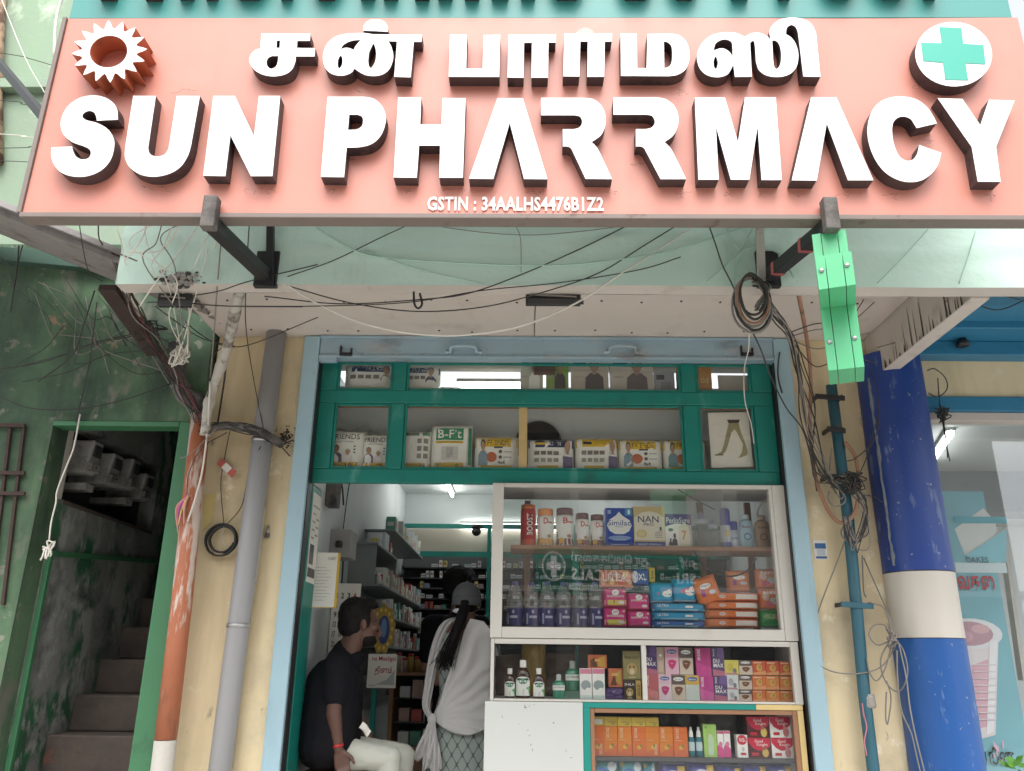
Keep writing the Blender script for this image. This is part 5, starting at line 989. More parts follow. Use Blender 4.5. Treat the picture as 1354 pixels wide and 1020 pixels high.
jar('slim blue and white bottle with tall blue cap beside the lotions', 953, 967, 672, SH1, YS, [(.95, 0, (.05, .10, .40)), (1, .03, (.05, .10, .40)), (.98, .58, (.05, .10, .40)), (1, .59, (.015, .03, .30)), (1, .95, (.015, .03, .30)), (.8, 1, (.015, .03, .30))], items=[('r', .02, .14, .98, .56, (.60, .62, .68)), ('e', .5, .36, .2, .08, (.7, .5, .1))])
jar('short blue and white bottle between slim bottle and pale lotion', 965.5, 977, 689, SH1, YS + .005, [(.95, 0, (.55, .58, .64)), (1, .04, (.55, .58, .64)), (.98, .66, (.55, .58, .64)), (1, .67, (.02, .04, .30)), (1, .98, (.02, .04, .30)), (.6, 1, (.02, .04, .30))], items=[('r', .1, .3, .9, .4, (.3, .32, .45))])
def lotion(lab, a, b_, top, col, cap, txt): jar(lab, a, b_, top, SH1, YS, [(.80, 0, col), (.92, .04, col), (1.0, .30, col), (1.0, .55, col), (.86, .78, col), (.45, .86, col), (.5, .865, cap), (.5, .97, cap), (.4, 1, cap)], items=[('t', txt, .3, .56, .7, .66, (.35, .1, .12) if 'pale' in lab else (.10, .04, .02), .01), ('e', .5, .33, .16, .11, (.14, .24, .36) if 'pale' in lab else (.22, .12, .06)), ('e', .5, .33, .11, .07, col)], sy=.55)
lotion('pale blue baby lotion bottle on the brown shelf', 977.5, 998, 680, (.42, .56, .64), (.55, .62, .66), 'Baby')
lotion('tan baby oil bottle at the end of the brown shelf', 998.5, 1020, 681, (.36, .25, .16), (.42, .32, .24), 'baby')
# hanging net bag and hanging loop
nbg = B(); nbg.grid(lambda u, v: (P(905 + 50 * u - 10 * (1 - v) * 0 + 10 * (1 - v), 735 - 92 * v, .115).x, .118 + .004 * math.sin(u * 20), P(905 + 50 * u, 735 - 92 * v, .115).z), 12, 6, clear_plastic('cloudy_film', (.80, .82, .82), 1.2, .22)); nbg.build('hanging_film', None, 'cloudy plastic film hanging in front of the feeding bottles', 'plastic film')
B().tube(curve([P(892, 645, .10), P(918, 660, .10), P(945, 674, .10)], 4), .003, M_black, 5).build('cable', None, 'thin black lead at the top of the upper showcase', 'cable')
B().tube(curve([P(917, 728, .075), P(930, 748, .075), P(955, 761, .075), P(975, 761, .075), P(990, 753, .075), P(1000, 738, .075)], 6), .0045, M_black, 6).build('cable', None, 'black cable loop hanging below the brown shelf', 'cable')
B().tube(curve([P(1001, 682, .17), P(1004, 672, .16), P(1012, 664, .15), P(1021, 658, .15)], 5), .007, ink((.5, .42, .36)), 6).build('white_tube', None, 'pale bent tube above the tan bottle', 'tube')
# ---- upper showcase, floor
ZF = 1.7295; YF = .13
M_pet = clear_plastic('clear_pet_bottle', (.95, .96, .97), 1.7, .24)
M_blab = ink((.045, .035, .15), .35)
wl_ = ('clear water bottle with purple label at the end of the row', 'clear water bottle with purple label, second in the row from the frame', 'clear water bottle with purple label, third in the row from the frame', 'clear water bottle with purple label, fourth in the row from the frame', 'clear water bottle with purple label, fifth in the row from the frame', 'clear water bottle with purple label touching the pink pads')
for i, cxp in enumerate((681, 703, 724, 745.5, 767, 788.5)):
    t = jar(wl_[i], cxp - 11, cxp + 11, 768 + (i % 2), ZF, YF, [(.85, 0, M_pet), (.95, .03, M_pet), (.97, .44, M_pet), (.90, .46, M_pet), (1.0, .52, M_pet), (.97, .62, M_pet), (.72, .80, M_pet), (.36, .92, M_pet), (.33, .93, (.10, .07, .28)), (.33, .99, (.10, .07, .28)), (.25, 1, (.10, .07, .28))], 'water bottle', 'water_bottle', (), 1.0, 'water bottles in the showcase')
    c = ORG[t.as_pointer()]; R0 = (P(cxp + 11, 790, YF).x - P(cxp - 11, 790, YF).x) / 2; h = P(cxp, 768, YF).z - ZF
    b = B(); n = 24; vs = [(c.x + R0 * .985 * math.sin(2 * math.pi * k / n), c.y - R0 * .985 * math.cos(2 * math.pi * k / n), c.z + z * h) for z in (.06, .43) for k in range(n)]
    b.add(vs, [(k, (k + 1) % n, (k + 1) % n + n, k + n) for k in range(n)], M_blab, True)
    def lmp(u, v, o, c=c, R0=R0, h=h): t_ = (u - .5) * math.pi; r = R0 * .985 + o; return (c.x + r * math.sin(t_), c.y - r * math.cos(t_), c.z + h * (.06 + .37 * v))
    q = rnd.uniform(.3, .5); marks(b, lmp, [('r', q, .42, q + .30, .56, (.45, .45, .55)), ('e', q + .14, .78, .05, .10, (.4, .4, .5)), ('r', q - .12, .1, q - .04, .7, (.35, .35, .48)), ('r', .08, .2, .16, .6, (.3, .3, .45))]); b.build('label_wrap', t.children[0])
PK, PK2 = (.60, .03, .20), (.66, .10, .26)
def padp(lab, a, b_, top, bot, col, v): pouch(lab, a, b_, top, None, .115, col, [('r', .06, .10, .94, .36, (.62, .55, .10)) if v else ('r', .1, .1, .9, .2, PK2), ('e', .5, .74, .15, .15, W_), ('t', 'SOFY', .40, .68, .6, .80, (.5, .02, .15), .01), ('t', 'antibacteria', .15, .50, .85, .64, W_, .01), ('e', .74, .24, .13, .08, (.70, .66, .68)), ('e', .86, .8, .06, .06, (.7, .5, .3))], .09, 'pad pack', 'pink pad packs', bot=bot)
padp('pink pad pack with lime stripe on the floor of the showcase', 798, 830, 803, 829, PK, 1); padp('pink pad pack with lime stripe topmost of its pair', 798, 830, 777, 803, PK, 1)
padp('plain pink pad pack on the floor beside the lime striped one', 830.5, 862, 807, 829, PK, 0); padp('plain pink pad pack topmost of its pair beside cyan packs', 830.5, 860, 784, 807, PK, 0)
pouch('patchwork orange pad packet lying on the pink stack', 793, 838, 753, None, .12, (.58, .18, .08), [('e', .1 + .13 * i, .3 + .4 * (i % 2), .07, .16, ((.70, .4, .3), (.6, .1, .1), (.72, .5, .2))[i % 3]) for i in range(7)] + [('t', 'LITEA', .1, .35, .8, .75, (.70, .62, .58), .01)], .06, bot=777)
pouch('blue packet with XL lettering next to the patchwork packet', 838, 859, 752, None, .115, (.05, .07, .30), [('t', 'XL', .3, .3, .8, .7, W_, .02), ('e', .1, .5, .2, .35, (.6, .6, .65))], .05, bot=774)
pouch('small yellow packet beside the XL packet', 858, 867, 750, None, .13, (.62, .40, .04), [('tv', 'Stay', .3, .2, .8, .8, K_)], .03, bot=770)
CY, CYD = (.02, .30, .52), (.02, .12, .38)
for lab, a, b_, t_, bo in (('cyan pad pack standing on the flat cyan stack beside pink packs', 860, 891, 770, 797), ('cyan pad pack standing beside the leaning orange pack', 890, 921, 765, 796)):
    pouch(lab, a, b_, t_, None, .125, CY, [('p', [(.3, .48), (.7, .62), (.9, .7), (.8, .4), (.35, .36)], (.66, .10, .22)), ('e', .72, .42, .22, .16, W_), ('e', .82, .54, .10, .12, W_), ('r', .03, .0, .97, .08, (.5, .6, .66))], .08, 'pad pack', 'cyan pad packs', bot=bo)
for lab, t_, bo, c_ in (('flat cyan pack topmost of the lying stack', 797, 809, CY), ('flat cyan pack in the middle of the lying stack', 809, 821, CY), ('flat dark blue pack at the bottom of the lying stack', 821, 830, CYD)):
    pouch(lab, 863, 936, t_, None, .115, c_, [('r', .02, .06, .98, .28, (.34, .56, .68)), ('r', .60, .42, .74, .66, W_), ('t', 'ULTRA', .10, .5, .3, .8, W_, .01)], .12, 'pad pack', 'lying cyan packs', bot=bo, crumple=.004)
OR = (.68, .17, .035)
pouch('orange wipes pack leaning against the stack', 920, 952, 762, None, .11, OR, [('e', .45, .66, .24, .10, W_), ('e', .65, .40, .14, .08, (.6, .62, .66)), ('r', .2, .3, .36, .55, (.30, .06, .3)), ('t', 'Wipes', .24, .62, .66, .71, (.2, .03, .2), .01)], .06, 'wipes pack', 'orange wipes packs', bot=799, tilt=.30)
pouch('pale orange wipes pack standing behind the orange stack', 962, 993, 754, None, .17, (.66, .24, .10), [('e', .5, .66, .26, .1, W_), ('e', .68, .40, .16, .08, (.6, .62, .66)), ('r', .22, .3, .38, .55, (.30, .06, .3))], .06, 'wipes pack', 'orange wipes packs', bot=783)
for lab, t_, bo in (('orange wipes pack topmost of the lying stack', 783, 795), ('orange wipes pack second from top of the lying stack', 795, 806), ('orange wipes pack third from top of the lying stack', 806, 818), ('orange wipes pack at the bottom of the lying stack', 818, 830)):
    pouch(lab, 934, 1008, t_, None, .11, OR, [('r', .54, .22, .94, .76, (.76, .68, .62)), ('e', .30, .5, .06, .2, (.7, .55, .5)), ('t', 'wipes', .27, .40, .33, .58, (.2, .05, .3), .01)], .13, 'wipes pack', 'orange wipes packs', bot=bo, crumple=.004)
for lab, a, b_, t_, bo, c_ in (('orange patterned pack topmost above the green pack', 1001, 1030, 752, 778, (.62, .22, .12)), ('orange patterned pack resting on the green pack', 1005, 1033, 778, 806, OR)):
    pouch(lab, a, b_, t_, None, .14, c_, [('e', .3, .6, .16, .2, (.7, .5, .42)), ('e', .66, .4, .2, .16, (.45, .5, .5)), ('t', 'BABY', .2, .72, .8, .86, W_, .01), ('e', .4, .25, .2, .12, (.6, .12, .2))], .07, 'wipes pack', 'patterned packs', bot=bo)
pouch('bright green wipes pack at the corner of the showcase floor', 1006, 1034, 806, None, .13, (.03, .28, .06), [('e', .45, .6, .3, .16, (.3, .5, .2)), ('e', .8, .6, .12, .2, (.6, .2, .25)), ('r', .1, .1, .9, .2, (.05, .4, .12))], .09, 'wipes pack', bot=830)
# ---- middle showcase
YM = .11
M_amb = mat('brown_antiseptic', (.055, .020, .010), .12, .1, 5, coat=.5)
def antis(lab, a, b_, top, g='antiseptic bottles'): jar(lab, a, b_, top, MZ, YM, [(.92, 0, M_amb), (1, .03, M_amb), (1, .58, M_amb), (.82, .70, M_amb), (.42, .80, M_amb), (.46, .805, W_), (.46, .98, W_), (.4, 1, W_)], 'antiseptic bottle', 'antiseptic_bottle', [('r', .10, .06, .90, .46, W_), ('e', .5, .46, .36, .10, W_), ('e', .5, .44, .20, .08, (.02, .20, .10)), ('r', .49, .36, .51, .52, W_), ('p', [(.5, .08), (.88, .08), (.88, .32), (.7, .28), (.5, .2)], (.10, .42, .14))], .6, g)
antis('small brown antiseptic bottle with white cap at the frame', 667, 681, 884); antis('larger brown antiseptic bottle with white cap between the small ones', 682, 701, 873); antis('small brown antiseptic bottle with white cap right of the larger one', 705, 720, 884)
M_mw = mat('green_mouthwash', (.01, .22, .12), .1, .1, 5, coat=.6)
def mouth(lab, a, b_, top, zb, Y): jar(lab, a, b_, top, zb, Y, [(.9, 0, M_mw), (1, .03, M_mw), (1, .62, M_mw), (.6, .74, M_mw), (.40, .76, (.45, .5, .47)), (.42, .97, (.45, .5, .47)), (.3, 1, (.45, .5, .47))], 'mouthwash bottle', 'mouthwash_bottle', [('r', .06, .34, .94, .54, W_), ('t', 'LISTERINE', .16, .42, .84, .50, (.03, .15, .10), .01)], .6, 'mouthwash bottles')
mouth('small green mouthwash bottle standing in front', 731, 747, 892, MZ, YM)
st_ = B().box(P(746, 920, .17).x, P(768, 920, .17).x, .17, .25, MZ + .0005, P(757, 914, .17).z, ink((.10, .22, .17))).build('carton', None, 'dark green carton under the larger mouthwash bottle', 'box')
mouth('larger green mouthwash bottle standing on a carton', 748, 767, 874, P(757, 914, .17).z, .18)
for i, (a, b_) in enumerate(((767, 783), (783.3, 800))):
    carton(('white and pink carton beside the mouthwash', 'white and pink carton beside the purple packet')[i], a, b_, 884, MZ, YM, W_, [('r', .02, .82, .98, .98, (.66, .22, .32)), ('e', .5, .45, .42, .16, (.30, .36, .36)), ('e', .66, .28, .22, .09, W_), ('r', .02, .02, .98, .12, (.55, .66, .62))], .06, group='white and pink cartons')
zw = P(783, 884, YM).z
carton('orange patterned carton lying on the white and pink cartons', 778, 803, 866, zw, YM + .005, (.55, .14, .05), [('p', [(.1, .1), (.5, .1), (.4, .8), (.1, .6)], (.12, .05, .02)), ('p', [(.5, .2), (.9, .1), (.9, .9), (.6, .8)], (.50, .30, .05)), ('r', .35, .5, .65, .7, (.65, .35, .1))], .05)
pouch('crumpled purple packet below the orange carton', 800, 826, 910, None, .12, (.09, .05, .16), [], .04, bot=926, crumple=.01)
carton('orange patterned carton standing on the purple packet', 805, 824, 884, P(812, 909, .13).z, .13, (.55, .16, .07), [('p', [(.1, .1), (.6, .1), (.4, .7)], (.14, .05, .02)), ('p', [(.5, .3), (.9, .1), (.9, .9), (.6, .8)], (.50, .32, .06)), ('r', .2, .6, .7, .75, (.66, .4, .12))], .05)
def tiger(lab, a, b_, t_, zb, col, txt): return carton(lab, a, b_, t_, zb, YM, col, [('t', txt, .08, .70, .92, .82, W_ if col[1] < .2 else (.12, .10, .04), .012), ('e', .5, .36, .30, .22, (.50, .34, .12)), ('e', .5, .28, .14, .10, (.66, .58, .42)), ('e', .38, .44, .06, .03, K_), ('e', .62, .44, .06, .03, K_), ('r', .3, .06, .7, .1, (.6, .5, .3))], .05, group='supplement cartons')[1]
q = tiger('dark supplement carton with tiger face', 825, 841, 899, MZ, (.05, .03, .025), 'SHILA')
carton('slim golden carton with upright GOLD lettering', 841, 848, 900, MZ, YM, (.50, .34, .10), [('tv', 'GOLD', .25, .2, .8, .8, (.08, .05, .02), .02)], .05)
tiger('olive supplement carton with lion face stacked on the dark one', 824, 847, 861, q[3] + .001, (.28, .24, .10), 'SHILAJIT')
G2 = 'small personal care cartons in the middle case'
def durex(lab, a, b_, t_, zb, top_, base, acc, tx='durex'):
    return carton(lab, a, b_, t_, zb, YM, base, [('r', .01, .62, .99, .99, top_), ('e', .5, .84, .36, .08, W_ if sum(top_) < 1 else (.05, .12, .35)), ('t', tx, .24, .80, .76, .88, (.05, .1, .3) if sum(top_) < 1 else W_, .012), ('p', [(.2, .46), (.5, .38), (.85, .50), (.7, .30), (.5, .18), (.3, .28)], acc), ('e', .5, .48, .28, .06, acc)], .05, group=G2)[1]
PP, PKL, BRN, CRM = (.09, .045, .16), (.74, .46, .54), (.14, .10, .085), (.62, .52, .42)
def dumax(lab, a, b_, t_, zb): return carton(lab, a, b_, t_, zb, YM, PP, [('t', 'DU', .10, .46, .60, .60, W_, .014), ('t', 'MAX', .10, .30, .92, .44, W_, .014), ('p', [(0, 0), (1, 0), (1, .16), (0, .24)], (.45, .14, .22)), ('tv', 'boost', .06, .70, .22, .95, W_, .01), ('p', [(.4, .7), (1, .6), (1, 1), (.5, 1)], (.16, .09, .28))], .05, group=G2)[1]
def skore(lab, a, b_, t_, zb, col, c2): return carton(lab, a, b_, t_, zb, YM, col, [('p', [(0, 0), (1, 0), (1, .3), (0, .5)], c2), ('tv', 'SKORE', .10, .55, .30, .95, W_, .015), ('e', .45, .25, .12, .08, tuple(min(1, x * 1.6) for x in col)), ('r', .2, .05, .8, .07, c2)], .05, group=G2)[1]
zr = skore('rose carton at the divider below the purple carton', 853, 871, 892, MZ, (.52, .13, .15), (.58, .24, .22))[3]
dumax('purple carton with heavy white letters at the divider, upper row', 852, 869, 855, zr + .0005)
durex('pale pink carton in the lower row beside the rose one', 871, 888.5, 892, MZ, (.74, .50, .58), (.76, .60, .64), (.55, .06, .20))
durex('brown topped carton in the lower row', 888.5, 907, 893, MZ, BRN, CRM, (.20, .08, .04))
durex('golden topped carton with pale lower half', 907, 926, 893, MZ, (.60, .40, .08), (.58, .64, .58), (.6, .65, .6))
skore('magenta carton in the lower row beside the golden one', 926, 944.5, 894, MZ, (.48, .04, .24), (.58, .12, .32))
dumax('dark purple carton with heavy white letters in the lower row', 945, 963, 894, MZ)
carton('thin beige carton upright in the upper row', 869, 879, 856, zr + .0005, YM, (.50, .38, .28), [('r', .2, .1, .8, .5, (.60, .48, .38)), ('e', .5, .7, .2, .05, W_)], .05, group=G2)
durex('bright pink carton in the upper row', 879.5, 898, 856, zr + .0005, (.72, .34, .46), PKL, (.60, .05, .18))
durex('brown topped carton in the upper row', 898.5, 917, 857, zr + .0005, BRN, CRM, (.20, .08, .04))
skore('magenta carton in the upper row', 920.5, 941, 857, P(930, 894, YM).z + .0005, (.45, .03, .20), (.52, .06, .26))
dumax('purple carton with heavy white letters in the upper row beside the magenta one', 941.5, 958, 857, P(952, 894, YM).z + .0005)
rows = ((912, None), (892.5, 912), (873, 892.5))
for k, (t_, bo) in enumerate(rows):
    zb = MZ if bo is None else P(980, bo, YM).z + .0004
    lv = ('bottom', 'middle', 'top')[k]
    carton(lv + ' carton of the white and yellow column', 963 - 2 * k, 978, t_, zb, YM, (.66, .58, .12) if k == 2 else (.66, .68, .66), [('e', .4, .5, .2, .26, (.4, .4, .42) if k < 2 else (.55, .45, .08)), ('e', .7, .28, .14, .16, (.2, .2, .22)), ('r', .1, .04, .9, .12, (.6, .2, .3))], .05, group=G2)
    durex(lv + ' brown topped square carton in the short stack', 978.3, 996, t_ + .5, zb, BRN, CRM, (.20, .08, .04))
    for j in range(3): carton(lv + ' orange square carton, %s in its row from the brown stack' % ('first', 'second', 'third')[j], 996.3 + 18 * j, 1014 + 18 * j, t_ + 1 + .4 * j, zb, YM, ((.64, .16, .05), (.66, .22, .05), (.62, .20, .06))[j] if k < 2 else (.58, .10, .04), [('e', .5, .5, .24, .26, (.68, .36, .10)), ('p', [(0, 0), (1, 0), (1, .3), (0, .15)], (.70, .32, .14)), ('r', .1, .82, .7, .9, (.74, .6, .4)), ('e', .55, .55, .1, .12, (.35, .3, .05))], .05, group=G2)
pouch('knotted clear plastic bag in front of the orange square cartons', 1004, 1036, 862, None, .075, (.55, .40, .33), [], .03, bot=927, crumple=.012) if False else None
# ---- counter case
YC = .10
zo = []
nth = ('first', 'second', 'third', 'fourth', 'fifth', 'sixth', 'seventh')
xs = (780.6, 799.2, 817, 836, 854, 872, 891, 909.8)
for i in range(7):
    zo.append(carton('orange upright carton, %s in the row from the teal stile' % nth[i], xs[i], xs[i + 1], 960 + .3 * i, LSH, YC, (.68, .22, .04) if i % 3 else (.66, .16, .04), [('p', [(0, 0), (1, 0), (1, .4), (0, .1)], (.64, .15, .05)), ('tv', 'SKORE', .16, .60, .38, .95, (.76, .6, .42), .015) if i % 4 else ('tv', 'SKORE', .62, .05, .84, .40, (.76, .6, .42), .015), ('e', .5, .30, .16, .07, (.70, .40, .08)), ('e', .62, .36, .08, .05, (.2, .26, .04)), ('r', .1, .53, .6, .55, (.74, .5, .3))], .06, group='orange cartons in the counter case')[1][3])
for i in range(5): carton('small yellow carton lying on the orange row, %s from the teal stile' % nth[i], xs[i], xs[i + 1], 948 + .3 * i, zo[i] + .0006, YC, (.70, .52, .10), [('r', .3, .4, .9, .5, (.4, .3, .1)), ('r', .55, .15, .8, .3, (.3, .25, .1))] if i else [('r', .1, .2, .9, .75, W_)], .06, group='yellow cartons in the counter case')
for lab, a, b_ in (('small teal spray bottle beside the orange cartons', 910.5, 919), ('small teal spray bottle beside the lime carton', 920.5, 929.5)):
    jar(lab, a, b_, 962, LSH, YC, [(.95, 0, (.01, .16, .20)), (1, .03, (.01, .16, .20)), (1, .60, (.01, .16, .20)), (.7, .66, (.01, .16, .20)), (.72, .67, W_), (.6, .85, W_), (.4, .88, W_), (.38, 1, W_)], 'spray bottle', 'spray_bottle', [('r', .1, .2, .9, .5, (.5, .62, .64))], 1.0, 'spray bottles')
carton('lime green carton with pale bottle picture', 930.5, 948, 958, LSH, YC, (.36, .58, .14), [('r', .32, .06, .75, .62, (.52, .66, .46)), ('e', .52, .66, .14, .05, (.55, .68, .5)), ('e', .2, .9, .08, .03, (.1, .3, .1))], .06)
for lab, a, b_ in (('slim pink and white tube carton beside the lime carton', 949, 957.5), ('slim pink and white tube carton beside the dark plastic', 958, 967)): carton(lab, a, b_, 967, LSH, YC, W_, [('r', .02, .9, .98, .99, (.62, .10, .20)), ('p', [(0, 0), (1, 0), (1, .3), (.3, .55), (0, .4)], (.66, .08, .26)), ('e', .5, .5, .3, .1, (.66, .2, .34))], .04, group='slim pink tube cartons')
def gk(lab, a, b_, t_, zb, v):
    base = W_ if v else (.09, .02, .02)
    return carton(lab, a, b_, t_, zb, YC, base, [('p', [(0, 1), (1, 1), (.98, .62), (.75, .42), (.45, .36), (.2, .50), (.02, .75)], (.58, .02, .06)), ('t', 'Good', .30, .76, .66, .92, W_, .006), ('t', 'Knight', .38, .56, .86, .74, W_, .006), ('r', .14, .12, .44, .26, (.55, .03, .05)), ('e', .74, .26, .14, .22, (.62, .45, .12) if not v else (.55, .2, .2)), ('e', .70, .48, .08, .10, (.3, .15, .08) if not v else (.6, .25, .25))], .07, group='red mosquito repellent cartons')[1][3]
z_ = gk('dark red repellent carton on the shelf beside the small one', 990, 1020.5, 976, LSH, 0); gk('dark red repellent carton topmost of its pair', 988, 1018, 948, z_ + .0006, 0)
z_ = gk('white and red repellent carton on the shelf at the end', 1021, 1050, 976, LSH, 1); gk('white and red repellent carton topmost at the end', 1018.5, 1047, 948, z_ + .0006, 1)
carton('small red and white repellent refill carton', 975, 989.5, 972, LSH, YC, W_, [('e', .5, .78, .46, .22, (.58, .02, .06)), ('t', 'Good', .2, .78, .7, .88, W_, .02), ('t', 'Knight', .25, .68, .85, .78, W_, .02), ('r', .3, .12, .8, .22, (.5, .03, .05)), ('e', .55, .38, .12, .1, (.6, .5, .5))], .05)
ZL = .8205; TQ = (.01, .28, .32)
for i, (a, b_, t_) in enumerate(((781, 819, 1002), (819, 851, 1003), (851, 869, 1005))):
    pouch('teal diaper pouch on the low shelf, %s from the teal stile' % nth[i], a, b_, t_, ZL, .10, TQ, [('e', .4, .72, .3, .12, (.02, .10, .34)), ('e', .4, .72, .22, .09, TQ), ('e', .75, .86, .16, .08, (.50, .58, .60)), ('e', .7, .6, .14, .10, (.55, .25, .28)), ('e', .15, .9, .08, .04, (.6, .5, .1))], .12, 'diaper pack', 'teal pouches', crumple=.012)
for i, (a, b_, t_) in enumerate(((873, 909, 1008), (911, 947, 1006), (949, 984, 1010), (984, 1017, 1008), (1017, 1051, 1008))):
    pouch('royal blue pouch on the low shelf, %s from the teal pouches' % nth[i], a, b_, t_, ZL, .10, (.02, .035, .30), [('e', .5, .74, .34, .12, (.55, .58, .66)), ('e', .5, .72, .28, .09, (.08, .10, .40)), ('r', .66, .82, .95, .93, (.66, .44, .06)), ('r', .02, .955, .98, .985, (.25, .3, .5))], .12, 'pad pack', 'royal blue pouches', crumple=.012)
dp_ = pouch('crumpled dark plastic bag at the back of the counter case', 925, 985, 946, LSH, .24, (.05, .04, .045), [], .10, 'plastic bag', name='plastic_bag', crumple=.03)
pouch('grey crumpled plastic behind the yellow cartons', 866, 915, 945, LSH, .24, (.14, .15, .16), [], .08, 'plastic bag', name='plastic_bag', crumple=.03)
pouch('yellow cloth bundle at the back of the middle case', 690, 722, 852, MZ, .30, (.40, .26, .05), [], .10, 'bundle', name='cloth_bundle', crumple=.02)
pouch('crumpled brown wrapper at the back of the middle case', 655, 760, 866, MZ, .36, (.20, .13, .10), [], .08, 'bundle', name='cloth_bundle', crumple=.04)
pouch('dark bag standing at the back behind the cartons', 765, 1040, 852, MZ, .40, (.03, .03, .035), [], .05, 'plastic bag', name='plastic_bag', crumple=.03)
# ================================================================== shop interior
def tubelight(a, b_, label, r=.014, up=.03, m=None):
    a, b_ = Vector(a), Vector(b_); t = thing('tube_light', (a + b_) / 2, label, 'light', 'lit tube lights in the pharmacy')
    B().tube([a, b_], r, m or M_tube, 10).build('tube', t); n = Vector((0, 0, up)); B().bar(a + n, b_ + n, .04, .022, M_whitep, ext=.02).build('batten', t)
tubelight(Q(584.5, 640, -.83 + .0) if False else (-.73, 2.55, 3.145), (-.73, 3.70, 3.145), 'lit tube light on the ceiling seen through the doorway')
tubelight((.86, 2.55, 3.145), (.86, 3.70, 3.145), 'lit tube light on the ceiling seen through the upper showcase')
a, b_ = P(611, 695, 3.78), P(700, 696, 3.78); b_ = Vector((b_.x + .35, 3.78, a.z)); tubelight(a, b_, 'lit tube light fixed along the back wall shelf rail')
a, b_ = P(608, 510, .46), P(692, 510, .46); b_.z = a.z; tubelight(a, b_, 'lit tube light close behind the top transom panes')
# back wall shelving
bs = thing('back_shelving', (.3, 3.7, .45), 'teal edged wall shelving with rows of small medicine boxes', 'shelving')
zt, zm_ = P(590, 696, 3.6).z, P(590, 733, 3.6).z
B().box(-1.19, 1.98, 3.58, 3.62, zt - .02, zt + .02, M_teal).build('rail', bs); B().box(-1.19, 1.98, 3.58, 3.62, zm_ - .025, zm_ + .025, M_teal).build('rail', bs)
B().box(-1.19, 1.98, 3.80, 3.82, zm_, zt, M_inbeige).build('upper_back', bs); B().box(-1.19, 1.98, 3.80, 3.82, .45, zm_ - .001, mat('shelf_back_grey', (.10, .105, .105), .7)).build('lower_back', bs)
for px in (643, 760, 900): x = P(px, 780, 3.58).x; B().box(x, x + .035, 3.57, 3.80, .451, zt - .021, M_teal).build('upright', bs)
levels = [P(590, y, 3.6).z for y in (750, 764, 777.5, 791, 805, 822, 838, 855, 872)]
for z in levels: B().box(-1.185, 1.975, 3.60, 3.799, z - .012, z, M_dark).build('shelf', bs)
ccols = [ink(c, .5) for c in ((.60, .60, .58), (.52, .54, .54), (.62, .58, .50), (.45, .30, .26), (.60, .52, .18), (.50, .10, .08), (.10, .30, .22), (.25, .30, .42))]
CN = ('white', 'pale grey', 'cream', 'dull red', 'yellow', 'bright red', 'green', 'blue')
NTH = ('top', 'second', 'third', 'fourth', 'fifth', 'sixth', 'seventh', 'eighth', 'ninth')
protos = []
for cm in ccols:
    for (w, h, d) in ((.045, .04, .06), (.03, .065, .05), (.06, .03, .06)):
        me_ = B().box(-w / 2, w / 2, 0, d, 0, h, cm); me_.box(-w / 2 + .004, w / 2 - .004, -.0008, -.0003, h * .35, h * .65, ink((.2, .24, .30)) if w != .03 else ink((.30, .12, .12)))
        o = me_.build('proto'); protos.append((o.data, w)); COL.objects.unlink(o); bpy.data.objects.remove(o)
rb_ = random.Random(3); cnt = 0
for li, z in enumerate(levels):
    x = -1.0 if li > 0 else -.9
    while x < 1.7 and cnt < 215:
        wt = [8, 7, 5, 2, 1.5, 1, 1, 1]
        if li == 4: wt = [2, 1, 1, 6, 1, 6, 2, 1]
        ci = rb_.choices(range(8), wt)[0]; me_, w = protos[ci * 3 + rb_.randrange(3)]
        if rb_.random() < .68:
            o = bpy.data.objects.new('medicine_carton', me_); COL.objects.link(o); o.location = (x + w / 2, 3.625 + rb_.uniform(0, .03), z + .0006); o.rotation_euler = (0, 0, rb_.uniform(-.06, .06))
            tag(o, 'small %s medicine carton on the %s back wall shelf below the teal rail' % (CN[ci], NTH[li]), 'box', 'medicine cartons on the back shelving'); cnt += 1
        x += w + rb_.uniform(.006, .02)
dm = thing('dome_camera', (-.33, 3.5, 2.8), 'dark dome security camera below the back wall tube light', 'camera')
c = P(630, 703, 3.55); B().ball(c, .045, M_black, 10).build('dome', dm); B().lathe(c + Vector((0, 0, .03)), [(.05, 0), (.05, .03)], M_black, 14).build('base', dm)
# left wall shelving
ls = thing('side_shelving', (-1.1, 2.3, .45), 'grey glass side shelves with medicine packs along the left shop wall', 'shelving')
M_gsh = mat('grey_shelf_board', (.22, .24, .245), .4, .1, 6)
sl = [(2.51, 1.80, 3.55, -.98), (2.34, 1.29, 2.25, -1.02), (2.06, 1.30, 3.55, -.97), (1.86, 1.45, 3.55, -.95), (1.66, 1.45, 3.55, -.95), (1.46, 1.45, 3.55, -.95)]
for z, y0, y1, xf in sl: B().box(XL + .002, xf, y0, y1, z - .015, z, M_gsh).build('shelf', ls, bevel=.002)
for y in (1.32, 2.24): B().box(XL + .002, -1.03, y, y + .012, 2.062, 2.324, M_gsh).build('divider', ls)
for y in (1.9, 2.6, 3.3):
    B().box(XL + .002, -1.0, y, y + .015, 1.3, 1.445, M_gsh).build('shelf_bracket', ls)
cnt = 0
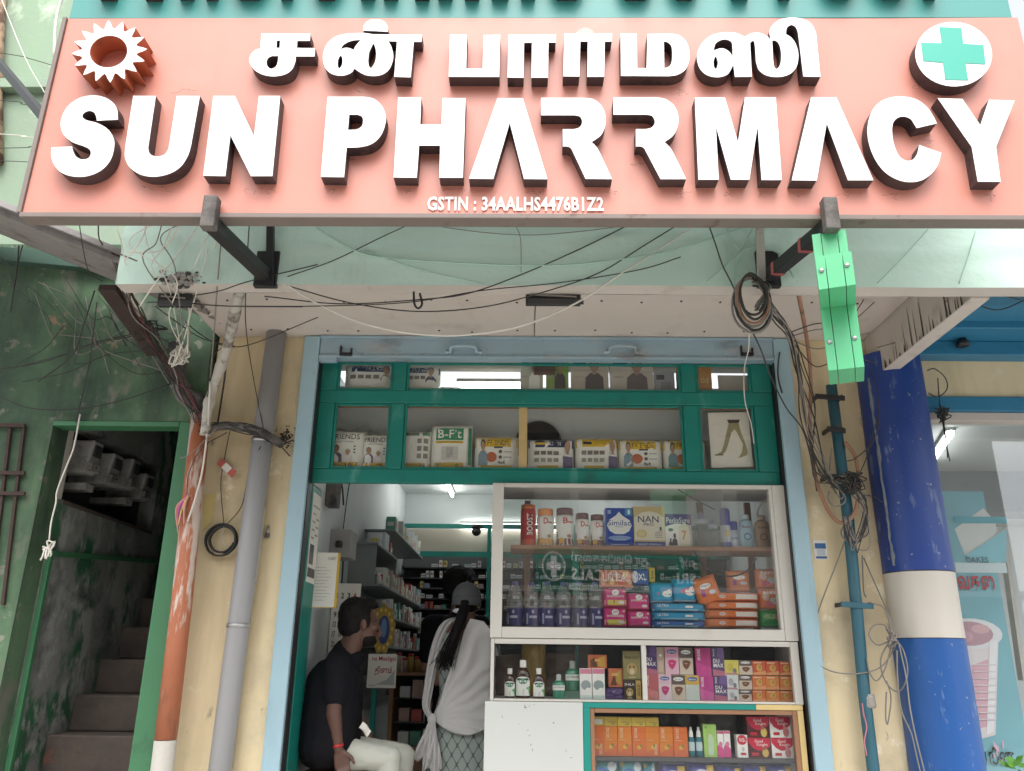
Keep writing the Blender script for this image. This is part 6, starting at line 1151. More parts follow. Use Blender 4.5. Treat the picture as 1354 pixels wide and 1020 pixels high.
for si, (z, y0, y1, xf) in enumerate(sl):
    y = y0 + (.06 if si != 0 else .02)
    while y < y1 - .08:
        k = rb_.random(); w = rb_.uniform(.04, .075); h = rb_.uniform(.07, .145) if si != 0 else rb_.uniform(.08, .16); d = rb_.uniform(.06, .10)
        if si == 1 and 1.45 < y < 1.9: y += .1; continue
        if k < .9 and cnt < 120:
            cmi = rb_.choices(range(8), [8, 7, 4, 1, 1, 1.2, 2.5, 1.5])[0]; cm = ccols[cmi]
            if rb_.random() < .68:
                b = B().box(xf - d - .01, xf - .008, y, y + w, z + .0006, z + h, cm); b.box(xf - d, xf - .02, y - .0008, y - .0002, z + h * .3, z + h * .6, rb_.choice(ccols)); b.box(xf - .0077, xf - .007, y + .006, y + w - .006, z + h * .2, z + h * .5, rb_.choice(ccols))
                b.build('medicine_carton', None, '%s medicine carton on the %s side shelf along the left shop wall' % (CN[cmi], NTH[si]), 'box', 'cartons on the side shelves')
            else:
                b = B(); r = min(.026, w / 2); b.lathe((xf - .045, y + w / 2, z + .0006), [(r * .95, 0), (r, .005), (r, h * .6), (r * .5, h * .75)], cm, 12); b.lathe((xf - .045, y + w / 2, z + h * .75), [(r * .6, 0), (r * .6, h * .2), (r * .5, h * .25)], ink(W_), 12)
                b.build('medicine_bottle', None, 'small %s medicine bottle on the %s side shelf along the left shop wall' % (CN[cmi], NTH[si]), 'bottle', 'bottles on the side shelves')
            cnt += 1
        y += w + rb_.uniform(.004, .02)
b = B().box(-1.16, -1.025, 1.62, 1.80, 2.3406, 2.46, ink((.50, .55, .60))); b.box(-1.11, -1.07, 1.6185, 1.6195, 2.38, 2.44, ink((.16, .22, .32))); b.build('storage_box', None, 'pale blue-grey box with dark mark on the side shelf', 'box')
# items on the left wall and at the door
eb_ = thing('electric_box', (-1.15, .82, 2.4), 'grey electric distribution box on the left shop wall', 'electric box')
q0, q1 = Q(438, 737, XL + .06), Q(452, 700, XL + .06)
B().box(XL + .001, XL + .13, .72, .92, P(445, 737, .72).z, P(445, 700, .72).z, mat('grey_metal_box', (.30, .29, .28), .5)).build('cabinet', eb_, bevel=.004)
B().lathe((XL + .06, .715, P(445, 720, .72).z), [(.02, -.02), (.024, 0), (.02, .02)], M_black, 10).build('switch', eb_)
B().box(XL + .001, XL + .07, .50, .62, 2.45, 2.66, M_grime).build('meter_board', None, 'dark meter unit on the left shop wall beside the notice', 'meter', bevel=.006)
for pts, lab in (([(-1.20, .42, 2.74), (-1.17, .55, 2.70), (-1.16, .68, 2.60), (-1.16, .76, 2.50)], 'black cable bending into the electric box'), ([(-1.205, 1.2, 3.18), (-1.205, 1.15, 2.9), (-1.205, 1.05, 2.6), (-1.205, 1.0, 2.35)], 'thin cable down the pale left shop wall'), ([(-1.20, .88, 2.36), (-1.19, 1.0, 2.2), (-1.19, 1.02, 1.9), (-1.19, 1.0, 1.6)], 'black cable dropping from the electric box')):
    B().tube(curve(pts, 6), .006 if 'black' in lab else .004, M_black, 6).build('cable', None, lab, 'cable')
nt2 = B(); z0_, z1_ = P(405, 770, .15).z, P(405, 652, .15).z
def nm_(u, v, o): return (-1.1865 + o, .105 + .185 * u, z0_ + (z1_ - z0_) * v)
nt2.grid(lambda u, v: nm_(u, v, 0), 2, 2, M_paper); marks(nt2, nm_, [('r', .08, .06, .92, .16, K_), ('r', .12, .2, .6, .42, (.06, .06, .07)), ('r', .1, .84, .9, .86, (.2, .2, .2)), ('t', 'NOTICE', .2, .88, .8, .94, (.3, .1, .1))][:3] + [('r', .12 + .4 * (i % 2), .48 + .045 * i, .46 + .4 * (i % 2), .50 + .045 * i, (.25, .2, .2)) for i in range(7)], .0008)
nt2.build('door_notice', None, 'printed grey notice pasted on the teal door reveal', 'notice')
cbd = thing('clipboard', P(430, 803, .32), 'white prescription sheet on a yellow clipboard hanging inside the doorway', 'clipboard')
r_ = RC(413, 731, 447, 803, .32); B().box(r_[0] + .012, r_[1] + .002, .322, .326, r_[2] - .004, r_[3], ink((.55, .36, .03))).build('board', cbd)
b = B(); mp_ = fm(r_[0], r_[1] - .012, r_[2], r_[3], .3205); b.grid(lambda u, v: mp_(u, v, 0), 2, 2, M_paper); marks(b, mp_, [('t', 'CHART', .58, .86, .95, .92, (.12, .12, .14), 0)] + [('r', .1, .12 + .06 * i, .55 + .3 * ((i * 7) % 5) / 5, .128 + .06 * i, (.35, .34, .32)) for i in range(11)], .0006); b.build('sheet', cbd)
cal = thing('wall_calendar', (-1.19, 1.0, 1.5), 'white monthly calendar with black dates behind the seated man', 'calendar')
z0_, z1_ = 1.44, 2.02
def cm_(u, v, o): return (XL + .012 + o + .12 * u, .86 - o, z0_ + (z1_ - z0_) * v)
b = B(); b.box(XL + .012, XL + .19, .86, .863, z0_, z1_, M_paper); marks(b, lambda u, v, o: (XL + .012 + .178 * u, .86 - o, z0_ + (z1_ - z0_) * v), [('t', str(1 + i + 4 * j), .10 + .22 * i, .84 - .10 * j, .20 + .22 * i, .90 - .10 * j, (.45, .05, .04) if i == 3 else K_, .02) for i in range(4) for j in range(8)], .0008); b.build('date_sheet', cal)
dc2 = thing('daily_calendar', P(500, 905, 1.3), 'gold framed picture calendar with red lettering hanging by the side shelves', 'calendar')
r_ = RC(486, 865, 524, 910, 1.3); b = B(); b.box(r_[0], r_[1], 1.30, 1.304, r_[2], r_[3], M_paper); mp_ = fm(*r_, 1.30); marks(b, mp_, [('t', 'na Maaligai', .14, .76, .96, .93, (.42, .03, .06), .012), ('t', 'தினம்', .25, .36, .85, .64, (.45, .06, .10), .015), ('p', [(.3, .1), (.7, .25), (.95, .55), (.95, .08)], (.42, .44, .44)), ('r', .06, .06, .3, .09, (.4, .4, .4))], .0008); b.build('tear_off_pad', dc2)
r_ = RC(490, 800, 522, 864, 1.302); b = B(); ell = [((r_[0] + r_[1]) / 2 + (r_[1] - r_[0]) / 2 * (1 + .07 * math.sin(9 * t)) * math.cos(t), (r_[2] + r_[3]) / 2 + (r_[3] - r_[2]) / 2 * (1 + .07 * math.sin(9 * t)) * math.sin(t)) for t in [2 * math.pi * i / 60 for i in range(60)]]
b.prism(ell, 1.302, 1.306, ink((.34, .22, .04), .5)); marks(b, fm(*r_, 1.302), [('e', .55, .48, .24, .30, (.03, .05, .16)), ('e', .55, .52, .12, .2, (.10, .20, .36)), ('e', .40, .40, .06, .08, (.45, .2, .1))] + [('e', .5 + .40 * math.cos(t), .5 + .40 * math.sin(t), .05, .045, (.62, .45, .08)) for t in [2 * math.pi * i / 14 for i in range(14)]], .001); b.build('gold_picture', dc2)
B().box(-1.0, -.55, 2.35, 2.9, .451, 1.30, mat('brown_drawer_unit', (.12, .075, .045), .6, .2, 4)).build('drawer_unit', None, 'brown wooden drawer unit below the back shelving', 'cabinet', bevel=.006)
gcb = thing('glass_cupboard', (-.78, 1.9, .45), 'low glass front cupboard with boxes behind the customer', 'cabinet')
B().box(-.97, -.55, 1.86, 1.90, .452, .98, M_brownw).build('front_panel', gcb); B().box(-.97, -.94, 1.86, 2.2, .981, 1.46, M_brownw).build('post', gcb); B().box(-.939, -.55, 2.18, 2.2, .981, 1.46, M_dark).build('back', gcb)
for z in (.985, 1.14, 1.30): B().box(-.938, -.55, 1.88, 2.17, z, z + .01, M_shelfg).build('glass_shelf', gcb)
B().box(-.97, -.55, 1.86, 2.2, 1.461, 1.48, M_brownw).build('top', gcb)
for i in range(8):
    z = (.9955, 1.1505, 1.3105)[i % 3]; x = -.92 + .09 * (i // 3) + .02; B().box(x, x + .075, 1.92, 2.05, z, z + rb_.uniform(.06, .12), rb_.choice(ccols)).build('medicine_carton', None, 'carton inside the low glass cupboard', 'box', 'cartons in the low cupboard')
for i in range(9):
    x = -.93 + .045 * i; b = B(); r = .022; h = rb_.uniform(.08, .13); b.lathe((x, 1.98 + .05 * (i % 2), 1.4805), [(r, 0), (r, h), (r * .8, h + .003)], ink(rb_.choice(((.30, .20, .05), (.25, .12, .08), (.35, .33, .28)))), 12); b.lathe((x, 1.98 + .05 * (i % 2), 1.484 + h), [(r * .95, 0), (r * .95, .02)], ink((.4, .05, .04)), 12); b.build('small_jar', None, 'small jar with coloured lid on the low cupboard', 'jar', 'jars on the low cupboard')
tsp = B().box(-1.0, -.97, 1.312, 1.34, .45, 1.38, M_teal).build('teal_post', None, 'teal post below the picture calendar', 'post')
# ================================================================== people
def capsule(b, p0, r0, p1, r1, m, n=14):
    p0, p1 = Vector(p0), Vector(p1); d = p1 - p0; L = max(d.length, 1e-5); d = d / L; pts, rs = [], []
    for i in range(6): a = math.pi / 2 * (1 - i / 5); pts.append(p0 - d * (r0 * math.sin(a) + 1e-5 * (5 - i))); rs.append(max(.0006, r0 * math.cos(a)))
    for i in range(6): a = math.pi / 2 * i / 5; pts.append(p1 + d * (r1 * math.sin(a) + 1e-5 * i)); rs.append(max(.0006, r1 * math.cos(a)))
    b.tube(pts, rs, m, n)
def fuse(b, voxel, smooth=4, name='tmp', disp=None):
    """join overlapping volumes into one continuous surface"""
    o = b.build(name); md = o.modifiers.new('r', 'REMESH'); md.mode = 'VOXEL'; md.voxel_size = voxel
    ms_ = o.modifiers.new('s', 'SMOOTH'); ms_.iterations = smooth; ms_.factor = .5
    bpy.context.view_layer.update(); dg = bpy.context.evaluated_depsgraph_get(); me = bpy.data.meshes.new_from_object(o.evaluated_get(dg))
    mw = o.location.copy(); r = B(); k = b.mats[0]
    vs = [v.co + mw for v in me.vertices]
    if disp: ns = [v.normal.copy() for v in me.vertices]; vs = [v + n_ * disp(v) for v, n_ in zip(vs, ns)]
    r.add(vs, [tuple(p.vertices) for p in me.polygons], k, True)
    bpy.data.objects.remove(o); bpy.data.meshes.remove(me); return r
def ell(b, c, a, m, rot=None, n=14):
    o = len(b.v); b.ball((0, 0, 0), 1, m, n); M3 = rot or Matrix.Identity(3)
    for i in range(o, len(b.v)): v = b.v[i]; b.v[i] = tuple(Vector(c) + M3 @ Vector((v[0] * a[0], v[1] * a[1], v[2] * a[2])))
M_skin = mat('brown_skin', (.105, .050, .034), .5, .15, 9, .08, 80); M_skin2 = mat('warm_brown_skin', (.22, .11, .075), .5, .1, 9)
M_hair = mat('black_hair', (.007, .006, .006), .6, .3, 40, .6, 160, spec=.2)
M_shirt = mat('black_shirt', (.009, .009, .012), .9, .2, 30, .15, 120, spec=.15); M_trous = mat('cream_trousers', (.48, .49, .43), .8, .06, 9, .15, 60)
def head(b, c, yaw, m, s=1.0, pitch=0):
    Rz = Matrix.Rotation(yaw, 3, 'Z') @ Matrix.Rotation(-pitch, 3, 'Y'); at = lambda x, y, z: Vector(c) + Rz @ (Vector((x, y, z)) * s)
    ell(b, at(-.008, 0, .025), (.098 * s, .076 * s, .098 * s), m, Rz); ell(b, at(.030, 0, -.045), (.062 * s, .058 * s, .072 * s), m, Rz)
    ell(b, at(.066, 0, -.092), (.026 * s, .03 * s, .022 * s), m, Rz)                                   # chin
    capsule(b, at(.086, 0, .012), .010 * s, at(.104, 0, -.022), .0155 * s, m, 8)                          # nose
    for e in (-1, 1):
        ell(b, at(-.004, e * .078, -.008), (.017 * s, .008 * s, .032 * s), m, Rz); ell(b, at(.082, e * .030, .022), (.012 * s, .022 * s, .008 * s), m, Rz); ell(b, at(.066, e * .042, -.02), (.024 * s, .02 * s, .018 * s), m, Rz)
    ell(b, at(.088, 0, -.052), (.010 * s, .024 * s, .007 * s), m, Rz); ell(b, at(.086, 0, -.064), (.010 * s, .02 * s, .007 * s), m, Rz)
    return at
def hand(b, w, d, side, m, curl=.5, palm=.045):
    """w wrist, d direction of the fingers, side thumb side vector"""
    w, d, sd_ = Vector(w), Vector(d).normalized(), Vector(side).normalized(); nrm = d.cross(sd_).normalized(); pc = w + d * .085
    for k in range(4):
        o = sd_ * (.030 - .020 * k); L = (.070, .078, .072, .056)[k]; a = w + d * .02 + o * .6; p1 = pc + o
        capsule(b, a, .014, p1, .0125, m, 8); p2 = p1 + (d * math.cos(curl * .5) + nrm * math.sin(curl * .5)) * L * .5; capsule(b, p1, .0095, p2, .0088, m, 8)
        p3 = p2 + (d * math.cos(curl * 1.3) + nrm * math.sin(curl * 1.3)) * L * .32; capsule(b, p2, .0086, p3, .008, m, 8); p4 = p3 + (d * math.cos(curl * 1.9) + nrm * math.sin(curl * 1.9)) * L * .26; capsule(b, p3, .008, p4, .0065, m, 8)
    t0 = w + d * .03 + sd_ * .025; t1 = t0 + d * .035 + sd_ * .030 + nrm * .008; t2 = t1 + d * .034 + sd_ * .008 + nrm * .01; capsule(b, t0, .015, t1, .011, m, 8); capsule(b, t1, .011, t2, .008, m, 8)
# ---- seated man
man = thing('person', (-.95, .42, .45), 'seated man in black shirt and cream trousers on a wooden stool looking into the shop', 'person')
YM_ = .44
hipc, chest, neckb, hd = P(436, 988, YM_), P(444, 908, YM_), P(459, 866, YM_), P(477, 825, YM_)
shn, shf = P(444, 882, .255), P(452, 884, .62); elb, wri = P(441, 943, .235), P(447, 990, .245); elf, wrf = P(470, 945, .66), P(492, 985, .60)
b = B(); ya = R(28); at = head(b, hd, ya, M_skin, 1.04, .04)
capsule(b, at(-.03, 0, -.06), .062, neckb + Vector((-.01, 0, -.02)), .068, M_skin); capsule(b, neckb + Vector((-.05, 0, -.08)), .085, hipc, .09, M_skin)
capsule(b, shn, .055, shf, .055, M_skin); capsule(b, shn, .052, elb, .042, M_skin); capsule(b, elb, .043, wri, .028, M_skin); capsule(b, shf, .052, elf, .042, M_skin); capsule(b, elf, .042, wrf, .028, M_skin)
hand(b, wri, (.35, -.05, -.95), (.9, .1, .35), M_skin, .55); hand(b, wrf, (.9, -.1, -.35), (0, -1, .2), M_skin, .5)
fuse(b, .0065, 3).build('body', man)
b = B(); fold = lambda v: .006 * mnoise.noise((v.x * 9, v.y * 9, v.z * 14)) + .004 * mnoise.noise((v.x * 22, v.y * 20, v.z * 30))
up = lambda p, t: p.lerp(P(0, 0, 0), 0) + Vector((0, 0, t))
for yy in (-.085, 0, .085): capsule(b, chest + Vector((0, yy, .015)), .142, hipc + Vector((-.005, yy, .04)), .158, M_shirt); capsule(b, chest + Vector((0, yy, 0)), .138, neckb + Vector((-.025, yy * .9, -.075)), .088, M_shirt)
capsule(b, shn + Vector((0, .03, -.005)), .072, shf + Vector((0, -.03, -.005)), .072, M_shirt); capsule(b, shn, .070, shn.lerp(elb, .62), .066, M_shirt); capsule(b, shf, .070, shf.lerp(elf, .62), .066, M_shirt); capsule(b, neckb + Vector((-.03, -.02, -.03)), .078, neckb + Vector((-.03, .02, -.03)), .078, M_shirt); capsule(b, neckb + Vector((-.025, 0, -.02)), .078, neckb + Vector((-.012, 0, .018)), .070, M_shirt); capsule(b, neckb + Vector((0, 0, -.02)), .07, P(466, 872, YM_), .064, M_shirt); capsule(b, neckb + Vector((-.04, -.04, -.04)), .07, shn, .065, M_shirt); capsule(b, neckb + Vector((-.04, .04, -.04)), .07, shf, .065, M_shirt); capsule(b, chest + Vector((.035, -.05, 0)), .11, chest + Vector((.035, .05, 0)), .11, M_shirt)
fuse(b, .010, 4, disp=fold).build('shirt', man)
b = B(); kn_, kf = P(516, 1003, .36), P(534, 999, .60)
for k_, yy in ((kn_, .36), (kf, .55)):
    h0 = Vector((hipc.x, yy, hipc.z - .015)); capsule(b, h0, .090, k_, .062, M_trous); an = Vector((k_.x - .02, k_.y, .58)); capsule(b, k_, .061, an, .055, M_trous)
capsule(b, Vector((hipc.x, .37, hipc.z)), .105, Vector((hipc.x, .54, hipc.z)), .105, M_trous)
fuse(b, .010, 4, disp=fold).build('trousers', man)
for k_ in (kn_, kf):
    b = B(); capsule(b, (k_.x - .04, k_.y, .50), .042, (k_.x + .14, k_.y, .488), .034, M_black); fuse(b, .01, 2).build('shoe', man)
b = B(); Rz = Matrix.Rotation(ya, 3, 'Z')
for (x, y, z, a, e, f) in ((-.030, 0, .053, .103, .090, .097), (-.055, 0, .0, .077, .083, .080), (.03, 0, .104, .073, .069, .036)): ell(b, at(x, y, z), (a, e, f), M_hair, Rz)
for e in (-1, 1): ell(b, at(.012, e * .073, .018), (.024, .013, .048), M_hair, Rz)
fuse(b, .008, 2, disp=lambda v: .005 * mnoise.noise((v.x * 50, v.y * 50, v.z * 50))).build('hair', man)
b = B(); ell(b, at(.088, 0, -.042), (.014, .034, .008), M_hair, Rz)
ell(b, at(.033, 0, -.078), (.058, .0592, .046), M_hair, Rz); ell(b, at(.068, 0, -.094), (.027, .032, .024), M_hair, Rz); fuse(b, .006, 2).build('beard', man)
b = B()
for e in (-1, 1):
    for i in range(13): a0, a1 = 2 * math.pi * i / 12, 2 * math.pi * (i + 1) / 12; b.tube([at(.102, e * .034 + .022 * math.cos(a0), .008 + .017 * math.sin(a0)), at(.102, e * .034 + .022 * math.cos(a1), .008 + .017 * math.sin(a1))], .0017, M_black, 5)
    b.tube([at(.100, e * .056, .012), at(.0, e * .082, .014)], .0016, M_black, 5)
b.build('spectacles', man)
b = B(); d_ = (wri - elb).normalized(); b.tube([wri - d_ * .022, wri - d_ * .008], .0315, ink((.45, .02, .02)), 14); b.build('wrist_thread', man)
b = B(); q = P(476, 962, .33); b.grid(lambda u, v: (q.x + .05 * u + .02 * v, .30 + .02 * math.sin(u * 5), q.z - .045 * u + .03 * v), 5, 3, M_paper); b.build('pocket_paper', man, thick=.001)
# stool
so = thing('stool', (-1.06, .42, .45), 'wooden stool top under the seated man', 'stool'); zs_ = P(420, 1006, .3).z
zs_ = min(zs_, hipc.z - .118)
M_wood = mat('worn_wood', (.34, .19, .09), .6, .25, 7, .2, 30)
for i in range(3): B().box(-1.185, -.985, .22 + .14 * i, .355 + .14 * i, zs_ - .03, zs_, M_wood).build('top_plank', so, bevel=.004)
for x in (-1.17, -1.02):
    for y in (.24, .59): B().box(x, x + .035, y, y + .035, .4505, zs_ - .031, M_wood).build('leg', so, bevel=.003)
B().box(-1.134, -1.021, .245, .265, zs_ - .085, zs_ - .04, M_wood).build('apron', so)
# ---- woman with white shawl
wo_ = thing('person', (-.38, .85, .45), 'woman from behind with grey cap, long black ponytail and white shawl over patterned tunic', 'person')
YW = .86; hc = P(617, 797, YW); shl, shr = P(590, 838, YW), P(650, 838, YW); cxw = (shl.x + shr.x) / 2 + .0
b = B(); at = head(b, hc, R(80), M_skin2, .93)
capsule(b, hc + Vector((0, -.01, -.06)), .052, Vector((hc.x, YW, shl.z + .03)), .055, M_skin2); capsule(b, Vector((hc.x, YW, shl.z)), .10, Vector((cxw, YW, 1.35)), .11, M_skin2); capsule(b, shl, .05, shr, .05, M_skin2)
for s_, sx_ in ((shl, -1), (shr, 1)):
    e_ = s_ + Vector((sx_ * .045, .02, -.27)); w_ = e_ + Vector((-sx_ * .02, .20, -.02)); capsule(b, s_, .045, e_, .038, M_skin2); capsule(b, e_, .037, w_, .026, M_skin2); hand(b, w_, (-sx_ * .3, .9, 0), (0, .1, 1), M_skin2, .6)
for e in (-1, 1): capsule(b, (cxw + e * .085, YW, 1.3), .085, (cxw + e * .08, YW, .56), .042, M_skin2); capsule(b, (cxw + e * .08, YW - .03, .50), .036, (cxw + e * .09, YW + .12, .487), .032, M_skin2)
fuse(b, .0075, 3).build('body', wo_)
mk, ntk, bk = _new('lattice_tunic_cloth'); tcn = ntk.nodes.new('ShaderNodeTexCoord'); sp_ = ntk.nodes.new('ShaderNodeSeparateXYZ'); ntk.links.new(tcn.outputs['Object'], sp_.inputs[0])
def mth(op, a, b_=None):
    n = ntk.nodes.new('ShaderNodeMath'); n.operation = op
    for i, v in enumerate((a, b_)):
        if v is None: continue
        if isinstance(v, (int, float)): n.inputs[i].default_value = v
        else: ntk.links.new(v, n.inputs[i])
    return n.outputs[0]
cx_ = mth('COSINE', mth('MULTIPLY', sp_.outputs[0], 2 * math.pi / .062)); cz_ = mth('COSINE', mth('MULTIPLY', sp_.outputs[2], 2 * math.pi / .10))
ab = mth('ABSOLUTE', mth('ADD', cx_, cz_)); f_ = _ramp(ntk, ab, .12, .34); 
ntk.links.new(_mix(ntk, f_, (.10, .125, .115), (.30, .345, .315)), bk.inputs['Base Color']); bk.inputs['Roughness'].default_value = .85; MATS['lattice'] = mk
def tun(u, v):
    a = 2 * math.pi * u; prof = [(1.81, .10, .07), (1.79, .165, .085), (1.70, .195, .105), (1.50, .175, .11), (1.38, .165, .11), (1.20, .21, .14), (.95, .235, .16), (.80, .25, .17)]
    t = v * (len(prof) - 1); i = min(int(t), len(prof) - 2); f = t - i; z, rx, ry = [prof[i][k] + (prof[i + 1][k] - prof[i][k]) * f for k in range(3)]
    fo = 1 + .05 * max(0, (1.3 - z)) * math.sin(a * 9 + z * 2)
    return (cxw + rx * fo * math.cos(a), YW + ry * fo * math.sin(a), z + (shl.z - 1.79) * max(0, (z - 1.3) / .5))
b = B(); b.grid(tun, 64, 42, mk); b.build('tunic', wo_, thick=.004)
b = B()
for e in (-1, 1): b.lathe((cxw + e * .095, YW, .53), [(.065, 0), (.075, .1), (.10, .35), (.12, .5)], M_trous, 18)
b.build('trousers', wo_)
M_shawl, nts, bsh = _new('white_chiffon'); bsh.inputs['Base Color'].default_value = (.66, .65, .64, 1); bsh.inputs['Roughness'].default_value = .8; bsh.inputs['Alpha'].default_value = .80
kx, ky = 570, 951
LC = [(622, 818), (612, 838), (601, 868), (590, 900), (580, 930), (571, 951)]; 
RCv = [(640, 822), (652, 838), (660, 870), (664, 905), (662, 938), (652, 958)]; BC = [(571, 951), (582, 964), (597, 971), (615, 973), (634, 967), (652, 955)]
def lerpc(C, t): t = max(0, min(.9999, t)) * (len(C) - 1); i = int(t); f = t - i; return (C[i][0] + (C[i + 1][0] - C[i][0]) * f, C[i][1] + (C[i + 1][1] - C[i][1]) * f)
def shawl(u, v):
    l = lerpc(LC, v); r = lerpc(RCv, v); x = l[0] + (r[0] - l[0]) * u; y = l[1] + (r[1] - l[1]) * u + (18 * math.sin(math.pi * u) * v ** 3)
    p = P(x, y, YW - .13); bx_ = (p.x - cxw) / .24; yy = YW - .125 - .055 * (1 - min(1, bx_ * bx_)) * (.5 + .5 * v) + .11 * max(0, abs(bx_) - .55)
    ang = math.atan2(y - ky, x - kx); k = min(1, math.hypot(x - kx, y - ky) / 60); yy += .009 * k * math.sin(ang * 26 + 2.5 * mnoise.noise((x * .03, y * .03, 0))) + .006 * mnoise.noise((x * .05, y * .05, 4))
    q = P(x, y, yy); return (q.x, yy, q.z)
b = B(); b.grid(shawl, 60, 60, M_shawl)
LS = [(612, 820, -.02), (592, 824, -.08), (580, 845, -.06), (572, 875, -.06), (566, 910, -.09), (563, 935, -.12), (569, 951, -.14)]
pts = curve([P(x, y, YW + dy) for x, y, dy in LS], 6)
def strip(u, v):
    i = min(int(v * (len(pts) - 1)), len(pts) - 2); f = v * (len(pts) - 1) - i; p = pts[i].lerp(pts[i + 1], f); w = .075 * (1 - .55 * v ** 2)
    return (p.x + w * (u - .5), p.y + .03 * (u - .5) ** 2 * 4 + .008 * math.sin(u * 19 + v * 5), p.z + .02 * math.sin(u * 3))
b.grid(strip, 16, 50, M_shawl); b.build('shawl', wo_, thick=.0025)
b = B(); kc = P(571, 951, YW - .15); ell(b, kc, (.026, .024, .03), M_shawl); kb = b
for (dx, L, ph) in ((-.035, .20, 0), (.01, .27, 2)):
    kb.grid(lambda u, v, dx=dx, L=L, ph=ph: (kc.x + dx * v + (.02 + .10 * v ** .6) * (u - .5) + .003 * math.sin(v * 7 + ph), kc.y - .01 + .016 * math.sin(u * 16 + v * 6 + ph) * (.3 + v), kc.z - .01 - L * v - .02 * math.sin(u * 9 + ph) * v), 24, 20, M_shawl)
kb.build('shawl_knot', wo_, thick=.0025)
b = B(); ell(b, hc + Vector((0, -.012, .02)), (.079, .092, .098), M_hair)
hp = curve([hc + Vector((.0, -.085, -.02)), hc + Vector((-.01, -.125, -.06)), P(604, 835, YW - .2), P(598, 850, YW - .2), P(591, 868, YW - .19)], 7)
b.tube(hp, [.022 + .018 * math.sin(min(1, i / 8) * 1.57) * (1 - (i / len(hp)) ** 1.5) - .012 * i / len(hp) for i in range(len(hp))], M_hair, 14)
for k in range(170):
    o = Vector((rnd.gauss(0, .026), rnd.uniform(-.022, .02), rnd.gauss(0, .012))); e = Vector((rnd.gauss(-.005, .02), 0, -rnd.uniform(0, .06))); pts2 = [p + o * (.4 + i * .12) for i, p in enumerate(hp[3::5])]; b.tube(curve(pts2 + [pts2[-1] + e + Vector((-.01, 0, -.02))], 4), .0014, M_hair, 4)
b.build('hair', wo_)
M_cap = mat('charcoal_cap_cloth', (.10, .105, .11), .85, .1, 20, .15, 120)
b = B()
def capf(u, v):
    a = 2 * math.pi * u; t = math.pi / 2 * v; r = math.cos(t); op_ = 1 if not (math.sin(a) < -.8 and v < .30) else (1 if v > .24 * (-math.sin(a) - .8) / .2 + .02 else 1)
    return (hc.x + .090 * r * math.cos(a), hc.y - .004 + .106 * r * math.sin(a), hc.z + .028 + .096 * math.sin(t))
b.grid(capf, 40, 14, M_cap); b.grid(lambda u, v: (hc.x + .09 * math.cos(2 * math.pi * u), hc.y - .004 + .106 * math.sin(2 * math.pi * u), hc.z - .022 + .05 * v), 40, 3, M_cap)
b.ball((hc.x, hc.y, hc.z + .126), .008, M_cap, 6); cp_ = b.build('cap', wo_, thick=.003)
b = B(); b.grid(lambda u, v: (hc.x + .07 * (u - .5) * 2, hc.y + .09 + .085 * v * (1 - (2 * u - 1) ** 2 * .5), hc.z + .005 - .02 * v - .02 * (2 * u - 1) ** 2), 12, 5, M_cap); b.build('cap_peak', wo_, thick=.003)
b = B(); ell(b, (hc.x - .004, hc.y - .105, hc.z - .005), (.028, .012, .017), M_hair); b.build('cap_opening_hair', wo_)
b = B(); ell(b, hc + Vector((-.03, -.125, -.058)), (.046, .02, .016), ink((.62, .66, .72))); b.build('hair_band', wo_)
# ---- shopkeeper behind
sk_ = thing('person', (-.45, 1.55, .45), 'dark haired person in black standing behind the shawled woman', 'person')
YK = 1.55; hc2 = P(608, 779, YK); b = B(); at2 = head(b, hc2, R(50), M_skin2, 1.03)
capsule(b, hc2 + Vector((0, 0, -.08)), .055, hc2 + Vector((-.01, .0, -.2)), .06, M_skin2); capsule(b, hc2 + Vector((-.02, 0, -.28)), .11, (hc2.x - .02, YK, 1.25), .12, M_skin2)
sl_, sr_ = hc2 + Vector((-.19, -.02, -.25)), hc2 + Vector((.16, .03, -.25)); capsule(b, sl_, .05, sr_, .05, M_skin2)
for s_, sx_ in ((sl_, -1), (sr_, 1)):
    e_ = s_ + Vector((sx_ * .03, .03, -.28)); w_ = e_ + Vector((-sx_ * .05, .2, .02)); capsule(b, s_, .045, e_, .04, M_skin2); capsule(b, e_, .038, w_, .027, M_skin2); hand(b, w_, (-sx_ * .3, .9, 0), (0, .1, 1), M_skin2, .5)
for e in (-1, 1): capsule(b, (hc2.x - .02 + e * .09, YK, 1.25), .09, (hc2.x - .02 + e * .09, YK, .56), .045, M_skin2); capsule(b, (hc2.x - .02 + e * .09, YK, .495), .04, (hc2.x - .02 + e * .09, YK + .15, .488), .034, M_skin2)
fuse(b, .009, 3).build('body', sk_)
b = B()
for yy in (-.04, .04): capsule(b, hc2 + Vector((-.02, yy, -.30)), .135, (hc2.x - .02, YK + yy, 1.22), .14, M_shirt)
capsule(b, sl_, .072, sr_, .072, M_shirt); capsule(b, sl_, .07, sl_ + Vector((-.025, .02, -.2)), .06, M_shirt); capsule(b, sr_, .07, sr_ + Vector((.025, .02, -.2)), .06, M_shirt); capsule(b, hc2 + Vector((0, 0, -.2)), .07, hc2 + Vector((0, 0, -.24)), .09, M_shirt)
fuse(b, .012, 4, disp=fold).build('shirt', sk_)
b = B()
for e in (-1, 1): capsule(b, (hc2.x - .02 + e * .085, YK, 1.2), .11, (hc2.x - .02 + e * .09, YK, .57), .065, M_shirt)
fuse(b, .014, 4).build('trousers', sk_)
b = B(); Rk = Matrix.Rotation(R(50), 3, 'Z')
for (x, z, a, e, f) in ((-.02, .06, .118, .105, .10), (-.045, .0, .09, .098, .09), (.04, .105, .075, .08, .045)): ell(b, at2(x, 0, z), (a, e, f), M_hair, Rk)
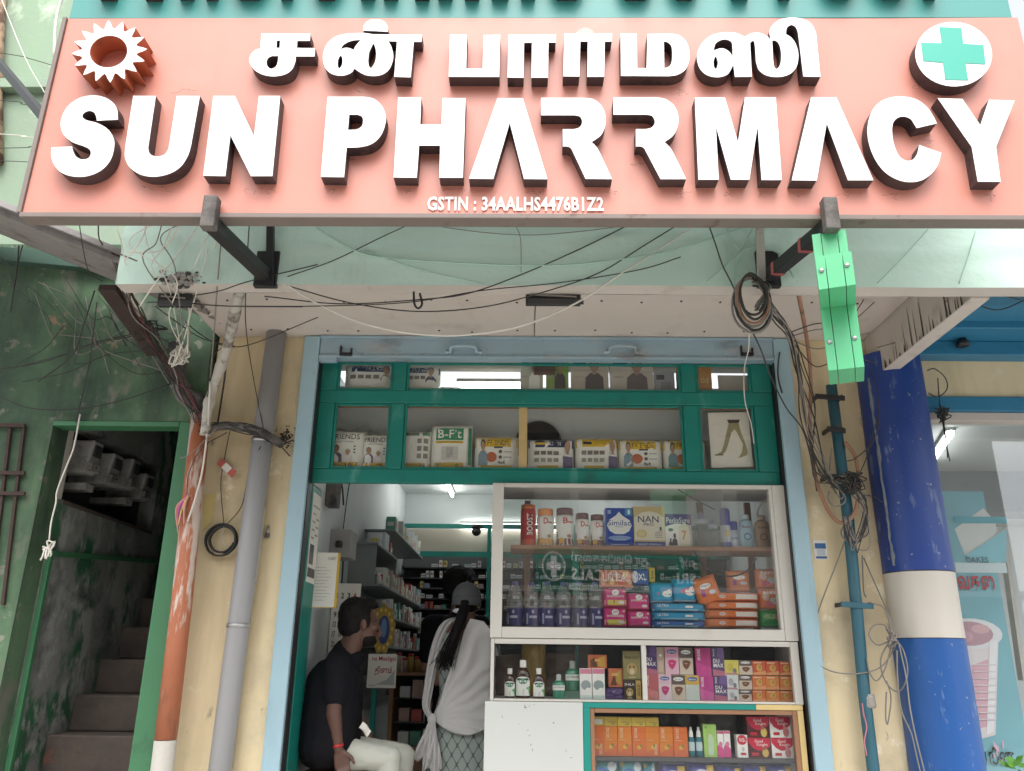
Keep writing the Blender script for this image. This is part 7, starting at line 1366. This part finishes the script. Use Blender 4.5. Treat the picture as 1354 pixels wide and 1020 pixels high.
fuse(b, .010, 2, disp=lambda v: .008 * mnoise.noise((v.x * 45, v.y * 45, v.z * 45))).build('hair', sk_)
# ================================================================== across the street, seen only as reflections in the glass
ob = thing('opposite_building', (2.0, -14.5, 0), 'plain building across the street reflected in the shop glass', 'building')
M_opp = mat('opposite_wall', (.30, .28, .25), .85, .12, 1)
B().box(-9, 11, -18, -14.2, 0, 7.4, M_opp).build('wall', ob); B().box(-9, 11, -14.2, -13.2, 3.0, 3.12, M_pave).build('canopy', ob)
for i in range(6): x = -7.5 + 3 * i; B().box(x, x + 2.2, -14.19, -14.12, .2, 2.7, M_dark).build('shutter', ob); B().box(x + .4, x + 1.7, -14.19, -14.14, 4.2, 5.4, M_dark).build('window', ob)
osn = thing('opposite_sign', (1.9, -13, 3.2), 'green medical shop sign across the street reflected mirror-wise in the showcase glass', 'sign')
oL, oR = P(708, 722, 12.4), P(925, 738, 13.6); oLb = P(708, 770, 12.4); oRb = P(925, 805, 13.6)
A_, Bq = Vector((oL.x, .06 - 12.4, 0)), Vector((oR.x, .06 - 13.6, 0)); zt_, zb_ = (oL.z + oR.z) / 2 + .02, (oLb.z + oRb.z) / 2
nrm = Vector((-(Bq.y - A_.y), Bq.x - A_.x, 0)).normalized(); nrm = nrm if nrm.y > 0 else -nrm
def om(u, v, o): p = Bq.lerp(A_, u) + nrm * (.03 + o); return (p.x, p.y, zb_ + (zt_ - zb_) * v)
b = B(); b.bar(Vector((*A_.xy, (zt_ + zb_) / 2)), Vector((*Bq.xy, (zt_ + zb_) / 2)), .05, zt_ - zb_, mat('opposite_sign_green', (.02, .16, .10), .4)); b.build('panel', osn)
b = B(); marks(b, om, [('e', .90, .58, .068, .33, W_), ('e', .90, .58, .060, .29, (.02, .16, .10)), ('r', .86, .50, .94, .66, W_), ('r', .883, .35, .917, .81, W_), ('t', 'ஸ்ரீ', .04, .66, .14, .93, W_, .02), ('t', 'தா ெமடிக்கல்ஸ்', .34, .64, .80, .93, W_, .02), ('t', 'SRI', .04, .32, .16, .56, W_, .02), ('t', 'MEDICALS', .42, .30, .80, .56, W_, .02), ('r', .34, .08, .82, .23, (.55, .6, .56)), ('t', 'Are Available Here', .38, .11, .80, .21, (.02, .16, .10), .01)], .01); b.build('lettering', osn)
for q in (A_, Bq): B().box(q.x - .05, q.x + .05, q.y - .2, q.y - .10, 0, zt_, M_lip).build('sign_post', osn)
